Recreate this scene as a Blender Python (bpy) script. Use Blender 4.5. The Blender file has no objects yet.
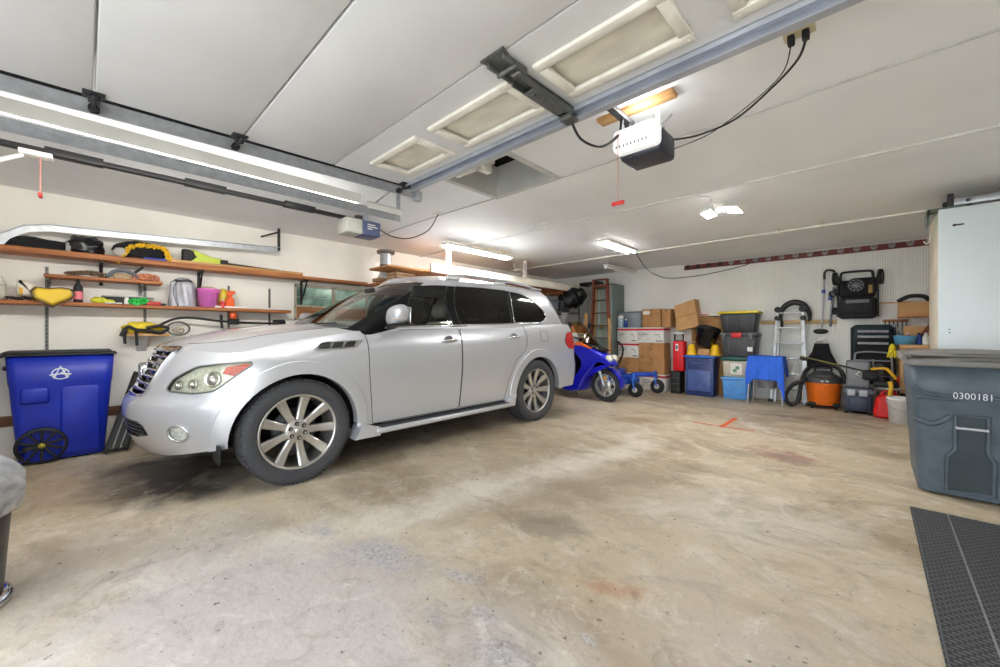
import bpy, bmesh, math, random
from mathutils import Vector, Matrix, noise
from mathutils.geometry import delaunay_2d_cdt
PI = math.pi
scene = bpy.context.scene
COL = scene.collection
random.seed(7)

# ------------------------------------------------------------------ materials
def lin(c):
    return tuple(((v/255)/12.92 if v/255 <= .04045 else ((v/255+.055)/1.055)**2.4) for v in c)

MATS = {}
def mat(name, rgb, rough=.5, metal=0., var=.06, scale=12., bump=0., bscale=60., coat=0., spec=.5, emit=0.):
    """Principled material whose colour and bump come from noise nodes."""
    if name in MATS: return MATS[name]
    m = bpy.data.materials.new(name); m.use_nodes = True
    nt = m.node_tree; b = nt.nodes['Principled BSDF']
    c = lin(rgb)
    tc = nt.nodes.new('ShaderNodeTexCoord')
    if var > 0:
        n = nt.nodes.new('ShaderNodeTexNoise'); n.inputs['Scale'].default_value = scale; n.inputs['Detail'].default_value = 3
        nt.links.new(tc.outputs['Object'], n.inputs['Vector'])
        r = nt.nodes.new('ShaderNodeValToRGB')
        r.color_ramp.elements[0].position = .3; r.color_ramp.elements[1].position = .7
        r.color_ramp.elements[0].color = tuple(v*(1-var*2) for v in c)+(1,)
        r.color_ramp.elements[1].color = tuple(min(1, v*(1+var*2)) for v in c)+(1,)
        nt.links.new(n.outputs['Fac'], r.inputs['Fac']); nt.links.new(r.outputs['Color'], b.inputs['Base Color'])
    else:
        b.inputs['Base Color'].default_value = c+(1,)
    b.inputs['Roughness'].default_value = rough; b.inputs['Metallic'].default_value = metal
    b.inputs['Specular IOR Level'].default_value = spec
    if coat:
        b.inputs['Coat Weight'].default_value = coat; b.inputs['Coat Roughness'].default_value = .04
    if emit:
        b.inputs['Emission Color'].default_value = c+(1,); b.inputs['Emission Strength'].default_value = emit
    if bump:
        n2 = nt.nodes.new('ShaderNodeTexNoise'); n2.inputs['Scale'].default_value = bscale; n2.inputs['Detail'].default_value = 4
        bp = nt.nodes.new('ShaderNodeBump'); bp.inputs['Strength'].default_value = bump; bp.inputs['Distance'].default_value = .01
        nt.links.new(tc.outputs['Object'], n2.inputs['Vector']); nt.links.new(n2.outputs['Fac'], bp.inputs['Height'])
        nt.links.new(bp.outputs['Normal'], b.inputs['Normal'])
    MATS[name] = m
    return m

def glass(name, tint, rough=.02, refl=1.5):
    """Clear or tinted thin glass: transparent with a fresnel reflection."""
    if name in MATS: return MATS[name]
    m = bpy.data.materials.new(name); m.use_nodes = True
    nt = m.node_tree; nt.nodes.clear()
    o = nt.nodes.new('ShaderNodeOutputMaterial'); mx = nt.nodes.new('ShaderNodeMixShader')
    tr = nt.nodes.new('ShaderNodeBsdfTransparent'); gl = nt.nodes.new('ShaderNodeBsdfGlossy'); fr = nt.nodes.new('ShaderNodeFresnel')
    tr.inputs['Color'].default_value = tuple(tint)+(1,)
    gl.inputs['Roughness'].default_value = rough; fr.inputs['IOR'].default_value = refl
    nt.links.new(fr.outputs[0], mx.inputs[0]); nt.links.new(tr.outputs[0], mx.inputs[1]); nt.links.new(gl.outputs[0], mx.inputs[2])
    nt.links.new(mx.outputs[0], o.inputs[0])
    MATS[name] = m
    return m

def film(name, tint, white, rough=.2):
    """thin milky plastic film."""
    if name in MATS: return MATS[name]
    m = glass(name, tint, rough, 1.3); nt = m.node_tree
    d = nt.nodes.new('ShaderNodeBsdfDiffuse'); d.inputs[0].default_value = (.85, .85, .86, 1); x = nt.nodes.new('ShaderNodeMixShader')
    n = nt.nodes.new('ShaderNodeTexNoise'); n.inputs['Scale'].default_value = 6; r = nt.nodes.new('ShaderNodeMapRange'); r.inputs[1].default_value = .35; r.inputs[2].default_value = .65
    r.inputs[3].default_value = white*.75; r.inputs[4].default_value = white*1.25
    o = next(q for q in nt.nodes if q.type == 'OUTPUT_MATERIAL'); src = o.inputs[0].links[0].from_socket
    nt.links.new(n.outputs['Fac'], r.inputs[0]); nt.links.new(r.outputs[0], x.inputs[0]); nt.links.new(src, x.inputs[1]); nt.links.new(d.outputs[0], x.inputs[2]); nt.links.new(x.outputs[0], o.inputs[0])
    return m

def lamp_mat(name, rgb, strength):
    if name in MATS: return MATS[name]
    m = bpy.data.materials.new(name); m.use_nodes = True
    nt = m.node_tree; nt.nodes.clear()
    o = nt.nodes.new('ShaderNodeOutputMaterial'); e = nt.nodes.new('ShaderNodeEmission')
    e.inputs[0].default_value = lin(rgb)+(1,); e.inputs[1].default_value = strength
    nt.links.new(e.outputs[0], o.inputs[0]); MATS[name] = m
    return m

# ------------------------------------------------------------------ mesh builder
def rotm(rx=0, ry=0, rz=0):
    return Matrix.Rotation(rz, 4, 'Z') @ Matrix.Rotation(ry, 4, 'Y') @ Matrix.Rotation(rx, 4, 'X')
def TR(x=0, y=0, z=0, rx=0, ry=0, rz=0):
    return Matrix.Translation((x, y, z)) @ rotm(rx, ry, rz)

class MB:
    def __init__(s): s.v = []; s.f = []; s.m = []; s.sm = []; s.n = None
    def add(s, vs, fs, m=0, smooth=False, M=None):
        b = len(s.v)
        for p in vs:
            p = Vector(p)
            if M is not None: p = M @ p
            s.v.append(tuple(p))
        for f in fs:
            s.f.append(tuple(i+b for i in f)); s.m.append(m); s.sm.append(smooth)
        return s
    def box(s, x0, x1, y0, y1, z0, z1, bev=0., m=0, M=None, seg=2, taper=0.):
        """box by bounds; taper shrinks the bottom."""
        bm = bmesh.new(); bmesh.ops.create_cube(bm, size=1)
        cx, cy, cz = (x0+x1)/2, (y0+y1)/2, (z0+z1)/2
        for v in bm.verts:
            k = 1-taper if v.co.z < 0 else 1
            v.co = Vector((cx+v.co.x*(x1-x0)*k, cy+v.co.y*(y1-y0)*k, cz+v.co.z*(z1-z0)))
        if bev > 0:
            bmesh.ops.bevel(bm, geom=bm.edges[:], offset=min(bev, .49*min(x1-x0, y1-y0, z1-z0)), segments=seg, affect='EDGES', profile=.5)
        bm.verts.index_update()
        s.add([v.co for v in bm.verts], [[v.index for v in f.verts] for f in bm.faces], m, bev > 0, M); bm.free()
        return s
    def cyl(s, p0, p1, r0, r1=None, n=16, caps=True, m=0, M=None):
        if r1 is None: r1 = r0
        p0 = Vector(p0); p1 = Vector(p1); d = (p1-p0).normalized()
        a = d.orthogonal().normalized(); b = d.cross(a)
        vs = []
        for k in range(n):
            t = 2*PI*k/n; o = a*math.cos(t)+b*math.sin(t)
            vs.append(p0+o*r0); vs.append(p1+o*r1)
        fs = [(2*k, 2*((k+1) % n), 2*((k+1) % n)+1, 2*k+1) for k in range(n)]
        s.add(vs, fs, m, True, M)
        if caps:
            s.add([vs[2*k] for k in range(n)], [tuple(range(n-1, -1, -1))], m, False, M)
            s.add([vs[2*k+1] for k in range(n)], [tuple(range(n))], m, False, M)
        return s
    def tube(s, pts, r, n=8, closed=False, m=0, M=None, flat=None):
        pts = [Vector(p) for p in pts]; N = len(pts)
        rs = r if isinstance(r, (list, tuple)) else [r]*N
        vs = []; prev = None
        for i, p in enumerate(pts):
            if closed: t = pts[(i+1) % N]-pts[i-1]
            else: t = pts[min(i+1, N-1)]-pts[max(i-1, 0)]
            t = t.normalized() if t.length > 1e-9 else Vector((0, 0, 1))
            a = t.orthogonal().normalized() if prev is None else (prev-t*prev.dot(t))
            a = a.normalized() if a.length > 1e-6 else t.orthogonal().normalized()
            prev = a; b = t.cross(a)
            for k in range(n):
                q = 2*PI*(k+.5)/n
                vs.append(p+(a*math.cos(q)*(flat or 1)+b*math.sin(q))*rs[i])
        fs = []
        for i in range(N if closed else N-1):
            j = (i+1) % N
            for k in range(n):
                l = (k+1) % n
                fs.append((i*n+k, i*n+l, j*n+l, j*n+k))
        s.add(vs, fs, m, n > 4, M)
        if not closed:
            s.add(vs[:n], [tuple(range(n-1, -1, -1))], m, False, M); s.add(vs[-n:], [tuple(range(n))], m, False, M)
        return s
    def lathe(s, prof, n=32, m=0, M=None, arc=(0, 2*PI)):
        """profile [(r,z)] turned about local Z."""
        full = abs(arc[1]-arc[0]-2*PI) < 1e-6; K = n if full else n+1
        vs = []; fs = []
        for k in range(K):
            t = arc[0]+(arc[1]-arc[0])*k/n
            for (r, z) in prof: vs.append((r*math.cos(t), r*math.sin(t), z))
        L = len(prof)
        for k in range(n):
            l = (k+1) % K
            for i in range(L-1): fs.append((k*L+i, l*L+i, l*L+i+1, k*L+i+1))
        return s.add(vs, fs, m, True, M)
    def prism(s, pts, d0, d1, m=0, M=None):
        """outline in local XY extruded along Z from d0 to d1."""
        n = len(pts)
        a = sum(pts[i][0]*pts[(i+1) % n][1]-pts[(i+1) % n][0]*pts[i][1] for i in range(n))
        if a < 0: pts = pts[::-1]
        vs = [(x, y, d0) for x, y in pts]+[(x, y, d1) for x, y in pts]
        s.add(vs, [(i, (i+1) % n, n+(i+1) % n, n+i) for i in range(n)], m, False, M)
        s.add(vs[:n], [tuple(range(n-1, -1, -1))], m, False, M); s.add(vs[n:], [tuple(range(n))], m, False, M)
        return s
    def puff(s, pts, hw, rnd, m=0, M=None, lay=5):
        """outline in local XY given a rounded thickness of +-hw along Z."""
        n = len(pts)
        a = sum(pts[i][0]*pts[(i+1) % n][1]-pts[(i+1) % n][0]*pts[i][1] for i in range(n))
        if a < 0: pts = pts[::-1]
        P = [Vector((x, y)) for x, y in pts]; nor = []
        for i in range(n):
            t = (P[(i+1) % n]-P[i-1]).normalized(); nor.append(Vector((-t.y, t.x)))
        rings = []
        for k in range(-lay, lay+1):
            q = k/lay*PI/2; z = math.sin(q)*hw; ins = rnd*(1-math.cos(q))
            rings.append([(P[i].x+nor[i].x*ins, P[i].y+nor[i].y*ins, z) for i in range(n)])
        vs = [p for r in rings for p in r]; R = len(rings)
        fs = [(k*n+i, k*n+(i+1) % n, (k+1)*n+(i+1) % n, (k+1)*n+i) for k in range(R-1) for i in range(n)]
        s.add(vs, fs, m, True, M)
        s.add(rings[0], [tuple(range(n-1, -1, -1))], m, True, M); s.add(rings[-1], [tuple(range(n))], m, True, M)
        return s
    def grid(s, fn, nu, nv, m=0, smooth=True, M=None, closeu=False):
        vs = [fn(i/nu, j/nv) for i in range(nu+(0 if closeu else 1)) for j in range(nv+1)]
        L = nv+1; K = nu if closeu else nu+1
        fs = [(i*L+j, ((i+1) % K)*L+j, ((i+1) % K)*L+j+1, i*L+j+1) for i in range(nu) for j in range(nv)]
        return s.add(vs, fs, m, smooth, M)
    def blob(s, c, r, nz=.0, sc=3., nu=20, nv=12, m=0, M=None, seed=0, flatz=None):
        """bumpy ellipsoid; flatz clamps it onto a surface."""
        def fn(u, v):
            a = 2*PI*u; b = PI*(v-.5)
            d = Vector((math.cos(a)*math.cos(b), math.sin(a)*math.cos(b), math.sin(b)))
            k = 1+nz*noise.noise(d*sc+Vector((seed*7.3, seed*3.1, seed)))
            p = Vector((c[0]+d.x*r[0]*k, c[1]+d.y*r[1]*k, c[2]+d.z*r[2]*k))
            if flatz is not None: p.z = max(p.z, flatz)
            return p
        return s.grid(fn, nu, nv, m, True, M, closeu=True)
    def build(s, name, mats, parent=None, loc=None, rotz=0, normals=None):
        me = bpy.data.meshes.new(name)
        me.from_pydata(s.v, [], s.f)
        if not isinstance(mats, (list, tuple)): mats = [mats]
        for mm in mats: me.materials.append(mm)
        me.polygons.foreach_set('material_index', s.m); me.polygons.foreach_set('use_smooth', s.sm)
        me.update()
        if normals is not None: me.normals_split_custom_set_from_vertices(normals)
        o = bpy.data.objects.new(name, me); COL.objects.link(o)
        if parent is not None: o.parent = parent
        if loc is not None: o.location = loc
        if rotz: o.rotation_euler.z = rotz
        return o

def tag(o, label, cat, group=None, kind=None):
    if label: o['label'] = label
    if cat: o['category'] = cat
    if group: o['group'] = group
    if kind: o['kind'] = kind
    return o
def thing(name, label, cat, loc=(0, 0, 0), rotz=0, group=None, rot=None):
    o = bpy.data.objects.new(name, None); COL.objects.link(o); o.empty_display_size = .1
    o.location = loc; o.rotation_euler = rot if rot else (0, 0, rotz)
    return tag(o, label, cat, group)
def struct(name, mb, mats, parent=None):
    o = mb.build(name, mats, parent)
    if parent is None: o['kind'] = 'structure'
    return o
def copy_tree(o, loc=None, rotz=None, label=None, parent=None):
    c = o.copy(); COL.objects.link(c)
    if parent is not None: c.parent = parent
    for ch in o.children: copy_tree(ch, parent=c)
    if loc is not None: c.location = loc
    if rotz is not None: c.rotation_euler.z = rotz
    if label: c['label'] = label
    return c
def text_mesh(name, body, size, mtl, parent, M, depth=.002, spacing=1.):
    cu = bpy.data.curves.new(name, 'FONT'); cu.body = body; cu.size = size; cu.extrude = depth
    cu.align_x = 'CENTER'; cu.align_y = 'CENTER'; cu.space_character = spacing
    t = bpy.data.objects.new(name, cu); COL.objects.link(t)
    me = bpy.data.meshes.new_from_object(t.evaluated_get(bpy.context.evaluated_depsgraph_get()))
    bpy.data.objects.remove(t); bpy.data.curves.remove(cu)
    me.name = name; me.materials.clear(); me.materials.append(mtl)
    me.transform(M)
    o = bpy.data.objects.new(name, me); COL.objects.link(o)
    if parent is not None: o.parent = parent
    return o
def smooth_path(pts, k=6):
    """Catmull-Rom through the points."""
    P = [Vector(p) for p in pts]; out = []
    for i in range(len(P)-1):
        a = P[max(i-1, 0)]; b = P[i]; c = P[i+1]; d = P[min(i+2, len(P)-1)]
        for j in range(k):
            t = j/k
            out.append(.5*((2*b)+(c-a)*t+(2*a-5*b+4*c-d)*t*t+(3*b-a-3*c+d)*t**3))
    out.append(P[-1]); return out
def interp(tab, x):
    if x <= tab[0][0]: return tab[0][1]
    for (a, b), (c, d) in zip(tab, tab[1:]):
        if x <= c:
            t = (x-a)/(c-a); return b+(d-b)*t
    return tab[-1][1]
def sinterp(tab, x):
    """smooth (Hermite) table interpolation."""
    n = len(tab)
    if x <= tab[0][0]: return tab[0][1]
    if x >= tab[-1][0]: return tab[-1][1]
    for i in range(n-1):
        if x <= tab[i+1][0]:
            x0, y0 = tab[i]; x1, y1 = tab[i+1]; h = x1-x0
            def sl(j):
                if j == 0: return (tab[1][1]-tab[0][1])/(tab[1][0]-tab[0][0])
                if j == n-1: return (tab[-1][1]-tab[-2][1])/(tab[-1][0]-tab[-2][0])
                return (tab[j+1][1]-tab[j-1][1])/(tab[j+1][0]-tab[j-1][0])
            t = (x-x0)/h; m0 = sl(i)*h; m1 = sl(i+1)*h
            return (2*t**3-3*t*t+1)*y0+(t**3-2*t*t+t)*m0+(-2*t**3+3*t*t)*y1+(t**3-t*t)*m1
def inside(pt, poly):
    x, y = pt; r = False; n = len(poly); j = n-1
    for i in range(n):
        xi, yi = poly[i]; xj, yj = poly[j]
        if (yi > y) != (yj > y) and x < (xj-xi)*(y-yi)/(yj-yi)+xi: r = not r
        j = i
    return r
def densify(poly, d, closed=True):
    out = []; n = len(poly)
    for i in range(n if closed else n-1):
        a = poly[i]; b = poly[(i+1) % n]
        k = max(1, int(math.hypot(b[0]-a[0], b[1]-a[1])/d+.5))
        for j in range(k): out.append((a[0]+(b[0]-a[0])*j/k, a[1]+(b[1]-a[1])*j/k))
    if not closed: out.append(tuple(poly[-1]))
    return out
def round_poly(poly, r, k=4):
    """rounds the corners of an outline."""
    out = []; n = len(poly)
    for i in range(n):
        p = Vector(poly[i]); a = Vector(poly[i-1])-p; b = Vector(poly[(i+1) % n])-p
        q = min(r, a.length*.45, b.length*.45)
        s = p+a.normalized()*q; e = p+b.normalized()*q
        for j in range(k+1):
            t = j/k; out.append(tuple(s*(1-t)**2+p*2*t*(1-t)+e*t*t))
    return out
# ------------------------------------------------------------------ the car
silver = mat('silver_paint', (198, 200, 206), rough=.36, metal=.5, var=.01, scale=400, coat=1.)
chrome = mat('chrome', (215, 217, 222), rough=.12, metal=1., var=.0)
blackgloss = mat('gloss_black', (14, 15, 18), rough=.12, var=0, coat=.6)
blackplastic = mat('black_plastic', (24, 25, 27), rough=.55, var=.05)
rubber = mat('tire_rubber', (64, 65, 68), rough=.85, var=.06, scale=30, bump=.1, bscale=200)
alloy = mat('alloy', (196, 194, 190), rough=.28, metal=.85, var=.02)
darkmetal = mat('dark_metal', (60, 60, 62), rough=.45, metal=.7, var=.05)
seam_m = mat('shut_line', (38, 39, 43), rough=.7, var=0)
ivory = mat('seat_leather', (176, 168, 152), rough=.6, var=.05)
interior_m = mat('interior_dark', (40, 39, 38), rough=.8, var=.05)
glass_front = glass('front_glass', (.82, .88, .86), refl=1.5)
glass_rear = glass('privacy_glass', (.035, .037, .04), refl=1.5)
lens_m = glass('lens_glass', (.93, .93, .88), refl=1.35)
amber_m = mat('amber_lens', (206, 64, 16), rough=.25, var=.08)
red_m = mat('tail_lens', (168, 20, 24), rough=.18, var=.12, scale=30, coat=.8)

class Shell:
    """half body skin: perimeter coordinate p (front centre to rear centre) by height h."""
    def __init__(s, W, sf, sr, sc, srr, CF, CR, L, nf=2., nr=2.4):
        s.W = W; s.sf = sf; s.sr = sr; s.sc = sc; s.srr = srr; s.CF = CF; s.CR = CR; s.L = L; s.nf = nf; s.nr = nr
    def sw(s, p, h):
        sc, srr = s.sc(h), s.srr(h)
        if p <= s.CF:
            a = max(0, p/s.CF)*PI/2; y = sc-(sc-s.sf(h))*max(0, math.cos(a))**(2/s.nf); return y, s.W(y, h)*math.sin(a)**(2/s.nf)
        if p <= s.CF+s.L:
            y = sc+(srr-sc)*(p-s.CF)/s.L; return y, s.W(y, h)
        a = min(1, (p-s.CF-s.L)/s.CR)*PI/2; y = srr+(s.sr(h)-srr)*math.sin(a)**(2/s.nr); return y, s.W(y, h)*max(0, math.cos(a))**(2/s.nr)
    def B(s, p, h):
        y, w = s.sw(p, h); return Vector((w, y, h))
    def N(s, p, h):
        e = .004
        n = (s.B(p+e, h)-s.B(max(p-e, 0), h)).cross(s.B(p, h+e)-s.B(p, h-e))
        if n.length < 1e-9: return Vector((0, -1, 0))
        return n.normalized()
    def ps(s, y, h):
        sc, srr = s.sc(h), s.srr(h)
        if y < sc:
            return s.CF*math.acos(min(1, max(0, (sc-y)/(sc-s.sf(h))))**(s.nf/2))/(PI/2)
        if y <= srr: return s.CF+s.L*(y-sc)/(srr-sc)
        return s.CF+s.L+s.CR*math.asin(min(1, (y-srr)/(s.sr(h)-srr))**(s.nr/2))/(PI/2)
    def pw(s, w, h, rear=False):
        lo, hi = (0, s.CF) if not rear else (s.CF+s.L, s.CF+s.L+s.CR)
        for _ in range(40):
            md = (lo+hi)/2; ww = s.sw(md, h)[1]
            if (ww < w) != rear: lo = md
            else: hi = md
        return (lo+hi)/2
    def skin(s, bound, loops, regions, step=.035):
        """constrained triangulation; returns {region: (uv list, tris)}; loops are closed outlines in (p,h)."""
        pts = []; edges = []
        def put(poly, closed=True):
            b = len(pts); pts.extend(poly); n = len(poly)
            edges.extend((b+i, b+(i+1) % n) for i in range(n if closed else n-1))
        bound = densify(bound, step); put(bound)
        for l in loops: put(densify(l, step*.7))
        occ = set((round(x/.014), round(y/.014)) for x, y in pts)
        x0 = min(p[0] for p in bound); x1 = max(p[0] for p in bound); y0 = min(p[1] for p in bound); y1 = max(p[1] for p in bound)
        i = 0; x = x0+step/2
        while x < x1:
            y = y0+step/2*(1+(i % 2)*.5)
            while y < y1:
                k = (round(x/.014), round(y/.014))
                if inside((x, y), bound) and not any((k[0]+a, k[1]+b) in occ for a in (-1, 0, 1) for b in (-1, 0, 1)): pts.append((x, y))
                y += step
            x += step; i += 1
        V, E_, F_, *_ = delaunay_2d_cdt([Vector(p) for p in pts], edges, [], 0, 1e-5)
        V = [(v.x, v.y) for v in V]; out = {}
        boxes = [(nm, pl, min(q[0] for q in pl), max(q[0] for q in pl), min(q[1] for q in pl), max(q[1] for q in pl)) for nm, pl in regions]
        for f in F_:
            c = (sum(V[i][0] for i in f)/3, sum(V[i][1] for i in f)/3)
            if not inside(c, bound): continue
            key = 'body'
            for nm, pl, a, b, cc, d in boxes:
                if a <= c[0] <= b and cc <= c[1] <= d and inside(c, pl): key = nm; break
            out.setdefault(key, []).append(tuple(f))
        return V, out
    def meshes(s, V, tris, sides=(1, -1), off=0.):
        """one MB (and normals) of the given triangles for the chosen sides."""
        mb = MB(); nor = []
        idx = sorted(set(i for f in tris for i in f)); mp = {i: k for k, i in enumerate(idx)}
        P = [s.B(*V[i]) for i in idx]; Nn = [s.N(*V[i]) for i in idx]
        for sd in sides:
            vs = [Vector(((p.x+n.x*off)*sd, p.y+n.y*off, p.z+n.z*off)) for p, n in zip(P, Nn)]
            fs = []
            for f in tris:
                a, b, c = (mp[i] for i in f)
                fn = (P[b]-P[a]).cross(P[c]-P[a])
                flip = fn.dot(Nn[a]) < 0
                if (sd < 0) != flip: a, b = b, a
                fs.append((a, b, c))
            mb.add(vs, fs, 0, True); nor.extend([Vector((n.x*sd, n.y, n.z)) for n in Nn])
        return mb, nor
    def line(s, pts, off=.001, side=1, d=.03, closed=False):
        out = []
        for p, h in densify(pts, d, closed):
            q = s.B(p, h)+s.N(p, h)*off; out.append((q.x*side, q.y, q.z))
        return out

def bump01(x): x = max(0, min(1, x)); return x*x*(3-2*x)
AX = (.975, 4.03); AXZ = .405
HT_front = [(0, 1.10), (.35, 1.09), (.75, 1.055), (1.0, 1.055), (1.25, 1.10)]
HT_side = [(.80, 1.10), (1.15, 1.16), (1.55, 1.215), (1.9, 1.225), (3., 1.255), (4., 1.30), (4.6, 1.32), (5.3, 1.33)]
CF, CR, SL = 1.25, 1.0, 4.04
def HT(p):
    if p < CF: return sinterp(HT_front, p)
    if p < CF+SL: return sinterp(HT_side, .80+(p-CF))
    return 1.32
Wtab = [(.2, .955), (.33, .975), (.5, .995), (.75, 1.01), (.95, 1.012), (1.1, 1.0), (1.25, .97), (1.4, .93)]
def Wlow(y, h):
    w = sinterp(Wtab, h)
    top = sinterp(HT_side, y)
    ins = interp([(.2, .11), (1.0, .13), (1.5, .07), (1.9, .03), (5, .03)], y)
    t = max(0, 1-(top-h)/.17); w -= ins*t*t
    for a in AX:
        r = math.hypot(y-a, h-AXZ); w += .012*(1-bump01((r-.50)/.14))
    w += .012*bump01((.42-h)/.1)*bump01((y-1.5)/.1)*bump01((3.5-y)/.1)*0
    return w
sf_low = lambda h: sinterp([(.25, .13), (.36, .055), (.5, .01), (.6, .0), (.68, .015), (.72, .06), (.8, .09), (.95, .15), (1.08, .23), (1.2, .3)], h)
sr_low = lambda h: sinterp([(.25, 5.0), (.4, 5.12), (.6, 5.2), (.72, 5.19), (.8, 5.12), (1.1, 5.07), (1.35, 4.99)], h)
LOW = Shell(Wlow, sf_low, sr_low, lambda h: .80, lambda h: 4.84, CF, CR, SL, 2.1, 2.8)
HB = [(0, .30), (.5, .31), (.95, .37), (1.1, .39), (1.6, .39), (2.2, .36), (4.2, .36), (5.2, .40), (6.2, .42)]
Wg_tab = [(1.15, .955), (1.3, .935), (1.5, .875), (1.65, .815), (1.74, .765), (1.80, .72), (1.845, .66), (1.87, .60)]
def Wg(y, h):
    return sinterp(Wg_tab, h)-.05*bump01((y-3.6)/1.4)*.8
sf_g = lambda h: sinterp([(1.12, 1.12), (1.25, 1.30), (1.5, 1.74), (1.7, 2.12), (1.83, 2.42)], h)
sr_g = lambda h: sinterp([(1.2, 5.04), (1.35, 5.0), (1.6, 4.9), (1.75, 4.82), (1.83, 4.72)], h)
GR = Shell(Wg, sf_g, sr_g, lambda h: sf_g(h)+.42, lambda h: sr_g(h)-.35, .9, .9, 2.8, 2.3, 2.6)
ROOFE = [(0, 1.825), (.9, 1.815), (1.6, 1.83), (2.4, 1.835), (3.7, 1.815), (4.6, 1.805)]

def build_car():
    car = thing('car', 'silver full-size SUV parked beside the shelf wall', 'car', (-4.28, .20, 0))
    # ---------- lower skin
    N = 160; pm = CF+SL+CR
    bound = [(pm*i/N, interp(HB, pm*i/N)) for i in range(N+1)]+[(pm*i/N, HT(pm*i/N)) for i in range(N, -1, -1)]
    S = lambda pts: [(LOW.ps(y, h), h) for y, h in pts]
    Wd = lambda pts: [(LOW.pw(w, h), h) for w, h in pts]
    arches = [S([(a+.468*math.cos(2*PI*k/48), AXZ+.468*math.sin(2*PI*k/48)) for k in range(48)]) for a in AX]
    arch_poly = [[(x, y) for x, y in A] for A in arches]
    flares = [S([(a+.565*math.cos(2*PI*k/56), AXZ+.565*math.sin(2*PI*k/56)) for k in range(56)]) for a in AX]
    grille = [(0, .72), (LOW.pw(.20, .72), .72), (LOW.pw(.35, .74), .74), (LOW.pw(.39, .80), .80), (LOW.pw(.42, .95), .95), (LOW.pw(.435, 1.05), 1.05), (LOW.pw(.25, 1.07), 1.07), (0, 1.075)]
    intake = [(0, .425), (LOW.pw(.40, .43), .43), (LOW.pw(.50, .46), .46), (LOW.pw(.47, .525), .525), (LOW.pw(.40, .555), .555), (0, .56)]
    hl = round_poly([(LOW.pw(.585, .78), .78), (LOW.pw(.78, .765), .765), (LOW.ps(.43, .78), .78), (LOW.ps(.53, .87), .87), (LOW.ps(.645, .965), .965), (LOW.ps(.64, .985), .985),
          (LOW.ps(.50, .975), .975), (LOW.ps(.36, .955), .955), (LOW.pw(.70, .915), .915), (LOW.pw(.615, .86), .86)], .03, 3)
    amb = [(LOW.ps(.475, .905), .905), (LOW.ps(.535, .885), .885), (LOW.ps(.645, .965), .965), (LOW.ps(.60, .972), .972), (LOW.ps(.50, .952), .952)]
    fogc = (LOW.pw(.735, .485), .485)
    fog = [(fogc[0]+.068*math.cos(2*PI*k/24), fogc[1]+.058*math.sin(2*PI*k/24)) for k in range(24)]
    fd = round_poly(S([(1.545, 1.215), (1.56, .80), (1.60, .368), (2.63, .368), (2.655, .8), (2.66, 1.245)]), .03, 3)
    rd = round_poly(S([(2.67, 1.245), (2.665, .8), (2.64, .368), (3.36, .368), (3.44, .62), (3.56, .84), (3.76, .98), (3.80, 1.1), (3.79, 1.29)]), .04, 3)
    fuel = round_poly(S([(4.10, 1.08), (4.26, 1.08), (4.265, 1.22), (4.105, 1.22)]), .03, 3)
    tl_ = [(LOW.ps(4.66, 1.06), 1.06), (LOW.ps(4.76, .96), .96), (LOW.pw(.82, .93, True), .93), (LOW.pw(.66, .96, True), .96), (LOW.pw(.64, 1.2, True), 1.2), (LOW.pw(.84, 1.23, True), 1.23), (LOW.ps(4.74, 1.20), 1.20)]
    tail = round_poly(tl_, .04, 3)
    loops = arches+flares+[hl, fog, fd, rd, fuel, tail]
    def openloop(l): return l
    V, R = LOW.skin(bound, loops+[grille, intake], [('arch', arch_poly[0]), ('arch', arch_poly[1]), ('arch', grille), ('arch', intake), ('headlight', hl), ('fog', fog), ('fd', fd), ('rd', rd), ('fuel', fuel), ('tail', tail), ('flare0', flares[0]), ('flare1', flares[1])])
    def part(key, name, mtl, sides=(1, -1), off=0., parent=car):
        mb, nor = LOW.meshes(V, R[key], sides, off); return mb.build(name, mtl, parent, normals=nor)
    body = part('body', 'body_shell', silver)
    for sd in (1, -1):
        for key, nm in (('fd', 'front_door'), ('rd', 'rear_door')):
            d = part(key, nm, silver, (sd,))
            loop = fd if key == 'fd' else rd
            MB().tube(LOW.line(loop, .0, sd, closed=True), .0035, 6, closed=True).build('door_seam', seam_m, d)
            hy, hz = (2.48, 1.115) if key == 'fd' else (3.54, 1.14)
            hb = MB(); c = LOW.B(LOW.ps(hy, hz), hz)
            hb.tube(smooth_path([((c.x+.004)*sd, c.y-.085, hz-.004), ((c.x+.032)*sd, c.y-.05, hz), ((c.x+.036)*sd, c.y+.05, hz+.004), ((c.x+.006)*sd, c.y+.105, hz+.004)]), .013, 8)
            hb.build('door_handle', chrome, d)
            cup = MB()
            cup.lathe([(0, .0015), (.045, .0015), (.052, .003)], 24, M=Matrix.Translation((c.x*sd, c.y, hz)) @ Matrix.Rotation(sd*PI/2, 4, 'Y') @ Matrix.Diagonal((1, 1.3, 1, 1)))
            cup.build('handle_recess', mat('recess', (140, 141, 146), .4, .5, 0), d)
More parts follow.
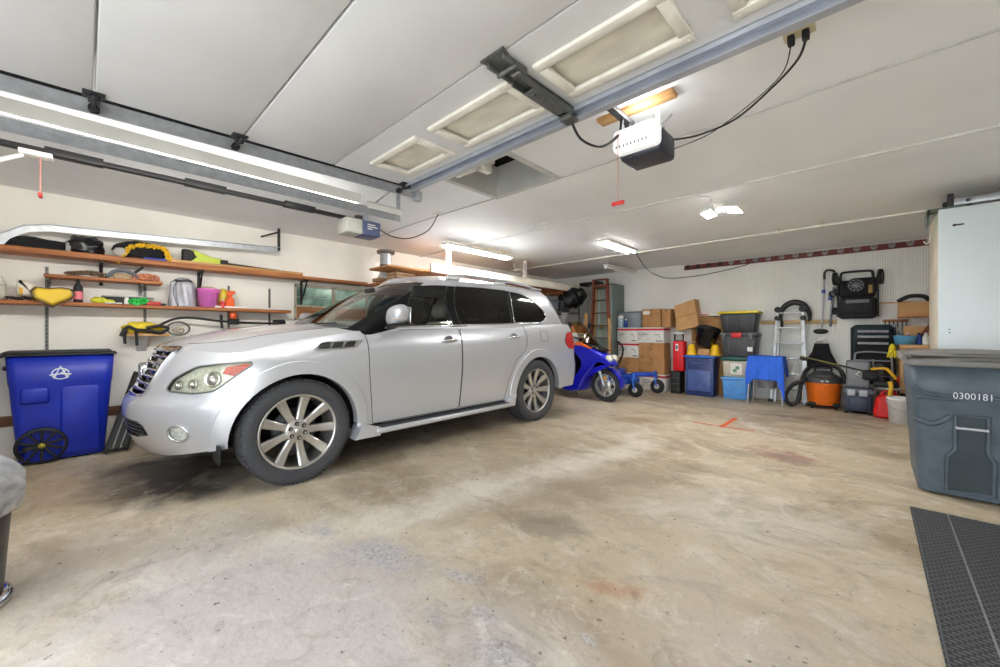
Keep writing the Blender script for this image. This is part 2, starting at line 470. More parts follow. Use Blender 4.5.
    for sd in (1, -1):
        for i, a in enumerate(AX):
            fm, nn = LOW.meshes(V, R['flare%d' % i], (sd,), .014)
            def ringpt(r, k, off, dx=0, a=a, sd=sd):
                t = 2*PI*k/96; y, h = a+r*math.cos(t), AXZ+r*math.sin(t); p = LOW.ps(y, h); q = LOW.B(p, h)+LOW.N(p, h)*off
                return ((q.x+dx)*sd, q.y, q.z)
            ks = [k for k in range(-8, 57) if AXZ+.468*math.sin(2*PI*k/96) > .385]; ko = [k for k in range(-8, 57) if AXZ+.565*math.sin(2*PI*k/96) > .385]
            fm.n = None; b0 = len(fm.v)
            fm.tube([ringpt(.562, k, .004) for k in ko], .011, 8)
            lip = [ringpt(.468, k, .014) for k in ks]+[ringpt(.468, k, .0, -.06) for k in ks]; n_ = len(ks)
            fm.add(lip, [(j, j+1, n_+j+1, n_+j) for j in range(n_-1)], 0, True)
            fm.build('wheel_flare', silver, car)
    part('fuel', 'fuel_door', silver, (1,), .001)
    sm = MB(); sm.tube(LOW.line(fuel, 0, 1, closed=True), .003, 6, closed=True)
    # fender to bumper shut line, hood shut lines
    for sd in ():
        sm.tube(LOW.line(S([(.655, .975), (.60, .93), (.50, .80), (.425, .60), (.395, .40)]), 0, sd), .003, 6)
        sm.tube(LOW.line([(LOW.ps(.86, h), h) for h in (.985, 1.05, HT(LOW.ps(.86, 1.08))-.005)], 0, sd), .003, 6)
    sm.build('panel_seam', seam_m, body)
    # ---------- lamps
    for sd in (1, -1):
        lens = part('headlight', 'headlight', lens_m, (sd,), .002)
        MB().tube(LOW.line(hl, .002, sd, closed=True), .006, 6, closed=True).build('lamp_bezel', mat('lamp_edge', (120, 122, 118), .3, .6, 0), lens)
        hs, nn = LOW.meshes(V, R['headlight'], (sd,), -.022)
        hs.build('lamp_housing', mat('lamp_inner', (216, 218, 206), .3, .15, .10, 40), lens, normals=nn)
        for (w_, h_, r_) in ((.66, .822, .035), (.76, .83, .037), (.86, .865, .057)):
            p_ = LOW.pw(w_, h_); c = LOW.B(p_, h_)-LOW.N(p_, h_)*.020; n_ = LOW.N(p_, h_)
            q = n_.to_track_quat('Z', 'Y').to_matrix().to_4x4()
            Mx = Matrix.Translation(c) @ q
            if sd < 0: Mx = Matrix.Diagonal((-1, 1, 1, 1)) @ Mx
            bw = MB(); bw.lathe([(r_, .008), (r_*.93, .014), (r_*.85, .0), (r_*.7, .008), (r_*.45, .022), (0, .028)], 24, M=Mx)
            bw.build('lamp_projector', mat('projector', (205, 205, 200), .1, .85, 0), lens)
        am = MB(); vs = [LOW.B(p, h)-LOW.N(p, h)*.006 for p, h in densify(amb, .03)]
        am.add([(v.x*sd, v.y, v.z) for v in vs], [tuple(range(len(vs)))], 0, True)
        am.build('turn_signal', amber_m, lens)
        fg = part('fog', 'fog_lamp', lens_m, (sd,), -.004)
        MB().tube(LOW.line(fog, .003, sd, closed=True), .009, 8, closed=True).build('fog_bezel', chrome, fg)
        ff, nn = LOW.meshes(V, R['fog'], (sd,), -.012); ff.build('fog_reflector', mat('fog_inner', (232, 236, 240), .3, .2, .12, 60), fg, normals=nn)
        part('tail', 'tail_light', red_m, (sd,), .008)
    # ---------- grille
    gl = MB(); back = MB()
    def front(w, h, off=0):
        p = LOW.pw(abs(w), h); q = LOW.B(p, h)+LOW.N(p, h)*off
        return Vector((q.x if w >= 0 else -q.x, q.y, q.z))
    def ghalf(h): return interp([(.72, .25), (.74, .35), (.80, .39), (.95, .42), (1.05, .435), (1.07, .40)], h)
    back.grid(lambda u, v: front((2*u-1)*.99*ghalf(.725+.345*v), .725+.345*v, -.05), 28, 8)
    g0 = back.build('grille', blackgloss, car)
    for k in range(6):
        h = .765+k*.051
        wv = ghalf(h)-.012
        sl = MB()
        def fn(u, v, h=h, wv=wv):
            a = 2*PI*v; q = front((2*u-1)*wv, h, -.014)
            return q+Vector((0, math.cos(a)*.02-.004*math.sin(a), math.sin(a)*.0125))
        sl.grid(fn, 24, 8)
        sl.build('grille_bar', chrome, g0)
    fr = MB(); loop = [front(w, h, .004) for w, h in ([(-x, y) for x, y in ((.20, .72), (.35, .74), (.39, .80), (.42, .95), (.435, 1.05))][::-1])]+[front(w, h, .004) for w, h in ((0, .718), (.20, .72), (.35, .74), (.39, .80), (.42, .95), (.435, 1.05))]
    fr.tube(smooth_path(loop, 4), .013, 8); fr.build('grille_surround', chrome, g0)
    tb = MB(); tb.grid(lambda u, v: front((2*u-1)*.48, 1.05+.045*v, .016-.012*abs(2*v-1)), 28, 3)
    tb.tube([front((2*u/24-1)*.48, 1.05, .012) for u in range(25)], .008, 6); tb.build('grille_top_bar', chrome, g0)
    # oval emblem with two converging strokes, as seen on the grille
    em = MB(); c = front(0, .885, .014)
    em.tube([(c.x+.085*math.cos(2*PI*k/32), c.y, c.z+.06*math.sin(2*PI*k/32)) for k in range(32)], .009, 8, closed=True)
    for sd in (1, -1): em.tube([(c.x+sd*.045, c.y, c.z-.05), (c.x+sd*.004, c.y, c.z+.018)], .007, 6)
    em.cyl((c.x, c.y+.005, c.z), (c.x, c.y+.03, c.z), .07); em.build('emblem', chrome, g0)
    # intake
    ib = MB(); ib.grid(lambda u, v: front((2*u-1)*.50, .42+.145*v, -.05), 24, 4); it = ib.build('lower_intake', blackplastic, car)
    for k in range(4):
        h = .448+k*.03
        MB().tube([front((2*u/20-1)*.46, h, -.012) for u in range(21)], .006, 6).build('intake_slat', mat('intake_slat', (70, 72, 76), .35, .5, 0), it)
    # bumper details: sensor buttons and washer covers
    for w_, h_ in ((.52, .60), (-.52, .60)):
        p_ = LOW.pw(abs(w_), h_); q = LOW.B(p_, h_); n = LOW.N(p_, h_); sg = 1 if w_ > 0 else -1
        a = Vector((q.x*sg, q.y, q.z)); d = Vector((n.x*sg, n.y, n.z)); MB().cyl(a-d*.002, a+d*.003, .012).build('parking_sensor', silver, body)
    # ---------- hood cap
    CEN = [(.0, 1.10), (.23, 1.10), (.35, 1.145), (.55, 1.20), (.85, 1.255), (1.2, 1.285), (1.5, 1.30), (1.8, 1.30)]
    hd = MB(); rows = []; Pn = 60; pe = LOW.ps(1.62, 1.2)
    def cap(u, v):
        p = pe*u; h = HT(p); y, w = LOW.sw(p, h); q = 2*v-1
        c = max(sinterp(CEN, y), h)
        return Vector((w*q, y, h+(c-h)*(1-abs(q)**2.6)+.012*math.exp(-((abs(q)-.55)/.16)**2)*bump01((y-.4)/.5)*(-1)))
    hd.grid(lambda u, v: cap(u**.8, v), 60, 40); hood = hd.build('hood', silver, car)
    ws = MB()
    ws.tube([cap((.80+.0*u), .5+.40*(u/14*2-1)) + Vector((0, 0, .003)) for u in range(15)], .003, 6)
    MB().tube([cap(p_, .13)+Vector((0, 0, .001)) for p_ in [k/30 for k in range(8, 31)]], .002, 6).build('hood_seam', seam_m, hood)
    MB().tube([cap(p_, .87)+Vector((0, 0, .001)) for p_ in [k/30 for k in range(8, 31)]], .002, 6).build('hood_seam', seam_m, hood)
    # ---------- greenhouse
    pg = .9+2.8+.9
    bound = [(pg*i/120, 1.17) for i in range(121)]
    gb = lambda p: 1.17 if p < .9 else sinterp([(.9, 1.18), (1.6, 1.21), (2.6, 1.25), (3.7, 1.30), (4.6, 1.31)], p)
    bound = [(pg*i/120, gb(pg*i/120)) for i in range(121)]+[(pg*i/120, sinterp(ROOFE, pg*i/120)) for i in range(120, -1, -1)]
    G = lambda pts: [(GR.ps(y, h), h) for y, h in pts]
    wind = [(0, 1.255), (GR.pw(.60, 1.25), 1.25), (GR.pw(.80, 1.24), 1.24), (GR.pw(.79, 1.40), 1.40), (GR.pw(.745, 1.58), 1.58), (GR.pw(.66, 1.73), 1.73), (GR.pw(.50, 1.765), 1.765), (0, 1.775)]
    rwind = [(pg, 1.33), (GR.pw(.70, 1.33, True), 1.33), (GR.pw(.64, 1.55, True), 1.55), (GR.pw(.55, 1.70, True), 1.70), (pg, 1.73)]
    fw = round_poly(G([(1.90, 1.265), (2.01, 1.43), (2.27, 1.70), (2.64, 1.728), (2.60, 1.288)]), .025, 3)
    rw = round_poly(G([(2.70, 1.29), (2.76, 1.733), (3.2, 1.75), (3.64, 1.75), (3.57, 1.315)]), .03, 3)
    qw = round_poly(G([(3.62, 1.318), (3.70, 1.748), (3.95, 1.73), (4.16, 1.655), (4.34, 1.52), (4.38, 1.43), (4.22, 1.335)]), .05, 4)
    apil = G([(1.60, 1.18), (1.92, 1.25), (2.03, 1.43), (2.32, 1.705)])+[(GR.pw(.64, 1.757), 1.757), (GR.pw(.50, 1.775), 1.775), (GR.pw(.60, 1.40), 1.40), (GR.pw(.70, 1.18), 1.18)]
    bpil = G([(2.55, 1.262), (2.55, 1.728), (2.80, 1.737), (2.80, 1.27)])
    cpil = G([(3.53, 1.30), (3.58, 1.752), (3.74, 1.75), (3.68, 1.31)])
    V2, R2 = GR.skin(bound, [wind, rwind, fw, rw, qw, apil, bpil, cpil], [('wind', wind), ('rwind', rwind), ('fw', fw), ('rw', rw), ('qw', qw), ('a_pillar', apil), ('b_pillar', bpil), ('c_pillar', cpil)], .04)
    def gpart(key, name, mtl, sides=(1, -1), off=0.):
        mb, nor = GR.meshes(V2, R2[key], sides, off); return mb.build(name, mtl, car, normals=nor)
    gh = gpart('body', 'cabin_frame', silver)
    for sd in (1, -1):
        for key in ('a_pillar', 'b_pillar', 'c_pillar'): gpart(key, 'window_pillar', mat('pillar_black', (10, 11, 12), .5, 0, 0, spec=.12), (sd,))  # A-pillars are body-coloured; their black paints in a dark reflection
    gpart('wind', 'windshield', glass_front); gpart('rwind', 'rear_window', glass_rear)
    for sd in (1, -1):
        for key, loop, nm, gm in (('fw', fw, 'front_side_window', glass_front), ('rw', rw, 'rear_side_window', glass_rear), ('qw', qw, 'quarter_window', glass_rear)):
            o = gpart(key, nm, gm, (sd,))
            MB().tube(GR.line(loop, .002, sd, closed=True), .007, 6, closed=True).build('window_seal', blackplastic if key != 'qw' else chrome, o)
        MB().tube(GR.line(G([(1.74, 1.245), (2.2, 1.265), (2.7, 1.282), (3.2, 1.297), (3.7, 1.315), (4.2, 1.328)]), .006, sd), .008, 6).build('window_trim', chrome, gh)
    rf = MB()
    RC = [(2.2, 1.81), (2.45, 1.87), (2.8, 1.92), (3.3, 1.94), (4., 1.925), (4.5, 1.875), (4.8, 1.81)]
    def roof(u, v):
        p = pg*u; h = sinterp(ROOFE, p); y, w = GR.sw(p, h); q = 2*v-1
        return Vector((w*q, y, h+max(0, sinterp(RC, y)-h)*(1-abs(q)**2.5)))
    rf.grid(roof, 70, 24); roofo = rf.build('roof', silver, car)
    for sd in (1, -1):
        rl = MB()
        pts = []
        for k in range(25):
            t = k/24; y = 2.75+1.75*t
            z = 1.868+.032*min(1, math.sin(PI*min(t, 1-t)*2.2) if min(t, 1-t) < .23 else 1)
            pts.append((sd*(.66-.03*t), y, z-.03*bump01((t-.6)/.4)))
        rl.tube(pts, [.012]*25, 8, flat=1.6)
        for t in (.04, .5, .96):
            y = 2.75+1.75*t; rl.box(sd*.655-.025, sd*.655+.025, y-.10, y+.10, 1.82, 1.876-.02*(t > .6), .012)
        rl.build('roof_rail', mat('rail_metal', (196, 197, 200), .3, .8, 0), roofo)
    ant = MB(); ant.puff([(0, 0), (.16, 0), (.15, .05), (.12, .065)], .022, .015, M=Matrix.Translation((0, 4.3, 1.885)) @ Matrix.Rotation(PI/2, 4, 'Z') @ Matrix.Rotation(PI/2, 4, 'X'))
    ant.build('roof_antenna', silver, roofo)
    # ---------- mirrors
    for sd in (1, -1):
        mr = MB()
        def mf(u, v, sd=sd):
            a = 2*PI*u; b = PI*(v-.5); ca = math.cos(b)
            sx = math.copysign(abs(math.cos(a)*ca)**.7, math.cos(a)); sz = math.copysign(abs(math.sin(a)*ca)**.7, math.sin(a)); sy = math.sin(b)
            return Vector((sd*(1.075+.125*sx+.02*sz), 1.80+.085*sy+.03*(1-sx)*0, 1.36+.098*sz+.012*sx))
        mr.grid(mf, 24, 12, closeu=True); mo = mr.build('side_mirror', silver, car)
        MB().tube(smooth_path([(sd*.90, 1.78, 1.245), (sd*.97, 1.785, 1.262), (sd*1.06, 1.80, 1.275)]), .026, 8).build('mirror_arm', blackplastic, mo)
        MB().box(sd*1.075-.11, sd*1.075+.11, 1.74, 1.88, 1.262, 1.285, .01).build('mirror_base', blackplastic, mo)
        MB().box(sd*1.075-.105, sd*1.075+.105, 1.872, 1.888, 1.285, 1.435, .006).build('mirror_glass', chrome, mo)
        MB().box(sd*1.15-.05, sd*1.15+.045, 1.715, 1.74, 1.315, 1.328, .005).build('mirror_signal', mat('mirror_lens', (210, 200, 190), .2, 0, 0), mo)
    # ---------- fender vents
    for sd in (1, -1):
        vt = MB()
        def onS(y, h, off, sd=sd):
            p = LOW.ps(y, h); q = LOW.B(p, h)+LOW.N(p, h)*off; return (q.x*sd, q.y, q.z)
        ol = [(1.08, 1.052), (1.43, 1.07), (1.50, 1.130), (1.16, 1.112)]
        vs = [onS(y, h, .004) for y, h in densify(ol, .04)]
        vt.add(vs, [tuple(range(len(vs)))], 0, True)
        vt.tube(vs, .007, 6, closed=True); vo = vt.build('fender_vent', alloy, car)
        MB().tube([onS(y_, h_, .006) for y_, h_ in densify(ol, .04)], .006, 6, closed=True).build('vent_frame', chrome, vo)
        for k in range(3):
            y = 1.12+k*.105
            cell = [(y, 1.065+.006*k), (y+.082, 1.069+.006*k), (y+.108, 1.109+.005*k), (y+.034, 1.101+.005*k)]
            c2 = MB(); top = [onS(a, b, .010) for a, b in densify(cell, .02)]; c2.add(top, [tuple(range(len(top)))]); c2.tube(top, .004, 5, closed=True)
            c2.build('vent_cell', blackplastic, vo)
    # ---------- steps, rockers, liners, underbody
    for sd in (1, -1):
        st = MB(); st.box(sd*.99-.085 if sd > 0 else sd*.99-.085, sd*.99+.085, 1.60, 3.40, .285, .335, .018)
        st.prism([(1.40, .27), (1.64, .27), (1.64, .345), (1.47, .40)], min(sd*.90, sd*1.06), max(sd*.90, sd*1.06), M=Matrix(((0, 0, 1, 0), (1, 0, 0, 0), (0, 1, 0, 0), (0, 0, 0, 1))))
        st.prism([(3.36, .28), (3.50, .29), (3.53, .42), (3.40, .35)], min(sd*.92, sd*1.05), max(sd*.92, sd*1.05), M=Matrix(((0, 0, 1, 0), (1, 0, 0, 0), (0, 1, 0, 0), (0, 0, 0, 1))))
        so = st.build('running_board', silver, car)
        MB().box(sd*.985-.07, sd*.985+.07, 1.62, 3.38, .336, .342, .002).build('step_tread', mat('step_tread', (66, 67, 70), .6, .3, .2, 120), so)
        MB().box(sd*.93-.03, sd*.93+.03, 1.5, 3.46, .30, .38, .01).build('rocker_panel', blackplastic, car)
    ub = MB(); ub.box(-.70, .70, .35, 4.9, .30, .42, .04); ub.box(-.93, .93, 1.46, 3.50, .32, .40, .03); ub.box(-.55, .55, .25, .5, .32, .40, .03); ub.box(-.7, .7, 4.5, 5.0, .38, .5, .03)
    for a in AX:
        for sd in (1, -1):
            Mx = Matrix.Translation((sd*.55, a, AXZ)) @ Matrix.Rotation(sd*PI/2, 4, 'Y')
            ub.lathe([(.0, .0), (.475, .0), (.475, .40)], 24, M=Mx, arc=((PI/2, 3*PI/2)))
    ub.build('underbody', mat('underbody', (16, 16, 17), .9, 0, .1), car)
    for sd in (1, -1):
        fl = MB(); y = .48
        fl.box(sd*.88-.10, sd*.88+.10, .44, .455, .27, .40, .004); fl.build('air_deflector', blackplastic, body)
    # ---------- wheels
    tire = MB(); prof = [(.292, -.11), (.305, -.125), (.345, -.138), (.385, -.132), (.405, -.108), (.411, -.06), (.412, 0), (.411, .06), (.405, .108), (.385, .132), (.345, .138), (.305, .125), (.292, .11)]
    tire.lathe(prof, 64)
    for k in range(72):
        t = 2*PI*k/72
        for zz in (-.085, .085):
            tire.box(.402, .4135, -.012, .012, zz-.03, zz+.03, 0, M=Matrix.Rotation(t, 4, 'Z'))
    for zz in (-.04, 0, .04): tire.lathe([(.411, zz-.016), (.4145, zz-.014), (.4145, zz+.014), (.411, zz+.016)], 64)
    tire.lathe([(.318, .1325), (.321, .134), (.324, .1325)], 64)
    rim = MB(); rim.lathe([(.262, -.10), (.268, .0), (.278, .09), (.276, .104), (.284, .112), (.295, .116), (.299, .108), (.296, .09)], 64)
    rim.lathe([(.0, .078), (.085, .078), (.098, .068), (.10, .03)], 32)
    spoke = MB()
    def sp(u, v):
        r = .075+.208*u; half = .025+.008*abs(u-.35)+.009*u; z = .080+.030*u-.012*math.sin(PI*u)
        x = (2*v-1)
        return Vector((r, half*x, z-.012*abs(x)**3-.008*(1-abs(x))*(.9)))
    spoke.grid(sp, 10, 8)
    for e in (0, 1): spoke.grid(lambda u, v, e=e: sp(u, e)+Vector((0, 0, -.03*v)), 10, 2)
    nut = MB(); nut.cyl((.058, 0, .0725), (.058, 0, .0790), .0185, .0175, 14, m=1); nut.cyl((.058, 0, .070), (.058, 0, .088), .0105, .009, 6)
    capm = MB(); capm.lathe([(0, .095), (.026, .093), (.032, .086), (.033, .07)], 24)
    disc = MB(); disc.lathe([(.05, .0), (.17, .0), (.175, -.02)], 40); disc.box(.10, .20, -.09, .09, -.05, .03, .02)
    proto = None
    for (y, sd, toe) in ((AX[0], 1, 0), (AX[0], -1, 0), (AX[1], 1, 0), (AX[1], -1, 0)):
        Mw = Matrix.Translation((sd*.865, y, .412)) @ Matrix.Rotation(sd*PI/2, 4, 'Y') @ Matrix.Rotation(.15, 4, 'Z')
        if proto is None:
            w = rim.build('wheel', alloy, car); tire.build('tire', rubber, w); capm.build('center_cap', alloy, w); disc.build('brake_disc', darkmetal, w)
            s0 = spoke.build('spoke', alloy, w); n0 = nut.build('lug_nut', [chrome, blackplastic], w)
            for k in range(1, 9):
                s1 = s0.copy(); COL.objects.link(s1); s1.parent = w; s1.rotation_euler.z = 2*PI*k/9
            for k in range(1, 6):
                n1 = n0.copy(); COL.objects.link(n1); n1.parent = w; n1.rotation_euler.z = 2*PI*k/6
            proto = w
        else:
            w = copy_tree(proto, parent=car)
        w.matrix_local = Mw
    # ---------- interior
    fl = MB(); fl.box(-.86, .86, 1.5, 4.8, .45, .60, .05); fl.build('cabin_floor', interior_m, car)
    ds = MB(); ds.box(-.84, .84, 1.36, 1.95, .85, 1.19, .08); ds.box(-.62, -.10, 1.6, 1.95, 1.12, 1.225, .06); ds.box(.15, .65, 1.6, 1.92, 1.12, 1.215, .06)
    dash = ds.build('dashboard', interior_m, car)
    swm = MB(); swm.tube([(.18*math.cos(2*PI*k/28), .18*math.sin(2*PI*k/28), 0) for k in range(28)], .016, 8, closed=True, M=TR(.40, 2.02, 1.13, rx=1.05))
    swm.cyl((0, 0, -.12), (0, 0, .01), .055, M=TR(.40, 2.02, 1.13, rx=1.05)); swm.box(-.17, .17, -.025, .025, -.01, .01, M=TR(.40, 2.02, 1.13, rx=1.05))
    swm.build('steering_wheel', blackplastic, car)
    def seat(x, y, wd):
        m_ = MB(); m_.box(x-wd, x+wd, y-.30, y+.24, .62, .80, .06); m_.box(x-wd*.95, x+wd*.95, -.06, .08, 0, .62, .06, M=TR(0, y+.24, .74, rx=-.28))
        so = m_.build('car_seat', ivory, car)
        for xx in ((x,) if wd < .4 else (x-.38, x, x+.38)):
            MB().box(xx-.13, xx+.13, -.05, .06, .66, .84, .05, M=TR(0, y+.24, .74, rx=-.22)).build('headrest', ivory, so)
    seat(.40, 2.42, .26); seat(-.40, 2.42, .26); seat(0, 3.35, .64); seat(0, 4.2, .62)
    MB().box(-.11, .11, 1.8, 1.84, 1.66, 1.72, .02).build('rearview_mirror', blackplastic, car).location = (0, .28, 0)
    wp = MB()
    for x0, x1 in ((-.55, .05), (.05, .62)):
        wp.tube([front_g(x0+(x1-x0)*k/8, 1.262+.02*k/8, .012) for k in range(9)], .007, 6)
    wp.build('wiper', blackplastic, car)
    return car
def front_g(w, h, off):
    p = GR.pw(abs(w), h); q = GR.B(p, h)+GR.N(p, h)*off
    return Vector((q.x if w >= 0 else -q.x, q.y, q.z))
build_car()
# ------------------------------------------------------------------ where a sight line meets a plane of the room
_th = math.radians(43.346); _c, _s = math.cos(_th), math.sin(_th)
def _ray(px, py):
    a, b = (px-500)/392, (332.5-py)/392
    return a*_c-_s, a*_s+_c, b
def onX(px, py, X):
    d = _ray(px, py); t = X/d[0]; return Vector((X, d[1]*t, 1.2+d[2]*t))
def onY(px, py, Y):
    d = _ray(px, py); t = Y/d[1]; return Vector((d[0]*t, Y, 1.2+d[2]*t))
def onZ(px, py, Z):
    d = _ray(px, py); t = (Z-1.2)/d[2]; return Vector((d[0]*t, d[1]*t, Z))

# ------------------------------------------------------------------ materials of the room
def concrete():
    m = bpy.data.materials.new('concrete_floor'); m.use_nodes = True; nt = m.node_tree; b = nt.nodes['Principled BSDF']; L = nt.links
    tc = nt.nodes.new('ShaderNodeTexCoord')
    def nz(scale, detail=6, rough=.6, dist=0., off=(0, 0, 0), st=(1, 1, 1)):
        mp = nt.nodes.new('ShaderNodeMapping'); mp.inputs['Location'].default_value = off; mp.inputs['Scale'].default_value = st
        L.new(tc.outputs['Object'], mp.inputs[0])
        n = nt.nodes.new('ShaderNodeTexNoise'); n.inputs['Scale'].default_value = scale; n.inputs['Detail'].default_value = detail
        n.inputs['Roughness'].default_value = rough; n.inputs['Distortion'].default_value = dist; L.new(mp.outputs[0], n.inputs['Vector']); return n.outputs['Fac']
    def ramp(f, *st):
        r = nt.nodes.new('ShaderNodeValToRGB'); e = r.color_ramp.elements
        while len(e) < len(st): e.new(.5)
        for el, (p, c) in zip(e, st): el.position = p; el.color = (c if len(c) == 4 else lin(c)+(1,))
        L.new(f, r.inputs[0]); return r.outputs[0]
    def mix(a, bcol, f, k=1., typ='MIX'):
        x = nt.nodes.new('ShaderNodeMix'); x.data_type = 'RGBA'; x.blend_type = typ
        mu = nt.nodes.new('ShaderNodeMath'); mu.operation = 'MULTIPLY'; mu.inputs[1].default_value = k; L.new(f, mu.inputs[0]); L.new(mu.outputs[0], x.inputs[0])
        L.new(a, x.inputs[6])
        if isinstance(bcol, tuple): x.inputs[7].default_value = lin(bcol)+(1,)
        else: L.new(bcol, x.inputs[7])
        return x.outputs[2]
    G = lambda v: (v, v, v, 1)
    def spot(x, y, rx, ry, rot=0, soft=.5, nk=.5, ns=4.):
        """soft-edged ragged patch of colour around a point of the floor."""
        mp = nt.nodes.new('ShaderNodeMapping'); mp.vector_type = 'TEXTURE'; mp.inputs['Location'].default_value = (x, y, 0); mp.inputs['Rotation'].default_value = (0, 0, rot); mp.inputs['Scale'].default_value = (rx, ry, 1)
        L.new(tc.outputs['Object'], mp.inputs[0])
        ln = nt.nodes.new('ShaderNodeVectorMath'); ln.operation = 'LENGTH'; L.new(mp.outputs[0], ln.inputs[0])
        n = nz(ns, 5, .65, .4)
        ad = nt.nodes.new('ShaderNodeMath'); ad.operation = 'MULTIPLY_ADD'; ad.inputs[1].default_value = nk*3; ad.inputs[2].default_value = -nk*1.5; L.new(n, ad.inputs[0])
        sm = nt.nodes.new('ShaderNodeMath'); L.new(ln.outputs['Value'], sm.inputs[0]); L.new(ad.outputs[0], sm.inputs[1])
        return ramp(sm.outputs[0], (max(0, 1-soft), G(1)), (1., G(0)))
    base = ramp(nz(.55, 5, .6, .3), (.28, (172, 156, 132)), (.5, (194, 179, 153)), (.72, (206, 194, 172)))
    # long brushed streaks and cloudy patches
    base = mix(base, (138, 120, 94), ramp(nz(1.1, 7, .62, 1.2, (3, 1, 0), (.45, 1, 1)), (.47, G(0)), (.66, G(1))), .7)
    base = mix(base, (226, 217, 202), ramp(nz(1.4, 7, .65, 1.5, (9, 4, 0)), (.52, G(0)), (.70, G(1))), .7)
    # worn grey-lilac concrete near the door
    base = mix(base, (188, 180, 176), spot(-1.7, .55, 1.9, .85, .25, .6, .45, 1.8), .95)
    base = mix(base, (184, 172, 160), spot(-.2, 1.5, .8, .9, 0, .8, .6, 2.), .8)
    base = mix(base, (146, 138, 132), ramp(nz(7, 8, .75, .8), (.52, G(0)), (.66, G(1))), .42)
    base = mix(base, (222, 216, 206), ramp(nz(5, 8, .75, .8, (4, 4, 0)), (.54, G(0)), (.68, G(1))), .45)
    base = mix(base, (226, 218, 206), spot(-2.1, 2.3, .30, 2.5, -.2, .8, .7, 2.6), .8)
    base = mix(base, (214, 206, 194), spot(-.6, 2.9, .9, .5, .3, .8, .6, 2.6), .6)
    base = mix(base, (150, 134, 112), spot(-1.55, 2.7, .45, 1.5, -.3, .8, .6, 2.2), .6)
    base = mix(base, (156, 143, 124), spot(-1.45, 1.99, .26, .20, .4, .5, .6, 5.), .95)
    base = mix(base, (176, 126, 92), spot(-.88, 1.70, .17, .10, .3, .9, .9, 10.), .65)
    base = mix(base, (142, 86, 62), spot(-.62, 4.66, .42, .26, -.5, .8, .8, 6.), .75)
    base = mix(base, (138, 120, 118), spot(-.58, 4.6, .28, .18, -.5, .7, .7, 8.), .6)
    base = mix(base, (146, 116, 78), spot(-2.35, 5.2, .5, .3, .4, .8, .7, 5.), .7)
    base = mix(base, (124, 106, 88), spot(-.6, 6.9, 1.0, .22, 0, .8, .6, 4.), .75)
    base = mix(base, (140, 120, 98), spot(.15, 5.4, .4, .22, 0, .8, .6, 5.), .6)
    base = mix(base, (66, 60, 55), spot(-4.3, .50, 1.05, .62, 0, .6, .6, 2.5), .95)  # wet stain under the car nose with its contact shadow painted in
    base = mix(base, (150, 128, 96), spot(-4.6, -.2, 1.2, .5, .2, .8, .6, 3.), .6)
    base = mix(base, (58, 52, 48), spot(-4.2, 2.5, .9, 1.6, 0, .7, .6, 2.5), .55)  # darker patch of floor under the car
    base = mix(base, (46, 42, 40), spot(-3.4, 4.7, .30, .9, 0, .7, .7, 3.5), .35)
    # crumbled aggregate patches
    for (x, y, rx, ry, r) in ((-1.93, 1.10, .34, .15, .25), (-1.45, 1.28, .13, .05, .3), (-1.20, 1.17, .10, .06, .2), (-.99, 1.07, .16, .11, .3), (-1.32, 1.0, .10, .05, 0), (-.80, 1.35, .06, .03, 0), (-2.4, .98, .14, .06, .2)):
        g = spot(x, y, rx, ry, r, .8, .8, 9.)
        base = mix(base, ramp(nz(38, 8, .8), (.30, (100, 98, 98)), (.5, (176, 172, 172)), (.7, (218, 214, 214))), g, .95)
    base = mix(base, (120, 104, 84), ramp(nz(3.2, 9, .78, 1.2, (8, 3, 0), (.6, 1, 1)), (.53, G(0)), (.70, G(1))), .55)
    base = mix(base, (232, 226, 214), ramp(nz(2.6, 9, .78, 1.4, (2, 9, 0)), (.56, G(0)), (.70, G(1))), .5)
    # pits and specks
    base = mix(base, (84, 76, 66), ramp(nz(26, 3, .5, 0, (5, 5, 0)), (.67, G(0)), (.72, G(1))), .75)
    base = mix(base, (100, 92, 86), ramp(nz(55, 2, .5, 0, (2, 5, 0)), (.70, G(0)), (.75, G(1))), .6)
    base = mix(base, (96, 84, 68), ramp(nz(9, 6, .75, .8, (1, 7, 0)), (.62, G(0)), (.75, G(1))), .5)
    fine = ramp(nz(120, 3, .7), (.3, G(.86)), (.7, G(1)))
    base = mix(base, fine, ramp(nz(1, 0), (0, G(1)), (1, G(1))), .6, 'MULTIPLY')
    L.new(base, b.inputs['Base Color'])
    L.new(ramp(nz(2.5, 5, .6), (.3, G(.38)), (.7, G(.62))), b.inputs['Roughness']); b.inputs['Specular IOR Level'].default_value = .4
    bp = nt.nodes.new('ShaderNodeBump'); bp.inputs['Strength'].default_value = .35; bp.inputs['Distance'].default_value = .012
    L.new(nz(22, 8, .7), bp.inputs['Height']); L.new(bp.outputs[0], b.inputs['Normal'])
    return m
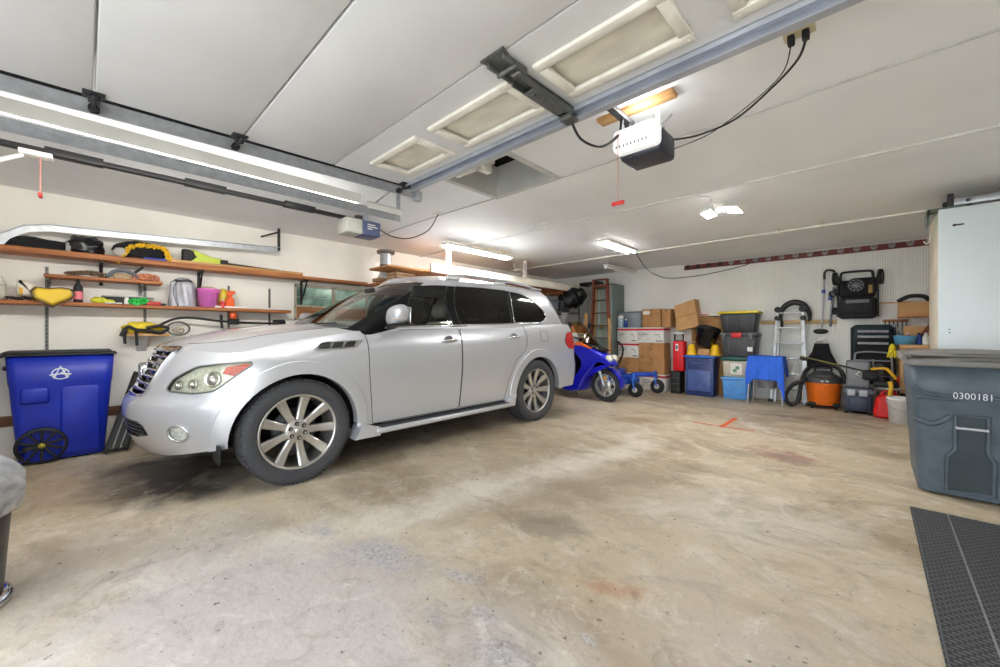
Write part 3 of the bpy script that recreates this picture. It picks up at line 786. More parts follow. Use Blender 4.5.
def painted(name, rgb, scale=1.3, amt=.05, stripes=None, rough=.6):
    """painted board with faint clouding; stripes adds vertical grooves (bump)."""
    m = mat(name, rgb, rough=rough, var=amt, scale=scale, bump=.06, bscale=40)
    if stripes:
        nt = m.node_tree; b = nt.nodes['Principled BSDF']; tc = nt.nodes.new('ShaderNodeTexCoord')
        w = nt.nodes.new('ShaderNodeTexWave'); w.bands_direction = 'X'; w.inputs['Scale'].default_value = stripes; w.inputs['Distortion'].default_value = 0
        bp = nt.nodes.new('ShaderNodeBump'); bp.inputs['Strength'].default_value = .8; bp.inputs['Distance'].default_value = .02
        r = nt.nodes.new('ShaderNodeValToRGB'); r.color_ramp.elements[0].position = .0; r.color_ramp.elements[1].position = .25
        r.color_ramp.elements[0].color = (.80, .80, .80, 1); r.color_ramp.elements[1].color = (1, 1, 1, 1)
        mx = nt.nodes.new('ShaderNodeMix'); mx.data_type = 'RGBA'; mx.blend_type = 'MULTIPLY'; mx.inputs[0].default_value = 1
        src = b.inputs['Base Color'].links[0].from_socket
        nt.links.new(tc.outputs['Object'], w.inputs['Vector']); nt.links.new(w.outputs['Fac'], r.inputs[0])
        nt.links.new(src, mx.inputs[6]); nt.links.new(r.outputs[0], mx.inputs[7]); nt.links.new(mx.outputs[2], b.inputs['Base Color'])
        nt.links.new(r.outputs[0], bp.inputs['Height']); nt.links.new(bp.outputs[0], b.inputs['Normal'])
    return m
def woodmat(name, rgb, dark, scale=3., axis='Y', rough=.55):
    if name in MATS: return MATS[name]
    m = mat(name, rgb, rough=rough, var=0)
    nt = m.node_tree; b = nt.nodes['Principled BSDF']; tc = nt.nodes.new('ShaderNodeTexCoord'); mp = nt.nodes.new('ShaderNodeMapping')
    st = {'X': (.06, 1, 1), 'Y': (1, .06, 1), 'Z': (1, 1, .06)}[axis]; mp.inputs['Scale'].default_value = st
    n = nt.nodes.new('ShaderNodeTexNoise'); n.inputs['Scale'].default_value = scale*12; n.inputs['Detail'].default_value = 5; n.inputs['Distortion'].default_value = .6
    r = nt.nodes.new('ShaderNodeValToRGB'); r.color_ramp.elements[0].position = .3; r.color_ramp.elements[1].position = .65
    r.color_ramp.elements[0].color = lin(dark)+(1,); r.color_ramp.elements[1].color = lin(rgb)+(1,)
    nt.links.new(tc.outputs['Object'], mp.inputs[0]); nt.links.new(mp.outputs[0], n.inputs['Vector']); nt.links.new(n.outputs['Fac'], r.inputs[0]); nt.links.new(r.outputs[0], b.inputs['Base Color'])
    return m
def dusty_pane():
    """old acrylic pane with a milky film."""
    if 'dusty_pane' in MATS: return MATS['dusty_pane']
    m = glass('dusty_pane', (.92, .90, .84), .05, 1.5); nt = m.node_tree
    d = nt.nodes.new('ShaderNodeBsdfDiffuse'); d.inputs[0].default_value = lin((226, 221, 207))+(1,)
    n = nt.nodes.new('ShaderNodeTexNoise'); n.inputs['Scale'].default_value = 2.2; r = nt.nodes.new('ShaderNodeMapRange'); r.inputs[1].default_value = .35; r.inputs[2].default_value = .65; r.inputs[3].default_value = .78; r.inputs[4].default_value = .98
    nt.links.new(n.outputs['Fac'], r.inputs[0]); x = nt.nodes.new('ShaderNodeMixShader'); o = next(q for q in nt.nodes if q.type == 'OUTPUT_MATERIAL')
    src = o.inputs[0].links[0].from_socket
    nt.links.new(r.outputs[0], x.inputs[0]); nt.links.new(src, x.inputs[1]); nt.links.new(d.outputs[0], x.inputs[2]); nt.links.new(x.outputs[0], o.inputs[0])
    return m
ceil_m = painted('ceiling_paint', (238, 239, 240), 1.2, .02)
wall_m = painted('wall_paint', (238, 235, 227), 1.5, .03)
wallb_m = painted('back_wall_paint', (230, 230, 226), 1.2, .04)
bead_m = painted('beadboard', (234, 234, 228), 1.2, .04, stripes=11.)
shelf_wood = woodmat('shelf_wood', (190, 120, 66), (132, 74, 36), 3, 'Y')
ply_wood = woodmat('plywood', (188, 128, 72), (150, 92, 46), 2, 'Y')
pine = woodmat('pine_board', (214, 172, 116), (178, 128, 76), 3, 'X')
pine_z = woodmat('pine_upright', (206, 164, 110), (168, 120, 70), 3, 'Z')
white_paint = mat('white_paint', (226, 224, 218), .5, 0, .04, 3)
galv = mat('galvanised_steel', (190, 193, 197), rough=.38, metal=.65, var=.06, scale=20)
galv_blue = mat('galvanised_strut', (186, 191, 202), rough=.42, metal=.6, var=.05, scale=6)
dark_iron = mat('dark_iron', (62, 62, 64), rough=.5, metal=.6, var=.12, scale=20)
black_rubber = mat('black_rubber', (22, 22, 24), rough=.6, var=.05)
black_fabric = mat('black_fabric', (24, 24, 27), rough=.9, var=.12, scale=20, bump=.3, bscale=50)

# ------------------------------------------------------------------ shell of the garage
XL, XR, YF, YB, ZC = -6.0, 2.9, -.85, 8.5, 2.6
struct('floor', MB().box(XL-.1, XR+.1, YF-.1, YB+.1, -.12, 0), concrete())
struct('ground', MB().box(-16, 13, -16, YF-.1, -.14, -.02), mat('driveway', (226, 224, 218), .85, 0, .06, 2, .2))
# left wall around the window opening
WY0, WY1, WZ0, WZ1 = 2.06, 4.3, 1.38, 1.90
struct('wall_left', MB().box(XL-.12, XL, YF, WY0, 0, ZC).box(XL-.12, XL, WY1, YB, 0, ZC).box(XL-.12, XL, WY0, WY1, 0, WZ0).box(XL-.12, XL, WY0, WY1, WZ1, ZC), wall_m)
struct('baseboard_left', MB().box(XL, XL+.02, YF, 6, .30, .40, .004), woodmat('base_board', (122, 84, 56), (90, 60, 40), 2, 'Y'))
win = MB()
for y in (WY0, 2.62, 3.18, 3.74, WY1-.04): win.box(XL-.07, XL-.02, y, y+.04, WZ0, WZ1)
win.box(XL-.07, XL-.02, WY0, WY1, WZ1-.035, WZ1).box(XL-.07, XL-.02, WY0, WY1, 1.57, 1.60).box(XL-.07, XL-.02, WY0, WY1, WZ0, WZ0+.03).box(XL-.05, XL-.045, WY0, WY1, 1.715, 1.722)
wo = struct('window_1', win, woodmat('window_wood', (196, 186, 168), (166, 150, 128), 3, 'Z'))
pane = bpy.data.materials.new('frosted_pane'); pane.use_nodes = True
nt = pane.node_tree; nt.nodes.clear(); o_ = nt.nodes.new('ShaderNodeOutputMaterial'); tl_ = nt.nodes.new('ShaderNodeBsdfTranslucent'); gl_ = nt.nodes.new('ShaderNodeBsdfGlossy'); mx_ = nt.nodes.new('ShaderNodeMixShader')
n_ = nt.nodes.new('ShaderNodeTexNoise'); n_.inputs['Scale'].default_value = 4; r_ = nt.nodes.new('ShaderNodeValToRGB'); r_.color_ramp.elements[0].position = .35; r_.color_ramp.elements[1].position = .65
r_.color_ramp.elements[0].color = lin((96, 108, 100))+(1,); r_.color_ramp.elements[1].color = lin((150, 162, 150))+(1,)
tcn = nt.nodes.new('ShaderNodeTexCoord'); nt.links.new(tcn.outputs['Object'], n_.inputs[0]); nt.links.new(n_.outputs['Fac'], r_.inputs[0]); nt.links.new(r_.outputs[0], tl_.inputs[0])
mx_.inputs[0].default_value = .08; gl_.inputs['Roughness'].default_value = .1; nt.links.new(tl_.outputs[0], mx_.inputs[1]); nt.links.new(gl_.outputs[0], mx_.inputs[2]); nt.links.new(mx_.outputs[0], o_.inputs[0])
for y in (WY0, 2.62, 3.18, 3.74): MB().box(XL-.05, XL-.046, y+.04, y+.56, 1.60, WZ1-.035).build('window_pane', pane, wo)
MB().box(XL-.06, XL-.035, WY0, WY1, WZ0+.03, 1.57).build('lower_panel', woodmat('window_panel', (182, 124, 74), (140, 88, 48), 2, 'Y'), wo)
# back wall: plain plaster on the left, grooved board on the right
struct('wall_back', MB().box(XL-.12, XR+.12, YB+.01, YB+.12, 0, ZC), wallb_m)
struct('wall_back_panel', MB().box(-2.1, XR, YB-.004, YB+.01, 0, 2.48), bead_m)
struct('trim_1', MB().box(-2.1, -2.09, YB-.008, YB, 0, 2.48), white_paint)
struct('wall_right', MB().box(XR, XR+.12, YF, YB, 0, ZC), wall_m)
struct('wall_front', MB().box(XL-.12, -5.80, YF-.15, YF, 0, ZC).box(-3.25, -2.75, YF-.15, YF, 0, ZC).box(2.2, XR+.12, YF-.15, YF, 0, ZC).box(-5.80, -3.25, YF-.15, YF, 2.15, ZC).box(-2.75, 2.2, YF-.15, YF, 2.2, ZC), wall_m)
# ceiling with the attic hatch opening
HX0, HX1, HY0, HY1 = -2.80, -2.06, 2.26, 2.92
struct('ceiling', MB().box(XL-.12, HX0, YF, YB+.1, ZC, ZC+.08).box(HX1, XR+.12, YF, YB+.1, ZC, ZC+.08).box(HX0, HX1, YF, HY0, ZC, ZC+.08).box(HX0, HX1, HY1, YB+.1, ZC, ZC+.08), ceil_m)
hb = MB(); hb.box(HX0-.04, HX0+.012, HY0-.04, HY1+.04, ZC-.01, ZC+.30).box(HX1-.012, HX1+.04, HY0-.04, HY1+.04, ZC-.01, ZC+.30).box(HX0+.012, HX1-.012, HY0-.04, HY0+.012, ZC-.01, ZC+.30).box(HX0+.012, HX1-.012, HY1-.012, HY1+.04, ZC-.01, ZC+.30)
hatch = thing('attic_hatch', 'open attic hatch in the ceiling with pale frame and dark space above', 'hatch', (0, 0, 0))
hb.build('hatch_frame', mat('hatch_paint', (196, 196, 192), .6, 0, .06, 5), hatch)
hl_ = MB(); hl_.box(HX0-.03, HX1+.03, HY0-.03, HY1+.03, 3.2, 3.22); 
for x in (HX0-.05, HX1+.03): hl_.box(x, x+.02, HY0-.05, HY1+.05, ZC+.30, 3.22)
for y in (HY0-.05, HY1+.03): hl_.box(HX0-.05, HX1+.05, y, y+.02, ZC+.30, 3.22)
hl_.build('attic_space', mat('attic_dark', (46, 42, 38), .9, 0, .2, 6), hatch)
lad = MB(); lad.box(-2.72, -2.36, 2.30, 2.44, 2.66, 2.71, .005).box(-2.72, -2.36, 2.30, 2.33, 2.60, 2.68, .004); lad.box(-2.44, -2.38, 2.30, 2.42, 2.58, 2.72, .005)
lo = lad.build('folded_attic_step', mat('hatch_white', (220, 218, 208), .5, 0, .05), hatch)
for x in (-2.68, -2.55, -2.42): MB().cyl((x, 2.29, 2.63), (x, 2.32, 2.63), .012).build('bolt', dark_iron, lo)
# surface conduits and taped joints on the ceiling
for i, (pts, r, mm) in enumerate([
    ([(XL, 4.22, ZC-.008), (XR, 4.23, ZC-.008)], .011, mat('conduit_grey', (206, 206, 202), .5, 0, .05)),
    ([(-5.9, 6.58, ZC-.012), (XR, 6.58, ZC-.012)], .013, mat('conduit_white', (224, 222, 214), .5, 0, .04))]):
    struct('trim_%d' % (i+2), MB().tube(pts, r, 8), mm)
tag(MB().tube(smooth_path([(-5.2, 2.93, 2.592), (-4.0, 2.89, 2.592), (-1.9, 2.95, 2.592), (-1.0, 2.90, 2.592), (-.55, 2.91, 2.585), (-.15, 2.9, 2.592), (.25, 2.88, 2.588), (1.2, 2.88, 2.592), (2.8, 2.9, 2.592)], 4), .006, 6).build('ceiling_cable', mat('cable_grey', (186, 186, 183), .6, 0, .05)),
    'thin grey cable stapled across the ceiling beyond the hatch', 'cable')
tag(MB().box(-3.20, -2.92, 4.02, 4.06, 2.582, 2.598, .003).build('ceiling_batten', white_paint), 'short white batten on the ceiling by the long grey conduit', 'batten')

# ------------------------------------------------------------------ raised double garage door
gd = thing('garage_door', 'wide off-white sectional garage door raised flat under the ceiling', 'garage door', (-.35, 1.87, 2.42))
door_m = mat('door_paint', (208, 208, 209), .5, 0, .025, 2)
dx0, dx1 = -2.80, 2.10
edges = [-.56, .03, .66, 1.23, 1.87]
wins = [(-2.56, -2.05), (-1.88, -1.28), (-1.09, -.54), (-.36, .20), (.38, .94), (1.12, 1.68)]
W0, W1 = 1.405, 1.70
O = Vector((.35, -1.87, -2.42)); MO = Matrix.Translation(O)
for i in range(4):
    y0, y1 = edges[i]+.004, edges[i+1]-.004
    m_ = MB()
    if i < 3: m_.box(dx0, dx1, y0, y1, 2.42, 2.462, .006, M=MO)
    else:
        m_.box(dx0, dx1, y0, W0, 2.42, 2.462, 0, M=MO).box(dx0, dx1, W1, y1, 2.42, 2.462, 0, M=MO)
        xs = [dx0]+[x for w in wins for x in w]+[dx1]
        for a, b in zip(xs[::2], xs[1::2]): m_.box(a, b, W0, W1, 2.42, 2.462, 0, M=MO)
    sec = m_.build('door_section', door_m, gd)
    if i == 3:
        for a, b in wins:
            f_ = MB(); fw_ = .05
            for (xa, xb, ya, yb) in ((a-.02, b+.02, W0-.02, W0+fw_-.02), (a-.02, b+.02, W1-fw_+.02, W1+.02), (a-.02, a+fw_-.02, W0+.03, W1-.03), (b-fw_+.02, b+.02, W0+.03, W1-.03)):
                f_.box(xa, xb, ya, yb, 2.404, 2.425, .005, M=MO)
            for x in (a, (a+b)/2, b):
                for y in (W0-.004, W1+.004): f_.cyl((x, y, 2.402), (x, y, 2.405), .006, M=MO, n=8)
            fo = f_.build('window_frame', mat('door_window_frame', (224, 220, 210), .5, 0, .05), sec)
            MB().box(a, b, W0, W1, 2.445, 2.449, M=MO).build('window_pane', dusty_pane(), sec)
strut = MB()
strut.box(dx0+.02, dx1, 1.80, 1.86, 2.414, 2.42, 0, M=MO).box(dx0+.02, dx1, 1.86, 1.866, 2.362, 2.42, 0, M=MO).box(dx0+.02, dx1, 1.82, 1.866, 2.358, 2.364, 0, M=MO).box(dx0+.02, dx1, 1.80, 1.806, 2.392, 2.42, 0, M=MO)
strut.build('door_strut', galv_blue, gd)
for y in (.03, .64, 1.80):
    h_ = MB(); h_.box(-2.80, -2.73, y-.04, y+.04, 2.410, 2.42, .003, M=MO); h_.box(-2.79, -2.76, y-.022, y+.022, 2.38, 2.412, .005, M=MO); h_.cyl((-2.86, y, 2.385), (-2.70, y, 2.385), .007, M=MO); h_.cyl((-2.872, y, 2.385), (-2.845, y, 2.385), .022, M=MO)
    h_.build('roller_hinge', dark_iron, gd)
# bracket of the opener on the top section
ob = MB()
ob.box(-1.225, -1.155, 1.38, 1.80, 2.40, 2.412, .003, M=MO).box(-1.225, -1.218, 1.38, 1.80, 2.368, 2.412, 0, M=MO).box(-1.162, -1.155, 1.38, 1.80, 2.368, 2.412, 0, M=MO).box(-1.225, -1.155, 1.46, 1.74, 2.366, 2.372, .002, M=MO)
ob.prism([(-1.255, 1.20), (-1.115, 1.20), (-1.165, 1.36), (-1.215, 1.36)], 2.410, 2.418, M=MO)
for x in (-1.235, -1.145): ob.box(x, x+.014, 1.22, 1.38, 2.385, 2.415, .004, M=MO)
ob.cyl((-1.24, 1.30, 2.39), (-1.125, 1.30, 2.39), .011, M=MO)
for y in (1.50, 1.60, 1.70): ob.cyl((-1.19, y, 2.360), (-1.19, y, 2.368), .010, M=MO, n=8)
ob.box(-1.225, -1.150, 1.76, 1.84, 2.345, 2.372, .006, M=MO)
ob.build('opener_bracket', mat('bracket_steel', (104, 106, 104), .45, .6, .1, 20), gd)
gd.rotation_euler.x = .028
# door tracks
def track(name, label, pts, r=.026, hang=None, end=None):
    t = thing(name, label, 'door track', pts[0])
    P = [Vector(p)-Vector(pts[0]) for p in pts]
    m_ = MB(); prof = [(-.026, .012), (-.026, -.012), (.026, -.012), (.026, .012)]
    # open channel: swept flat web with two lips
    for (dz0, dz1, dx) in ((-.026, .026, -.012), ):
        pass
    up = Vector((0, 0, 1))
    def sweep(cs):
        vs = []
        for i, p in enumerate(P):
            tg = (P[min(i+1, len(P)-1)]-P[max(i-1, 0)]).normalized(); sd = Vector((1, 0, 0)); nr = sd.cross(tg)*-1
            for (a, b) in cs: vs.append(p+sd*a+nr*b)
        n = len(cs); fs = [(i*n+k, i*n+(k+1) % n, (i+1)*n+(k+1) % n, (i+1)*n+k) for i in range(len(P)-1) for k in range(n)]
        fs += [tuple(range(n)), tuple(range((len(P)-1)*n, len(P)*n))]
        return vs, fs
    for cs in ([(-.014, -.03), (-.011, -.03), (-.011, .03), (-.014, .03)], [(-.014, -.03), (.014, -.036), (.014, -.033), (-.014, -.027)], [(-.014, .03), (.014, .036), (.014, .033), (-.014, .027)]):
        m_.add(*sweep(cs))
    m_.build('track_channel', galv, t)
    return t
t1 = track('door_track', 'grey steel track carrying the left edge of the raised wide door', [(-2.865, -.60, 2.322), (-2.865, 2.02, 2.395)])
a_ = MB(); sk_ = Matrix(((1, 0, 0, 0), (0, 1, 0, 0), (0, .0279, 1, 0), (0, 0, 0, 1))); a_.box(-.022, -.016, .0, 2.62, .02, .075, M=sk_).box(-.045, -.016, .0, 2.62, .07, .076, M=sk_); a_.build('track_angle', dark_iron, t1)
MB().box(-.03, -.02, 2.40, 2.44, .10, .278).build('track_hanger', galv, t1); MB().box(-.03, .03, 2.56, 2.62, .02, .10, .004).build('track_end', galv, t1)
t2 = track('door_track', 'white-grey track of the narrow closed door, running beside the wide door', [(-3.22, -.75, 1.9), (-3.22, -.72, 2.1), (-3.22, -.62, 2.22), (-3.22, -.45, 2.262), (-3.22, 2.05, 2.275)])
b_ = MB(); b_.box(.02, .026, 2.45, 2.80, .392, .45).box(.0, .026, 2.45, 2.80, .445, .451); b_.build('track_angle', white_paint, t2)
c_ = MB(); c_.box(-.02, -.012, 2.76, 2.80, .36, .70).tube([(-.016, 2.78, .69), (-.016, 2.5, .42)], .008, 6); c_.build('track_hanger', galv, t2)
t3 = track('door_track', 'bare galvanised track curving down along the shelf wall', [(-5.78, -.62, 1.75), (-5.78, -.58, 1.95), (-5.78, -.50, 2.09), (-5.78, -.38, 2.18), (-5.78, -.22, 2.215), (-5.78, .0, 2.222), (-5.78, .9, 2.265), (-5.78, 1.80, 2.31)])
c_ = MB(); c_.box(-.02, .0, 2.40, 2.43, .55, .85).tube([(-.01, 2.41, .80), (-.18, 2.25, .74)], .012, 6); c_.build('track_hanger', dark_iron, t3)
# closed narrow door behind the camera's left
nd = thing('garage_door', 'narrow closed garage door beside the shelf wall', 'garage door', (-4.52, YF+.02, 0))
for k in range(4): MB().box(-1.27, 1.27, -.02, .02, .01+k*.535, .54+k*.535, .006).build('door_section', door_m, nd)

# ------------------------------------------------------------------ openers
op = thing('garage_door_opener', 'ceiling-hung door opener with lit white lens over the wide door', 'garage door opener', (-1.0, 2.33, 2.265))
body_m = mat('opener_body', (44, 46, 58), .35, 0, .04)
m_ = MB(); m_.box(-.15, .15, -.05, .22, .0, .17, .03); m_.build('motor_case', body_m, op)
m_ = MB(); m_.box(-.155, .155, -.15, -.03, .025, .18, .035, seg=3)
lens = m_.build('lamp_lens', mat('opener_lens', (238, 238, 240), .35, 0, 0, emit=.35), op)
for k in range(9): MB().box(-.12+k*.026, -.113+k*.026, -.1555, -.150, .045, .062).build('vent_slot', mat('slot_grey', (120, 122, 126), .5, 0, 0), lens)
op.scale = (.87, .87, .87); op.location = (-1.0, 2.31, 2.255)
m_ = MB(); m_.box(-.09, .12, .215, .235, .03, .15, .01); m_.cyl((.04, .23, .06), (.04, .245, .06), .02); m_.build('control_panel', black_rubber, op)
m_ = MB(); m_.box(-.125, -.075, -2.9, .05, .262, .297, .004).box(-.12, -.08, -.02, .05, .165, .265, .003); m_.build('drive_rail', dark_iron, op)
m_ = MB()
for x in (-.12, .10):
    m_.box(x-.015, x+.015, .02, .025, .16, .31).tube([(x, .02, .17), (x+.05, .14, .30)], .007, 4)
m_.box(-.15, .14, .0, .04, .165, .178); m_.build('hanger_bracket', galv, op)
m_ = MB(); m_.tube(smooth_path([(-.22, -.56, .13), (-.21, -.46, .04), (-.16, -.33, .015), (-.125, -.22, .07), (-.10, -.12, .165)], 5), .014, 8, flat=.5)
m_.tube([(-.10, -.12, .165), (-.10, -.10, .262)], .012, 6); m_.build('door_arm', black_rubber, op)
m_ = MB(); m_.tube([(-.10, -.16, .15), (-.10, -.16, -.32)], .0025, 6); pc = m_.build('pull_cord', mat('cord_red', (206, 130, 120), .7, 0, .05), op)
MB().box(-.145, -.055, -.17, -.15, -.345, -.318, .006).build('pull_handle', mat('handle_red', (196, 44, 40), .4, 0, .05), pc)
MB().tube(smooth_path([(-.02, -.10, .0), (-.02, -.11, -.06), (.03, -.13, -.10), (.06, -.14, -.075)], 4), .002, 5).build('antenna_wire', black_rubber, op)
tag(MB().box(-.24, .24, -.045, .045, -.012, .012, .004).build('mounting_board', pine, None, (-1.06, 2.34, 2.587), .0), 'pine board screwed to the ceiling above the lit opener', 'board')
lo_ = thing('garage_door_opener', 'grey and blue opener motor hanging near the shelf wall', 'garage door opener', (-4.36, 2.20, 2.33))
MB().box(-.12, .12, -.20, .0, .0, .17, .015).build('motor_case', mat('opener_grey', (176, 176, 168), .5, 0, .06), lo_)
m_ = MB(); m_.box(-.125, .125, .0, .22, .0, .17, .012); bc = m_.build('blue_cover', mat('opener_blue', (78, 88, 122), .4, 0, .05), lo_)
m_ = MB()
for k, (w_, z) in enumerate(((.10, .125), (.13, .10), (.06, .075))): m_.box(.1255, .1262, .05, .05+w_, z-.006, z+.006)
m_.build('lettering', white_paint, bc)
MB().cyl((.05, -.02, .17), (.05, -.02, .22), .045).build('chain_sprocket', dark_iron, lo_)
m_ = MB(); m_.box(-.03, .03, -3.0, -.05, .165, .20, .003)
for k in range(3): m_.box(-.04, .04, -2.4+k*.8, -2.1+k*.8, .16, .215, .003)
m_.build('drive_rail', mat('rail_black', (34, 34, 36), .5, .4, .1), lo_)
MB().box(-.03, .03, .05, .1, .17, .268).build('hanger_bracket', galv, lo_)
m_ = MB(); m_.box(-.05, .05, -2.52, -2.36, .13, .165, .006).tube([(0, -2.5, .13), (.02, -2.75, -.05), (.02, -3.0, -.28)], .016, 6); m_.build('door_arm', white_paint, lo_)
m_ = MB(); m_.tube([(0, -2.42, .13), (.0, -2.42, -.13)], .004, 6); pc = m_.build('pull_cord', mat('cord_red', (206, 130, 120)), lo_)
MB().box(-.04, .04, -2.43, -2.41, -.155, -.125, .006).build('pull_handle', mat('handle_red', (196, 44, 40)), pc)
# outlets and cords on the ceiling
def outlet(label, x, y, plate):
    t = thing('ceiling_outlet', label, 'outlet', (x, y, 2.6)); m_ = MB(); m_.box(-.06, .06, -.04, .04, -.008, 0, .002); m_.build('cover_plate', plate, t)
    return t
oa = outlet('beige ceiling outlet with two black plugs above the strut', -.24, 2.28, mat('plate_beige', (206, 194, 160), .4, 0, .04))
for x in (-.03, .025): MB().box(x-.014, x+.014, -.02, .02, -.05, -.008, .006).build('plug', black_rubber, oa)
outlet('small white ceiling outlet feeding the blue opener', -3.68, 2.84, white_paint)
tag(MB().tube(smooth_path([(-.215, 2.28, 2.55), (-.25, 2.33, 2.50), (-.36, 2.42, 2.46), (-.55, 2.52, 2.405), (-.74, 2.54, 2.39), (-.86, 2.53, 2.40), (-.90, 2.50, 2.40)], 6), .006, 6).build('electric_cable', black_rubber), 'thick black cord sagging from ceiling plugs to the lit opener', 'cord')
tag(MB().tube(smooth_path([(-.27, 2.28, 2.55), (-.32, 2.36, 2.47), (-.50, 2.47, 2.42), (-.70, 2.56, 2.385), (-.87, 2.55, 2.36), (-.90, 2.47, 2.32)], 6), .003, 6).build('thin_cord', black_rubber), 'thin black cord hanging just beside the thick opener cord', 'cord')
tag(MB().tube(smooth_path([(-4.30, 2.42, 2.45), (-4.20, 2.55, 2.36), (-4.05, 2.7, 2.34), (-3.85, 2.82, 2.42), (-3.70, 2.84, 2.56), (-3.68, 2.84, 2.59)], 6), .006, 6).build('electric_cable', black_rubber), 'black cord looping from the blue opener up to its outlet', 'cord')

# ------------------------------------------------------------------ lamps
def area(name, loc, size, energy, rot=(0, 0, 0), col=(1, 1, 1), sy=None):
    l = bpy.data.lights.new(name, 'AREA'); l.energy = energy; l.color = col; l.size = size
    if sy: l.shape = 'RECTANGLE'; l.size_y = sy
    o = bpy.data.objects.new(name, l); COL.objects.link(o); o.location = loc; o.rotation_euler = rot; return o
glow = lamp_mat('led_glow', (252, 251, 248), 185.)
tube_glow = lamp_mat('tube_glow', (252, 250, 244), 85.)
ll = thing('led_lamp', 'two-winged LED lamp glowing on the ceiling', 'lamp', (-1.19, 4.78, 2.6))
MB().cyl((0, 0, -.06), (0, 0, 0), .05).cyl((0, 0, -.085), (0, 0, -.06), .035).build('lamp_base', white_paint, ll)
for sgn, w_ in ((-1, .055), (1, .075)):
    M_ = TR(sgn*.12, .0, -.075, ry=sgn*.22)
    wg = MB().box(-w_, w_, -.13, .13, -.008, .012, .004, M=M_).build('lamp_wing', white_paint, ll)
    MB().box(-w_+.008, w_-.008, -.12, .12, -.012, -.007, M=M_).build('led_panel', glow, wg)
tag(MB().tube(smooth_path([(-1.25, 4.62, 2.59), (-1.2, 4.45, 2.595), (-1.28, 4.30, 2.595)], 4), .004, 6).build('pull_chain', galv), 'short chain on the ceiling by the winged LED lamp', 'chain')
f1 = thing('shop_light', 'long lit shop light above the storage platform', 'lamp', (-4.60, 4.38, 2.50))
MB().prism([(-.09, 0), (.09, 0), (.05, .05), (-.05, .05)], -.72, .72, M=Matrix.Rotation(PI/2, 4, 'X')).build('housing', white_paint, f1)
for x in (-.04, .04): MB().cyl((x, -.70, -.012), (x, .70, -.012), .014).build('lamp_tube', tube_glow, f1)
for y in (-.6, .6): MB().tube([(0, y, .05), (0, y, .10)], .003, 5).build('chain', galv, f1)
sl = thing('added_strip_light', 'added long white strip lamp along the narrow door track, brightening the shelf wall', 'lamp', (-3.21, .55, 2.335))  # added lamp to brighten the dark left wall; glow faces away from camera
MB().prism([(.03, -.02), (.03, .055), (-.05, .055), (-.05, .035), (.0, -.02)], -1.08, 1.08, M=Matrix.Rotation(PI/2, 4, 'X')).build('housing', white_paint, sl)
MB().add([(-.052, -1.06, .034), (-.052, 1.06, .034), (-.003, 1.06, -.020), (-.003, -1.06, -.020)], [(0, 1, 2, 3)]).build('added_lamp_strip', lamp_mat('added_strip_glow', (252, 250, 244), 60.), sl)
f2 = thing('shop_light', 'white twin-tube shop light near the middle of the ceiling', 'lamp', (-2.95, 5.87, 2.57))
MB().box(-.11, .11, -.52, .52, 0, .03, .006).build('housing', white_paint, f2)
for x in (-.06, .06): MB().cyl((x, -.5, -.012), (x, .5, -.012), .014).build('lamp_tube', lamp_mat('tube_dim', (252, 251, 248), 34.), f2)
f3 = thing('tube_light', 'single grey tube lamp hung before the corner cabinet', 'lamp', (-3.70, 7.5, 2.46))
MB().box(-.05, .05, -.62, .62, .02, .06, .006).build('housing', mat('lamp_grey', (190, 190, 186), .5, 0, .05), f3)
MB().cyl((0, -.6, -.0), (0, .6, -.0), .02).build('lamp_tube', mat('tube_off', (236, 236, 232), .3, 0, 0), f3)
for y in (-.62, .58): MB().box(-.03, .03, y, y+.04, -.03, .03, .005).build('end_socket', white_paint, f3)
for y in (-.5, .5): MB().tube([(0, y, .06), (0, y, .14)], .004, 5).build('hanger', galv, f3)
tag(MB().tube(smooth_path([(-2.9, 6.40, 2.59), (-2.92, 6.6, 2.50), (-3.0, 7.2, 2.36), (-3.0, 8.0, 2.30), (-2.75, 8.43, 2.33), (-2.3, 8.45, 2.36), (-1.75, 8.44, 2.44), (-1.45, 8.41, 2.53)], 6), .007, 6).build('electric_cable', black_rubber), 'black cord drooping from shop light across the back wall', 'cord')
for lb, (x, y) in (('left of two hooks screwed into the ceiling near the clip rail', (-.896, 6.376)), ('right of two hooks screwed into the ceiling near the clip rail', (-.434, 6.298))):
    tag(MB().tube(smooth_path([(0, 0, .0), (0, 0, -.03), (.02, 0, -.06), (0, 0, -.085), (-.025, 0, -.06)], 4), .004, 6).build('ceiling_hook', mat('hook_brass', (196, 180, 140), .4, .5, 0), None, (x, y, 2.6)), lb, 'hook')
# light the lamps give and the day outside
def bulb(name, loc, energy, radius=.1, col=(.97, .985, 1)):
    l = bpy.data.lights.new(name, 'POINT'); l.energy = energy; l.color = col; l.shadow_soft_size = radius
    o = bpy.data.objects.new(name, l); COL.objects.link(o); o.location = loc
bulb('opener_bulb', (-1.0, 2.28, 2.50), 2.2, .05)
w_ = bpy.data.worlds.new('world'); scene.world = w_; w_.use_nodes = True
bg = w_.node_tree.nodes['Background']; bg.inputs[0].default_value = (.88, .94, 1, 1); bg.inputs[1].default_value = 3.5
pt = area('door_portal', (-.275, YF-.16, 1.1), 4.95, 1, rot=(PI/2, 0, PI), sy=2.2)
pt.data.cycles.is_portal = True
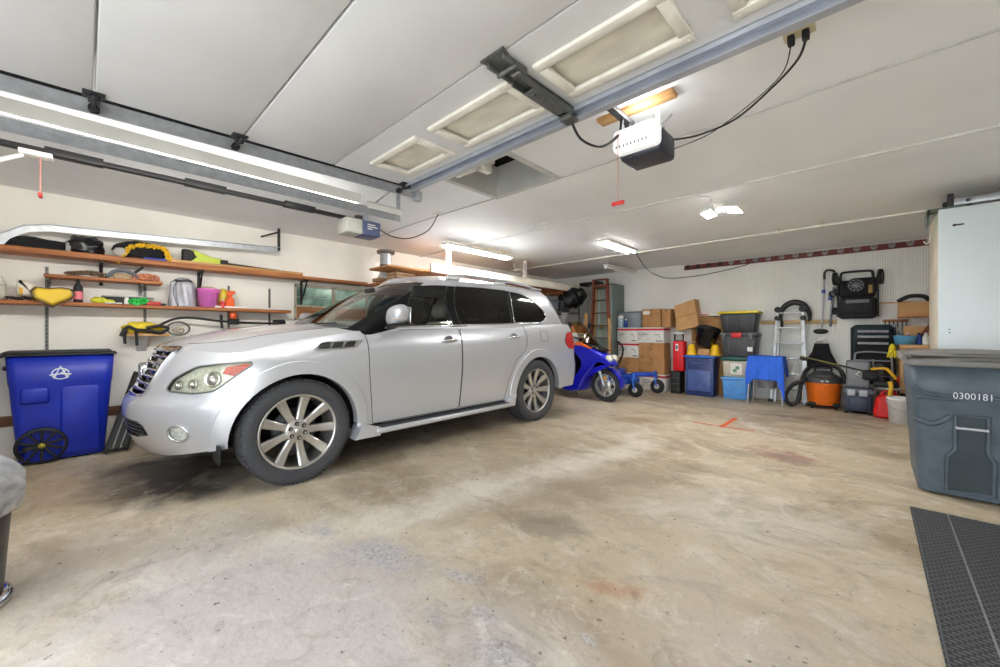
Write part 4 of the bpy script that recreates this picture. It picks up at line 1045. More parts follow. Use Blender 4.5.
# ------------------------------------------------------------------ shelves on the left wall
def plank(name, label, y0, y1, ztop, dep, th, m=shelf_wood, x0=XL+.004):
    t = thing(name, label, 'shelf', (x0, y0, ztop))
    MB().box(0, dep, 0, y1-y0, -th, 0, .004).build('board', m, t)
    return t
def bracket(t, y, drop, dep, z=-.06, m=None):
    b = MB(); m = m or mat('bracket_black', (26, 26, 28), .5, .3, .05)
    b.box(0.002, .022, y-.015, y+.015, z-drop, z).box(.002, dep, y-.012, y+.012, z-.02, z-.001).tube([(.012, y, z-drop+.03), (dep*.55, y, z-drop*.45), (dep*.92, y, z-.012)], .010, 6)
    b.build('bracket', m, t)
s1 = plank('wall_shelf', 'long brown top shelf running under the curved track', -.82, 2.08, 2.0, .275, .055)
for y, d in ((1.02-.08, .24), (.96+.82, .30)): bracket(s1, y, d, .25)
s1b = plank('wall_shelf', 'brown top shelf end plank over the window', 2.10, 3.05, 1.985, .27, .04)
bracket(s1b, .05, .34, .25, -.045)
s2 = plank('wall_shelf', 'brown lower shelf holding the yellow bag and pink bucket', -.82, 1.93, 1.50, .275, .035)
s3 = plank('wall_shelf', 'short brown middle shelf holding rope', -.27, .60, 1.765, .26, .03)
for y in (.02, .70): bracket(s3, y, .12, .20, -.031, mat('standard_grey', (120, 120, 118), .5, .5, .08))
std = mat('standard_grey', (120, 120, 118), .5, .5, .08)
for lb, y, z0, z1 in (('slotted grey upright behind the clear yellow bag', -.26, .75, 1.86), ('slotted grey upright behind the green cord', .47, 1.05, 1.73), ('slotted grey upright right of the orange spray bottle', 1.27, 1.25, 1.80), ('slotted grey upright near the end of the lower shelf', 1.74, 1.2, 1.80)):
    u = MB(); u.box(0, .012, -.012, .012, 0, z1-z0)
    k = 0.03
    while k < z1-z0-.02: u.box(.0115, .0135, -.004, .004, k, k+.02, m=1); k += .04
    tag(u.build('shelf_upright', [std, black_rubber], None, (XL, y, z0)), lb, 'upright')
# --- things on the top shelf
SX = -5.86
def L(name, label, cat, y, z, x=SX, rz=0): return thing(name, label, cat, (x, y, z), rz)
t = MB(); t.blob((-.04, 0, .05), (.065, .30, .07), .25, 2.2, 28, 14, seed=1, flatz=0); t.box(.03, .042, .20, .235, .0, .10, .004, m=1)
tag(t.build('duffel_bag', [black_fabric, mat('strap_grey', (150, 150, 150))], None, (SX, -.33, 2.0)), 'long low black bag with grey strap at the near end of the top shelf', 'bag')
t = MB(); t.blob((-.02, 0, .07), (.085, .14, .12), .35, 3.2, 30, 18, seed=2, flatz=0)
tag(t.build('trash_bag', mat('black_plastic_bag', (20, 20, 22), .25, 0, .1, 8, .7, 14), None, (SX, .0, 2.0)), 'crumpled shiny black plastic bag on the top shelf', 'bag')
# fringed yellow mop head lying over a black case
mo = L('tool_bag', 'black tool bag with fluffy yellow fringe on the top shelf', 'bag', .42, 2.0)
MB().blob((0, 0, .085), (.10, .22, .115), .12, 3, 28, 16, seed=4, flatz=0).build('bag_body', black_fabric, mo)
fz = MB()
ar = [(.10, -.21, -.02), (.10, -.16, -.03), (.10, -.12, .06), (.10, -.06, .13), (.09, .04, .155), (.10, .14, .15), (.10, .20, .13), (.11, .225, .07), (.115, .24, .02)]
ap = smooth_path(ar, 6)
for i, p in enumerate(ap):
    for j in range(5):
        d = Vector((random.uniform(.1, 1), random.uniform(-1, 1), random.uniform(-1, 1))).normalized()
        fz.tube([p, p+d*.022, p+d*.032+Vector((0, 0, -.006))], [.010, .010, .005], 5)
fz.build('yellow_fringe', mat('fringe_yellow', (226, 180, 34), .8, 0, .12, 40), mo)
MB().blob((.095, -.16, .05), (.03, .06, .05), .2, 3, 16, 10, seed=5).build('grey_lining', mat('lining_grey', (176, 172, 166), .8), mo)
MB().box(.06, .12, .02, .26, .0, .022, .006).build('blue_base', mat('mop_blue', (40, 72, 176), .5), mo)
tr = L('hedge_trimmer', 'lime and black cordless trimmer with long black blade on the top shelf', 'hedge trimmer', .80, 2.0, -5.80, PI/2)
lime = mat('tool_lime', (186, 202, 44), .4, 0, .05)
MB().box(-.03, .10, -.04, .04, .03, .17, .02).box(.06, .12, -.035, .035, .04, .11, .015).build('battery', black_rubber, tr)
MB().puff([(.05, .02), (.36, .02), (.40, .06), (.36, .10), (.24, .11), (.10, .17), (.04, .16), (.10, .09)], .04, .015, M=Matrix.Rotation(PI/2, 4, 'X')).build('body', lime, tr)
MB().box(.33, .42, -.045, .045, .02, .09, .015).build('guard', black_rubber, tr)
bl = MB(); bl.prism([(.40, .035), (.78, .02), (1.02, .012), (1.02, .0), (.40, .0)], -.008, .008, M=TR(0, 0, .03, rx=PI/2))
for k in range(22): bl.box(.42+k*.027, .432+k*.027, -.022, .022, .034, .042)
bl.build('blade', black_rubber, tr)
bt = MB(); bt.box(0, .05, 0, 1.42, 0, .03, .003)
for k in range(17): bt.box(.045, .056, .05+k*.08, .055+k*.08, .0, .034)
tag(bt.build('wooden_batten', woodmat('batten_wood', (206, 162, 104), (160, 112, 62), 3, 'Y'), None, (-5.775, .66, 2.0)), 'pale wooden batten lying along the front of the top shelf', 'batten')
# --- things on the middle shelf
rp = MB()
for k in range(26):
    a = k*2.4; c = Vector((.05+.03*math.sin(a), -.13+.26*k/26+.02*math.cos(a*1.7), .02+.015*abs(math.sin(a*1.3))+.02*math.sin(PI*k/26)))
    rp.tube([c+Vector((.0, .026*math.cos(q), .016*math.sin(q)+.004*math.sin(q*2))) for q in [2*PI*j/10 for j in range(10)]], .007, 5, closed=True)
tag(rp.build('chain', mat('rusty_chain', (112, 92, 72), .6, .3, .2, 60), None, (-5.85, .02, 1.765)), 'heap of rusty brown chain on the middle shelf', 'chain')
hd = L('work_light', 'dark grey arched hand tool on the middle shelf', 'tool', .29, 1.765, -5.84)
MB().tube(smooth_path([(.05, -.13, .02), (.05, -.08, .075), (.05, -.01, .095), (.05, .06, .075), (.05, .12, .02)], 6), [.022]*25, 8, flat=.8).build('arched_body', mat('slate', (92, 98, 106), .5), hd)
MB().tube(smooth_path([(.04, .06, .06), (.04, .12, .12), (.04, .15, .15)], 4), .014, 8).build('handle', black_rubber, hd)
MB().blob((.045, -.01, .02), (.04, .08, .045), .1, 3, 16, 10, flatz=0).build('tan_base', mat('tan_felt', (172, 150, 120), .8), hd)
rp = MB()
for k in range(12):
    c = Vector((.05+.02*math.sin(k*2), -.09+.18*k/12, .025+.02*math.sin(PI*k/12)))
    rp.tube([c+Vector((.02*math.sin(q*2), .03*math.cos(q), .03*math.sin(q))) for q in [2*PI*j/10 for j in range(10)]], .008, 5, closed=True)
tag(rp.build('rope_coil', mat('rope_salmon', (214, 142, 108), .8, 0, .12, 60), None, (-5.84, .47, 1.765)), 'loose salmon rope coil at the end of the middle shelf', 'rope')
# --- things on the lower shelf
jr = L('glass_jar', 'clear jar at the left end of the lower shelf', 'jar', -.56, 1.5, -5.80)
MB().lathe([(0, .0), (.055, 0), (.065, .03), (.065, .15), (.045, .20), (.04, .22)], 20).build('jar_glass', mat('milky_jar', (206, 204, 192), .25, 0, .08), jr)
MB().lathe([(.067, .125), (.067, .14)], 20).build('band', mat('jar_band', (170, 160, 140)), jr)
bk = mat('dark_hardware', (36, 34, 34), .5, .3, .2, 40)
def loose_chain(label, x, y, y1):
    m_ = MB()
    for k in range(int((y1-y)/.018)):
        c = Vector((random.uniform(-.03, .03), k*.018, .014+random.uniform(0, .012)))
        m_.tube([c+Vector((.012*math.cos(q)*(k % 2), .016*math.sin(q), .012*math.cos(q)*(1-.4*(k % 2)))) for q in [2*PI*j/8 for j in range(8)]], .005, 5, closed=True)
    tag(m_.build('chain', bk, None, (x, y, 1.5)), label, 'chain')
loose_chain('black chain strewn around the white jug on the lower shelf', -5.76, -.50, -.30)
jg = L('jug', 'small white jug with yellow mark beside the clear jar', 'jug', -.385, 1.5, -5.82)
MB().puff([(-.05, 0.01), (.05, 0.01), (.06, .06), (.052, .13), (.0, .15), (-.03, .17), (-.05, .17), (-.062, .08)], .045, .03, M=TR(0, 0, .03, rx=PI/2, rz=PI/2)).build('jug_body', mat('jug_white', (226, 220, 204), .4), jg)
MB().box(.044, .049, -.035, -.012, .055, .12, .002).build('label', mat('jug_yellow', (222, 170, 50)), jg)
yb = L('plastic_bag', 'clear bag of bright yellow cloth drooping over the lower shelf', 'bag', -.21, 1.5, -5.74)
bag_o = [(-.145, .09), (-.11, .135), (-.03, .125), (.06, .14), (.13, .125), (.15, .07), (.12, .02), (.05, -.03), (.0, -.065), (-.06, -.03), (-.13, .015)]
MB().puff([(a*.86, b*.86+.01) for a, b in bag_o], .055, .03, M=TR(.045, 0, 0, rx=PI/2, rz=PI/2)).build('yellow_cloth', mat('cloth_yellow', (250, 208, 18), .7, 0, .06, 9, .4, 20), yb)
MB().puff(bag_o, .075, .04, M=TR(.045, 0, 0, rx=PI/2, rz=PI/2)).build('bag_film', film('bag_film', (.97, .97, .96), .05), yb)
def bottle(name, label, y, z, x, prof, m, capm, capz, capr, lab=None, cat='bottle'):
    b = L(name, label, cat, y, z, x)
    MB().lathe(prof, 20).build('bottle_body', m, b); MB().cyl((0, 0, capz[0]), (0, 0, capz[1]), capr, n=14).build('cap', capm, b)
    if lab: MB().lathe([(lab[0], lab[1]), (lab[0], lab[2])], 20).build('label', lab[3], b)
    return b
bottle('bottle', 'black spray can with pink label right of the clear yellow bag', -.045, 1.5, -5.77, [(0, 0), (.033, 0), (.034, .01), (.034, .15), (.02, .185), (.014, .19)], black_rubber, black_rubber, (.185, .235), .014, (.035, .03, .11, mat('label_pink', (226, 120, 130), .5, 0, .1)))
gv = MB(); gv.blob((0, 0, .03), (.05, .06, .035), .3, 4, 20, 12, seed=12, flatz=0).blob((.0, .07, .02), (.04, .05, .025), .3, 4, 16, 10, seed=13, flatz=0)
tag(gv.build('work_glove', mat('glove_lime', (206, 208, 62), .8, 0, .1, 30), None, (-5.77, .10, 1.5)), 'yellow-green gloves on the lower shelf right of the black spray can', 'glove')
tag(MB().box(-.05, .05, -.06, .07, 0, .012, .003).build('paper_stack', mat('paper', (224, 222, 214), .7), None, (-5.75, .20, 1.5)), 'flat white papers on the lower shelf before the black tray', 'papers')
ty = L('tool_tray', 'long black tray with grey lid on the lower shelf', 'tray', .28, 1.5, -5.86)
MB().box(-.07, .07, -.14, .20, 0, .075, .008).build('tray_body', black_rubber, ty); MB().box(-.09, .08, -.16, .25, .075, .088, .004).build('tray_lid', mat('tray_grey', (150, 150, 148), .4, .3), ty)
bottle('bottle', 'tiny white bottle before the long black tray', .305, 1.5, -5.745, [(0, 0), (.018, 0), (.02, .01), (.02, .06)], white_paint, white_paint, (.06, .072), .014)
gc = MB()
for k in range(9):
    c = Vector((.0, -.05+.011*k, .035+.01*math.sin(k)))
    gc.tube([c+Vector((.02*math.sin(q+k), .035*math.cos(q), .03*math.sin(q)-(.012 if k < 4 else 0))) for q in [2*PI*j/12 for j in range(12)]], .007, 6, closed=True)
tag(gc.build('garden_cord', mat('cord_green', (52, 190, 84), .5), None, (-5.735, .40, 1.5)), 'bundle of bright green cord hanging at the lower shelf edge', 'cord')
rd_ = L('toolbox', 'small flat red case on the lower shelf beside the green cord', 'case', .52, 1.5, -5.77)
MB().box(-.05, .05, -.06, .06, 0, .04, .006).build('case_body', mat('case_red', (186, 36, 34), .4), rd_); MB().box(-.02, .02, .06, .11, .0, .025, .005).build('handle', black_rubber, rd_)
sk = L('drawstring_sack', 'silver-grey drawstring sack on the lower shelf', 'sack', .79, 1.5, -5.80)
def skf(u, v):
    a = 2*PI*u; r = (.105+.02*math.sin(3*a+1)+.008*math.sin(9*a+4*v))*(1-.18*v**2)*(1 if v < .86 else max(.25, 1-(v-.86)*3.5))
    return Vector((r*.8*math.cos(a), r*1.12*math.sin(a), .32*v-.02*v*v*math.cos(a)))
m_ = MB(); m_.grid(skf, 48, 24, closeu=True); m_.build('sack_body', mat('sack_silver', (182, 182, 190), .45, .2, .06, 10, .5, 16), sk)
MB().tube([(.055*math.cos(q), .075*math.sin(q), .296+.006*math.sin(3*q)) for q in [2*PI*j/20 for j in range(20)]], .012, 6, closed=True).tube(smooth_path([(.05, -.06, .29), (.085, -.10, .2), (.09, -.09, .08), (.095, -.06, .0)], 5), .004, 5).build('drawstring', mat('string_dark', (70, 70, 74)), sk)
pb = L('bucket', 'pink bucket on the lower shelf beside the silver sack', 'bucket', 1.02, 1.5, -5.79)
pk = mat('bucket_pink', (226, 120, 200), .4, 0, .04)
MB().lathe([(0, .004), (.088, .004), (.112, .205), (.12, .21), (.12, .222), (.108, .222), (.085, .012)], 28).build('bucket_body', pk, pb)
MB().tube([(0, .118*math.cos(q), .2-.06*math.sin(q)) if 0 else (.118*math.sin(q)*.6+.06, .118*math.cos(q), .205-.03*math.sin(q)) for q in [PI*j/14 for j in range(15)]], .005, 6).build('bucket_handle', pk, pb)
MB().blob((0, 0, .215), (.09, .09, .035), .4, 4, 20, 10, seed=20).build('contents', mat('bucket_stuff', (196, 176, 150), .8, 0, .2, 30), pb)
m_ = MB(); m_.blob((0, 0, .12), (.06, .07, .13), .15, 3, 20, 14, seed=21, flatz=0)
tag(m_.build('snack_bag', mat('bag_yellow', (216, 196, 60), .35, 0, .2, 14), None, (-5.88, 1.19, 1.5)), 'crumpled yellow bag behind the orange spray bottle', 'bag')
def spray(label, y, x, m, hm, s=1.):
    b = L('spray_bottle', label, 'spray bottle', y, 1.5, x)
    MB().puff([(-.045*s, 0), (.045*s, 0), (.05*s, .05*s), (.045*s, .11*s), (.016*s, .15*s), (-.016*s, .15*s), (-.045*s, .11*s), (-.05*s, .05*s)], .03*s, .018*s, M=TR(rx=PI/2, rz=PI/2)).build('bottle_body', m, b)
    MB().puff([(-.02*s, .15*s), (.02*s, .15*s), (.03*s, .17*s), (.06*s, .19*s), (.055*s, .215*s), (-.03*s, .215*s), (-.035*s, .17*s)], .016*s, .008*s, M=TR(rx=PI/2, rz=PI/2)).build('trigger_head', hm, b)
orange = mat('spray_orange', (232, 92, 32), .35, 0, .06)
spray('orange spray bottle near the right end of the lower shelf', 1.235, -5.77, orange, orange)
bottle('bottle', 'small red and white bottle between pink bucket and orange bottle', 1.155, 1.5, -5.745, [(0, 0), (.028, 0), (.03, .01), (.03, .06), (.012, .085)], mat('bottle_red', (206, 60, 66), .4, 0, .2, 30), white_paint, (.085, .10), .012)
tag(MB().box(-.11, .0, -.36, .5, 0, .02, .003).build('white_board', white_paint, None, (-5.72, 1.40, 1.501)), 'flat white strip lying on the far half of the lower shelf', 'board')
# --- string trimmer and yellow gloves on a small ledge below
lg = plank('wall_ledge', 'tiny wooden ledge holding yellow cloth', .28, .66, 1.19, .26, .03, pine)
MB().prism([(0, 0), (.22, 0), (0, -.17)], .12, .20, M=TR(0, 0, -.03, rx=PI/2) @ Matrix.Rotation(0, 4, 'X') @ Matrix.Translation((0, 0, -.32))).build('bracket', white_paint, lg)
m_ = MB(); m_.blob((0, 0, .05), (.10, .17, .075), .25, 3, 28, 14, seed=31, flatz=0)
tag(m_.build('yellow_cloth', mat('cloth_yellow2', (232, 208, 60), .8, 0, .1, 12, .4, 20), None, (-5.85, .44, 1.19)), 'yellow cloth heap on the tiny ledge below the shelves', 'cloth')
hs = MB(); hs.tube(smooth_path([(.13, -.20, -.04), (.13, -.15, .06), (.13, -.08, .03), (.14, .02, .02), (.14, .12, .0), (.13, .18, .05), (.12, .10, .07), (.13, .0, .05)], 6), .018, 8).tube(smooth_path([(.13, -.16, .02), (.13, -.17, -.06), (.13, -.165, -.12)], 4), .014, 8).tube(smooth_path([(.14, -.08, .02), (.14, -.08, -.05), (.14, -.075, -.14)], 4), .014, 8)
tag(hs.build('hose', black_rubber, None, (-5.85, .46, 1.20)), 'black hose tangled in front of the yellow cloth', 'hose')
tm = thing('string_trimmer', 'black string trimmer with bent shaft and orange engine below the shelves', 'string trimmer', (-5.80, .6, 1.2))
MB().tube(smooth_path([(.0, -.08, .03), (.0, .02, .11), (.0, .14, .165), (.0, .30, .17), (.0, .50, .145), (.0, .78, .125), (.0, 1.2, .12)], 8), .014, 8).build('shaft', black_rubber, tm)
MB().tube([(.02, .14+.10*math.cos(q), .045+.075*math.sin(q)) for q in [2*PI*j/28 for j in range(28)]], .010, 6, closed=True).build('spool_guard', mat('guard_grey', (84, 92, 90), .5), tm)
rc = MB()
for k in range(5): rc.tube([(.02+.004*k, .14+(.05-.008*k)*math.cos(q)+.03*k/5, .02+(.04-.005*k)*math.sin(q)) for q in [2*PI*j/20 for j in range(20)]], .006, 5, closed=True)
rc.build('spool_line', mat('line_tan', (168, 158, 140), .7), tm)
MB().box(-.04, .04, .62, .74, .10, .17, .015).tube([(0, .55, .22), (0, .56, .05)], .015, 8).build('engine', black_rubber, tm)
MB().box(-.035, .035, .64, .71, .17, .25, .02).build('engine_cover', orange, tm)
MB().box(-.03, .03, 1.12, 1.28, .09, .17, .025).build('rear_grip', black_rubber, tm)

# ------------------------------------------------------------------ blue recycling bin
rb = thing('recycling_bin', 'blue wheeled recycling bin with black lid against the shelf wall', 'bin', (-5.72, -.14, 0))
blue_p = mat('bin_blue', (12, 40, 165), .42, 0, .06, 5)
def bin_shell(hx, hy, h, tap, wheelnotch=None, n=10, rc=.06):
    """tapered rounded tub: half sizes at the top, height, taper at the base."""
    m_ = MB()
    def ring(z, k, g=0):
        a, b = (hx+g)*k, (hy+g)*k; out = []
        for (cx, cy, q0) in ((a-rc, b-rc, 0), (-(a-rc), b-rc, PI/2), (-(a-rc), -(b-rc), PI), (a-rc, -(b-rc), 3*PI/2)):
            for j in range(5):
                q = q0+PI/2*j/4; out.append((cx+rc*math.cos(q), cy+rc*math.sin(q), z))
        return out
    zs = [(0.02, tap), (.03, tap+.004), (h*.5, (1+tap)/2), (h*.72, 1-(1-tap)*.28), (h*.74, 1-(1-tap)*.26+.012), (h, 1.0), (h, .95), (.06, tap*.94)]
    R_ = [ring(z, k) for z, k in zs]; N_ = 20
    vs = [p for r in R_ for p in r]
    m_.add(vs, [(i*N_+j, i*N_+(j+1) % N_, (i+1)*N_+(j+1) % N_, (i+1)*N_+j) for i in range(len(R_)-1) for j in range(N_)], 0, True)
    m_.add(R_[0], [tuple(range(N_-1, -1, -1))]); m_.add(R_[-1], [tuple(range(N_))])
    return m_
m_ = bin_shell(.22, .345, .99, .80)
m_.box(.165, .212, -.02, .25, .05, .70, .03); m_.box(.18, .225, -.26, -.08, .55, .70, .03)
m_.build('bin_body', blue_p, rb)
lidb = MB(); lidb.box(-.245, .245, -.375, .365, .985, 1.005, .008).box(-.20, .20, -.36, .33, 1.0, 1.03, .02); lidb.box(-.16, .16, -.42, -.36, .97, 1.01, .01)
lidb.build('bin_lid', mat('lid_black', (34, 34, 38), .5), rb)
def bin_wheel(r, M, parent):
    w = MB(); w.lathe([(r*.86, -.03), (r*.97, -.03), (r, -.015), (r, .015), (r*.97, .03), (r*.86, .03)], 36, M=M)
    for k in range(10):
        t = 2*PI*k/10; w.box(.02, r*.88, -.009, .009, -.012, .012, .003, M=M @ Matrix.Rotation(t, 4, 'Z'))
    wo = w.build('bin_wheel', black_rubber, parent)
    MB().lathe([(0, .036), (.02, .034), (.024, .02)], 16, M=M).build('hub_cap', mat('hub_yellow', (176, 160, 60), .4, .3), wo)
for sx in (1, -1): bin_wheel(.165, TR(sx*.205, -.13, .165, ry=PI/2), rb)
MB().box(-.18, .18, -.36, -.30, .86, .90, .015).box(-.02, .21, -.245, -.165, .13, .17, .01).build('axle_bar', black_rubber, rb)
lg_ = MB(); Mx = TR(.216, -.015, .815, ry=PI/2, rz=0) @ Matrix.Rotation(PI/2, 4, 'Z') @ Matrix.Scale(.8, 4)
lg_.tube([Mx @ Vector((.068*math.cos(q), .062*math.sin(q), 0)) for q in [2*PI*j/40*.93+.2 for j in range(41)]], .0055, 6)
lg_.tube([Mx @ Vector(p) for p in ((-.052, -.05, 0), (.0, .085, 0), (.056, -.05, 0))], .008, 6).tube([Mx @ Vector(p) for p in ((-.085, -.012, 0), (.0, .0, 0), (.085, -.008, 0))], .007, 6).tube([Mx @ Vector(p) for p in ((.0, .0, 0), (.03, .03, 0), (.05, .045, 0))], .006, 6)
lg_.build('bin_emblem', mat('print_white', (222, 226, 236), .5, 0, 0), rb)
# dark folding creeper leaning on the wall behind the car's nose
cr = thing('folding_stand', 'dark folded metal frame leaning on the wall beside the blue bin', 'frame', (-5.45, .21, .02), 0)
def slant(p):  # frame plane: up the wall and along it
    u, v = p; return Vector((-.50*u, .25*u+v*.8, .74*u))
m_ = MB()
for v in (-.09, .09): m_.tube([slant((0, v)), slant((1, v))], .017, 8)
for u in (.02, .5, .98): m_.tube([slant((u, -.09)), slant((u, .09))], .014, 8)
m_.build('outer_rail', black_rubber, cr)
m_ = MB()
for v in (-.035, .035): m_.tube([slant((.03, v))+Vector((.03, 0, .01)), slant((.95, v))+Vector((.03, 0, .01))], .008, 6)
m_.build('inner_rail', mat('rail_light', (150, 152, 152), .4, .6), cr)
m_ = MB(); m_.add([slant((.05, -.08)), slant((.95, -.08)), slant((.95, .08)), slant((.05, .08)), slant((.05, -.08))+Vector((.02, 0, .012)), slant((.95, -.08))+Vector((.02, 0, .012)), slant((.95, .08))+Vector((.02, 0, .012)), slant((.05, .08))+Vector((.02, 0, .012))], [(0, 1, 2, 3), (4, 7, 6, 5), (0, 4, 5, 1), (1, 5, 6, 2), (2, 6, 7, 3), (3, 7, 4, 0)])
m_.build('panel', mat('panel_dark', (38, 38, 40), .6), cr)
tag(MB().box(-.12, .12, -.16, .16, 0, .30, .02).build('storage_tub', mat('tub_white', (206, 206, 202), .5), None, (-5.78, .78, 0)), 'white tub on the floor behind the leaning dark frame', 'tub')
# ------------------------------------------------------------------ black pedal bin at the near left
pbn = thing('trash_can', 'black waste can with clear bulging liner at the near left edge', 'trash can', (-2.845, -.42, 0))
MB().lathe([(0, .03), (.165, .03), (.17, .05), (.196, .46), (.198, .48), (.185, .48)], 40).build('can_body', mat('can_dark', (62, 60, 62), .35, .3, .04), pbn)
m_ = MB(); m_.lathe([(.17, .0), (.195, .0), (.20, .015), (.195, .035), (.17, .04)], 40); m_.tube(smooth_path([(.15, .12, .03), (.23, .10, .03), (.25, .05, .02), (.245, -.03, .02), (.20, -.10, .03)], 5), .010, 8); m_.build('steel_base', chrome, pbn)
def bagf(u, v):
    a = 2*PI*u; r = sinterp([(0, .205), (.2, .222), (.55, .235), (.8, .20), (1, .15)], v)*(1+.035*math.sin(9*a+5*v)+.02*math.sin(17*a-3*v))
    return Vector((r*math.cos(a), r*math.sin(a), .40+.235*v+.02*math.sin(4*a)*v))
m_ = MB(); m_.grid(bagf, 64, 14, closeu=True); m_.build('bin_liner', film('liner_film', (.90, .90, .91), .38), pbn)
m_ = MB(); m_.blob((0, 0, .53), (.165, .165, .08), .35, 4, 30, 14, seed=41); m_.build('crumpled_rubbish', mat('rubbish_dark', (52, 52, 56), .3, .2, .3, 14, .6, 18), pbn)
# ------------------------------------------------------------------ overhead storage platform, left of the car
pf = thing('storage_platform', 'overhead plywood storage platform with white edge board behind the car', 'platform', (-4.9, 3.55, 2.16))
MB().box(-1.08, 0, 0, 4.72, -.03, .0, .003).build('deck', ply_wood, pf)
MB().box(-.56, -.02, -.62, -.003, -.03, .0, .003).build('deck_end', ply_wood, pf)
MB().box(0, .04, .08, 4.74, -.035, .105, .004).build('edge_board', mat('edge_white', (228, 222, 208), .5, 0, .05, 2), pf)
for y in (.42, 2.32): MB().box(.0, .045, y-.04, y+.04, .105, .437, .003).build('post', white_paint, pf)
for y in (1.2, 3.6): MB().box(-1.08, -.03, y, y+.09, -.11, -.031).build('joist', shelf_wood, pf)
MB().box(-.04, -.005, .1, 4.7, -.062, -.036).build('edge_joist', woodmat('joist_red', (120, 66, 44), (86, 44, 30), 2, 'Y'), pf)
tag(MB().box(-.10, .10, -.22, .22, 0, .13, .01).build('parts_bin', mat('bin_grey_light', (150, 160, 158), .5, .2), None, (-5.12, 4.45, 2.164)), 'grey-green metal box on the platform beside the white post', 'box')
m_ = MB(); m_.blob((0, 0, .07), (.15, .26, .09), .2, 2.5, 24, 12, seed=51, flatz=0)
tag(m_.build('tarp', mat('tarp_yellow', (206, 186, 60), .6, 0, .1, 8), None, (-5.15, 5.02, 2.164)), 'folded yellow tarp on the overhead platform', 'tarp')
m_ = MB(); m_.blob((0, 0, .06), (.13, .2, .08), .2, 2.5, 24, 12, seed=52, flatz=0)
tag(m_.build('cloth_bundle', mat('bundle_grey', (120, 120, 128), .8), None, (-5.15, 5.47, 2.164)), 'grey cloth bundle behind the yellow tarp', 'bundle')
m_ = MB(); m_.blob((0, 0, .05), (.18, .35, .085), .2, 2.5, 24, 12, seed=53, flatz=0)
tag(m_.build('blanket', mat('blanket_red', (132, 52, 46), .85, 0, .12), None, (-5.2, 6.35, 2.164)), 'dark red blanket on the platform past the second post', 'blanket')
for k, (y, w_, h_, d_) in enumerate(((6.95, .20, .06, .3), (7.35, .12, .10, .24), (7.75, .22, .05, .2))):
    tag(MB().box(-.16, .16, -w_, w_, 0, h_, .008).build('cardboard_box' if k == 1 else 'flat_board', mat('plank_pale', (214, 206, 190), .6) if k != 1 else mat('cardboard_dark', (120, 100, 80), .8), None, (-5.12, y, 2.164)),
        ('pale board lying on the platform, nearest after the red blanket', 'low dull box on the platform between two pale boards', 'pale board at the far end of the platform')[k], 'board' if k != 1 else 'box')
# tangled wire hanger by the second post
m_ = MB()
random.seed(3)
for k in range(7):
    y = 5.52+k*.055; m_.tube(smooth_path([(-4.845+.01*k, y, 2.30+.02*random.random()), (-4.84, y+.03*random.random(), 2.40), (-4.845, y-.02, 2.46+.04*random.random()), (-4.85, y+.05, 2.53)], 4), .006, 5)
m_.tube(smooth_path([(-4.84, 5.5, 2.31), (-4.84, 5.65, 2.27), (-4.84, 5.8, 2.33)], 4), .007, 6)
tag(m_.build('wire_hanger', mat('wire_grey', (170, 168, 160), .4, .5), None), 'tangle of pale wire hanging at the platform edge by the lit shop light', 'wire')
# vent pipe and crate near the end of the top shelf
vp = thing('vent_pipe', 'galvanised vent pipe with flange rising to the ceiling by the platform', 'pipe', (-5.62, 3.30, 2.05))
MB().lathe([(.13, 0), (.13, .02), (.095, .10), (.088, .13), (.088, .42)], 28).build('pipe', galv, vp)
MB().lathe([(.088, .40), (.135, .405), (.14, .43), (.14, .45), (.088, .455)], 28).build('flange', mat('flange_grey', (120, 116, 108), .5, .6), vp)
MB().lathe([(.092, .20), (.092, .225)], 28).build('clamp_band', dark_iron, vp)
MB().box(-.10, .14, -.18, .18, -.055, .0, .004).build('pipe_base', mat('vent_base', (150, 118, 84), .7), vp)
cx = thing('crate', 'wooden slatted crate beside the vent pipe', 'crate', (-5.28, 3.36, 1.98))
m_ = MB()
for z in (.0, .048, .096): m_.box(-.13, .13, -.17, -.155, z, z+.035).box(.115, .13, -.17, .17, z, z+.035).box(-.13, -.115, -.17, .17, z, z+.035).box(-.13, .13, .155, .17, z, z+.035)
for x in (-.13, .115):
    for y in (-.17, .155): m_.box(x, x+.015, y, y+.015, 0, .14)
m_.box(-.12, .12, -.16, .16, 0, .01)
m_.build('slats', mat('crate_wood', (196, 164, 126), .7, 0, .1), cx)
tag(MB().box(-.35, .35, -.30, .45, -.03, .0, .003).build('wall_shelf', shelf_wood, None, (-5.64, 3.42, 1.978)), 'small brown shelf under the crate and vent pipe', 'shelf')
# ------------------------------------------------------------------ shelving and heaps under the platform
rk = thing('shelving_unit', 'grey storage rack in the dark under the platform, behind the car', 'shelving unit', (-5.12, 7.17, 0))
rkm = mat('rack_grey', (120, 124, 128), .5, .5, .06)
for z in (.08, .62, 1.12, 1.62): MB().box(-.38, .30, -.60, .60, z, z+.03, .003).build('shelf', rkm, rk)
for x in (-.38, .27):
    for y in (-.60, .57): MB().box(x, x+.03, y, y+.03, 0, 2.0).build('upright', rkm, rk)
def tray(label, x, y, z, c):
    d = thing('storage_box', label, 'box', (x+.42, y+.12, z)); MB().box(-.18, .18, -.24, .24, 0, .15, .01).build('drawer_body', mat('drawer_white', (206, 208, 210), .4), d)
    MB().box(.181, .19, -.22, .22, .105, .135, .004).build('drawer_lip', mat('drawer_dark', (60, 62, 66)), d)
for k in range(4): tray(['lowest', 'second lowest', 'second highest', 'topmost'][k]+' of the stacked white drawers beside the blue scooter', -5.02+.0, 7.15, .55+k*.16, 0)
st_ = MB(); st_.box(-.20, .20, -.26, .26, 0, .54, .01)
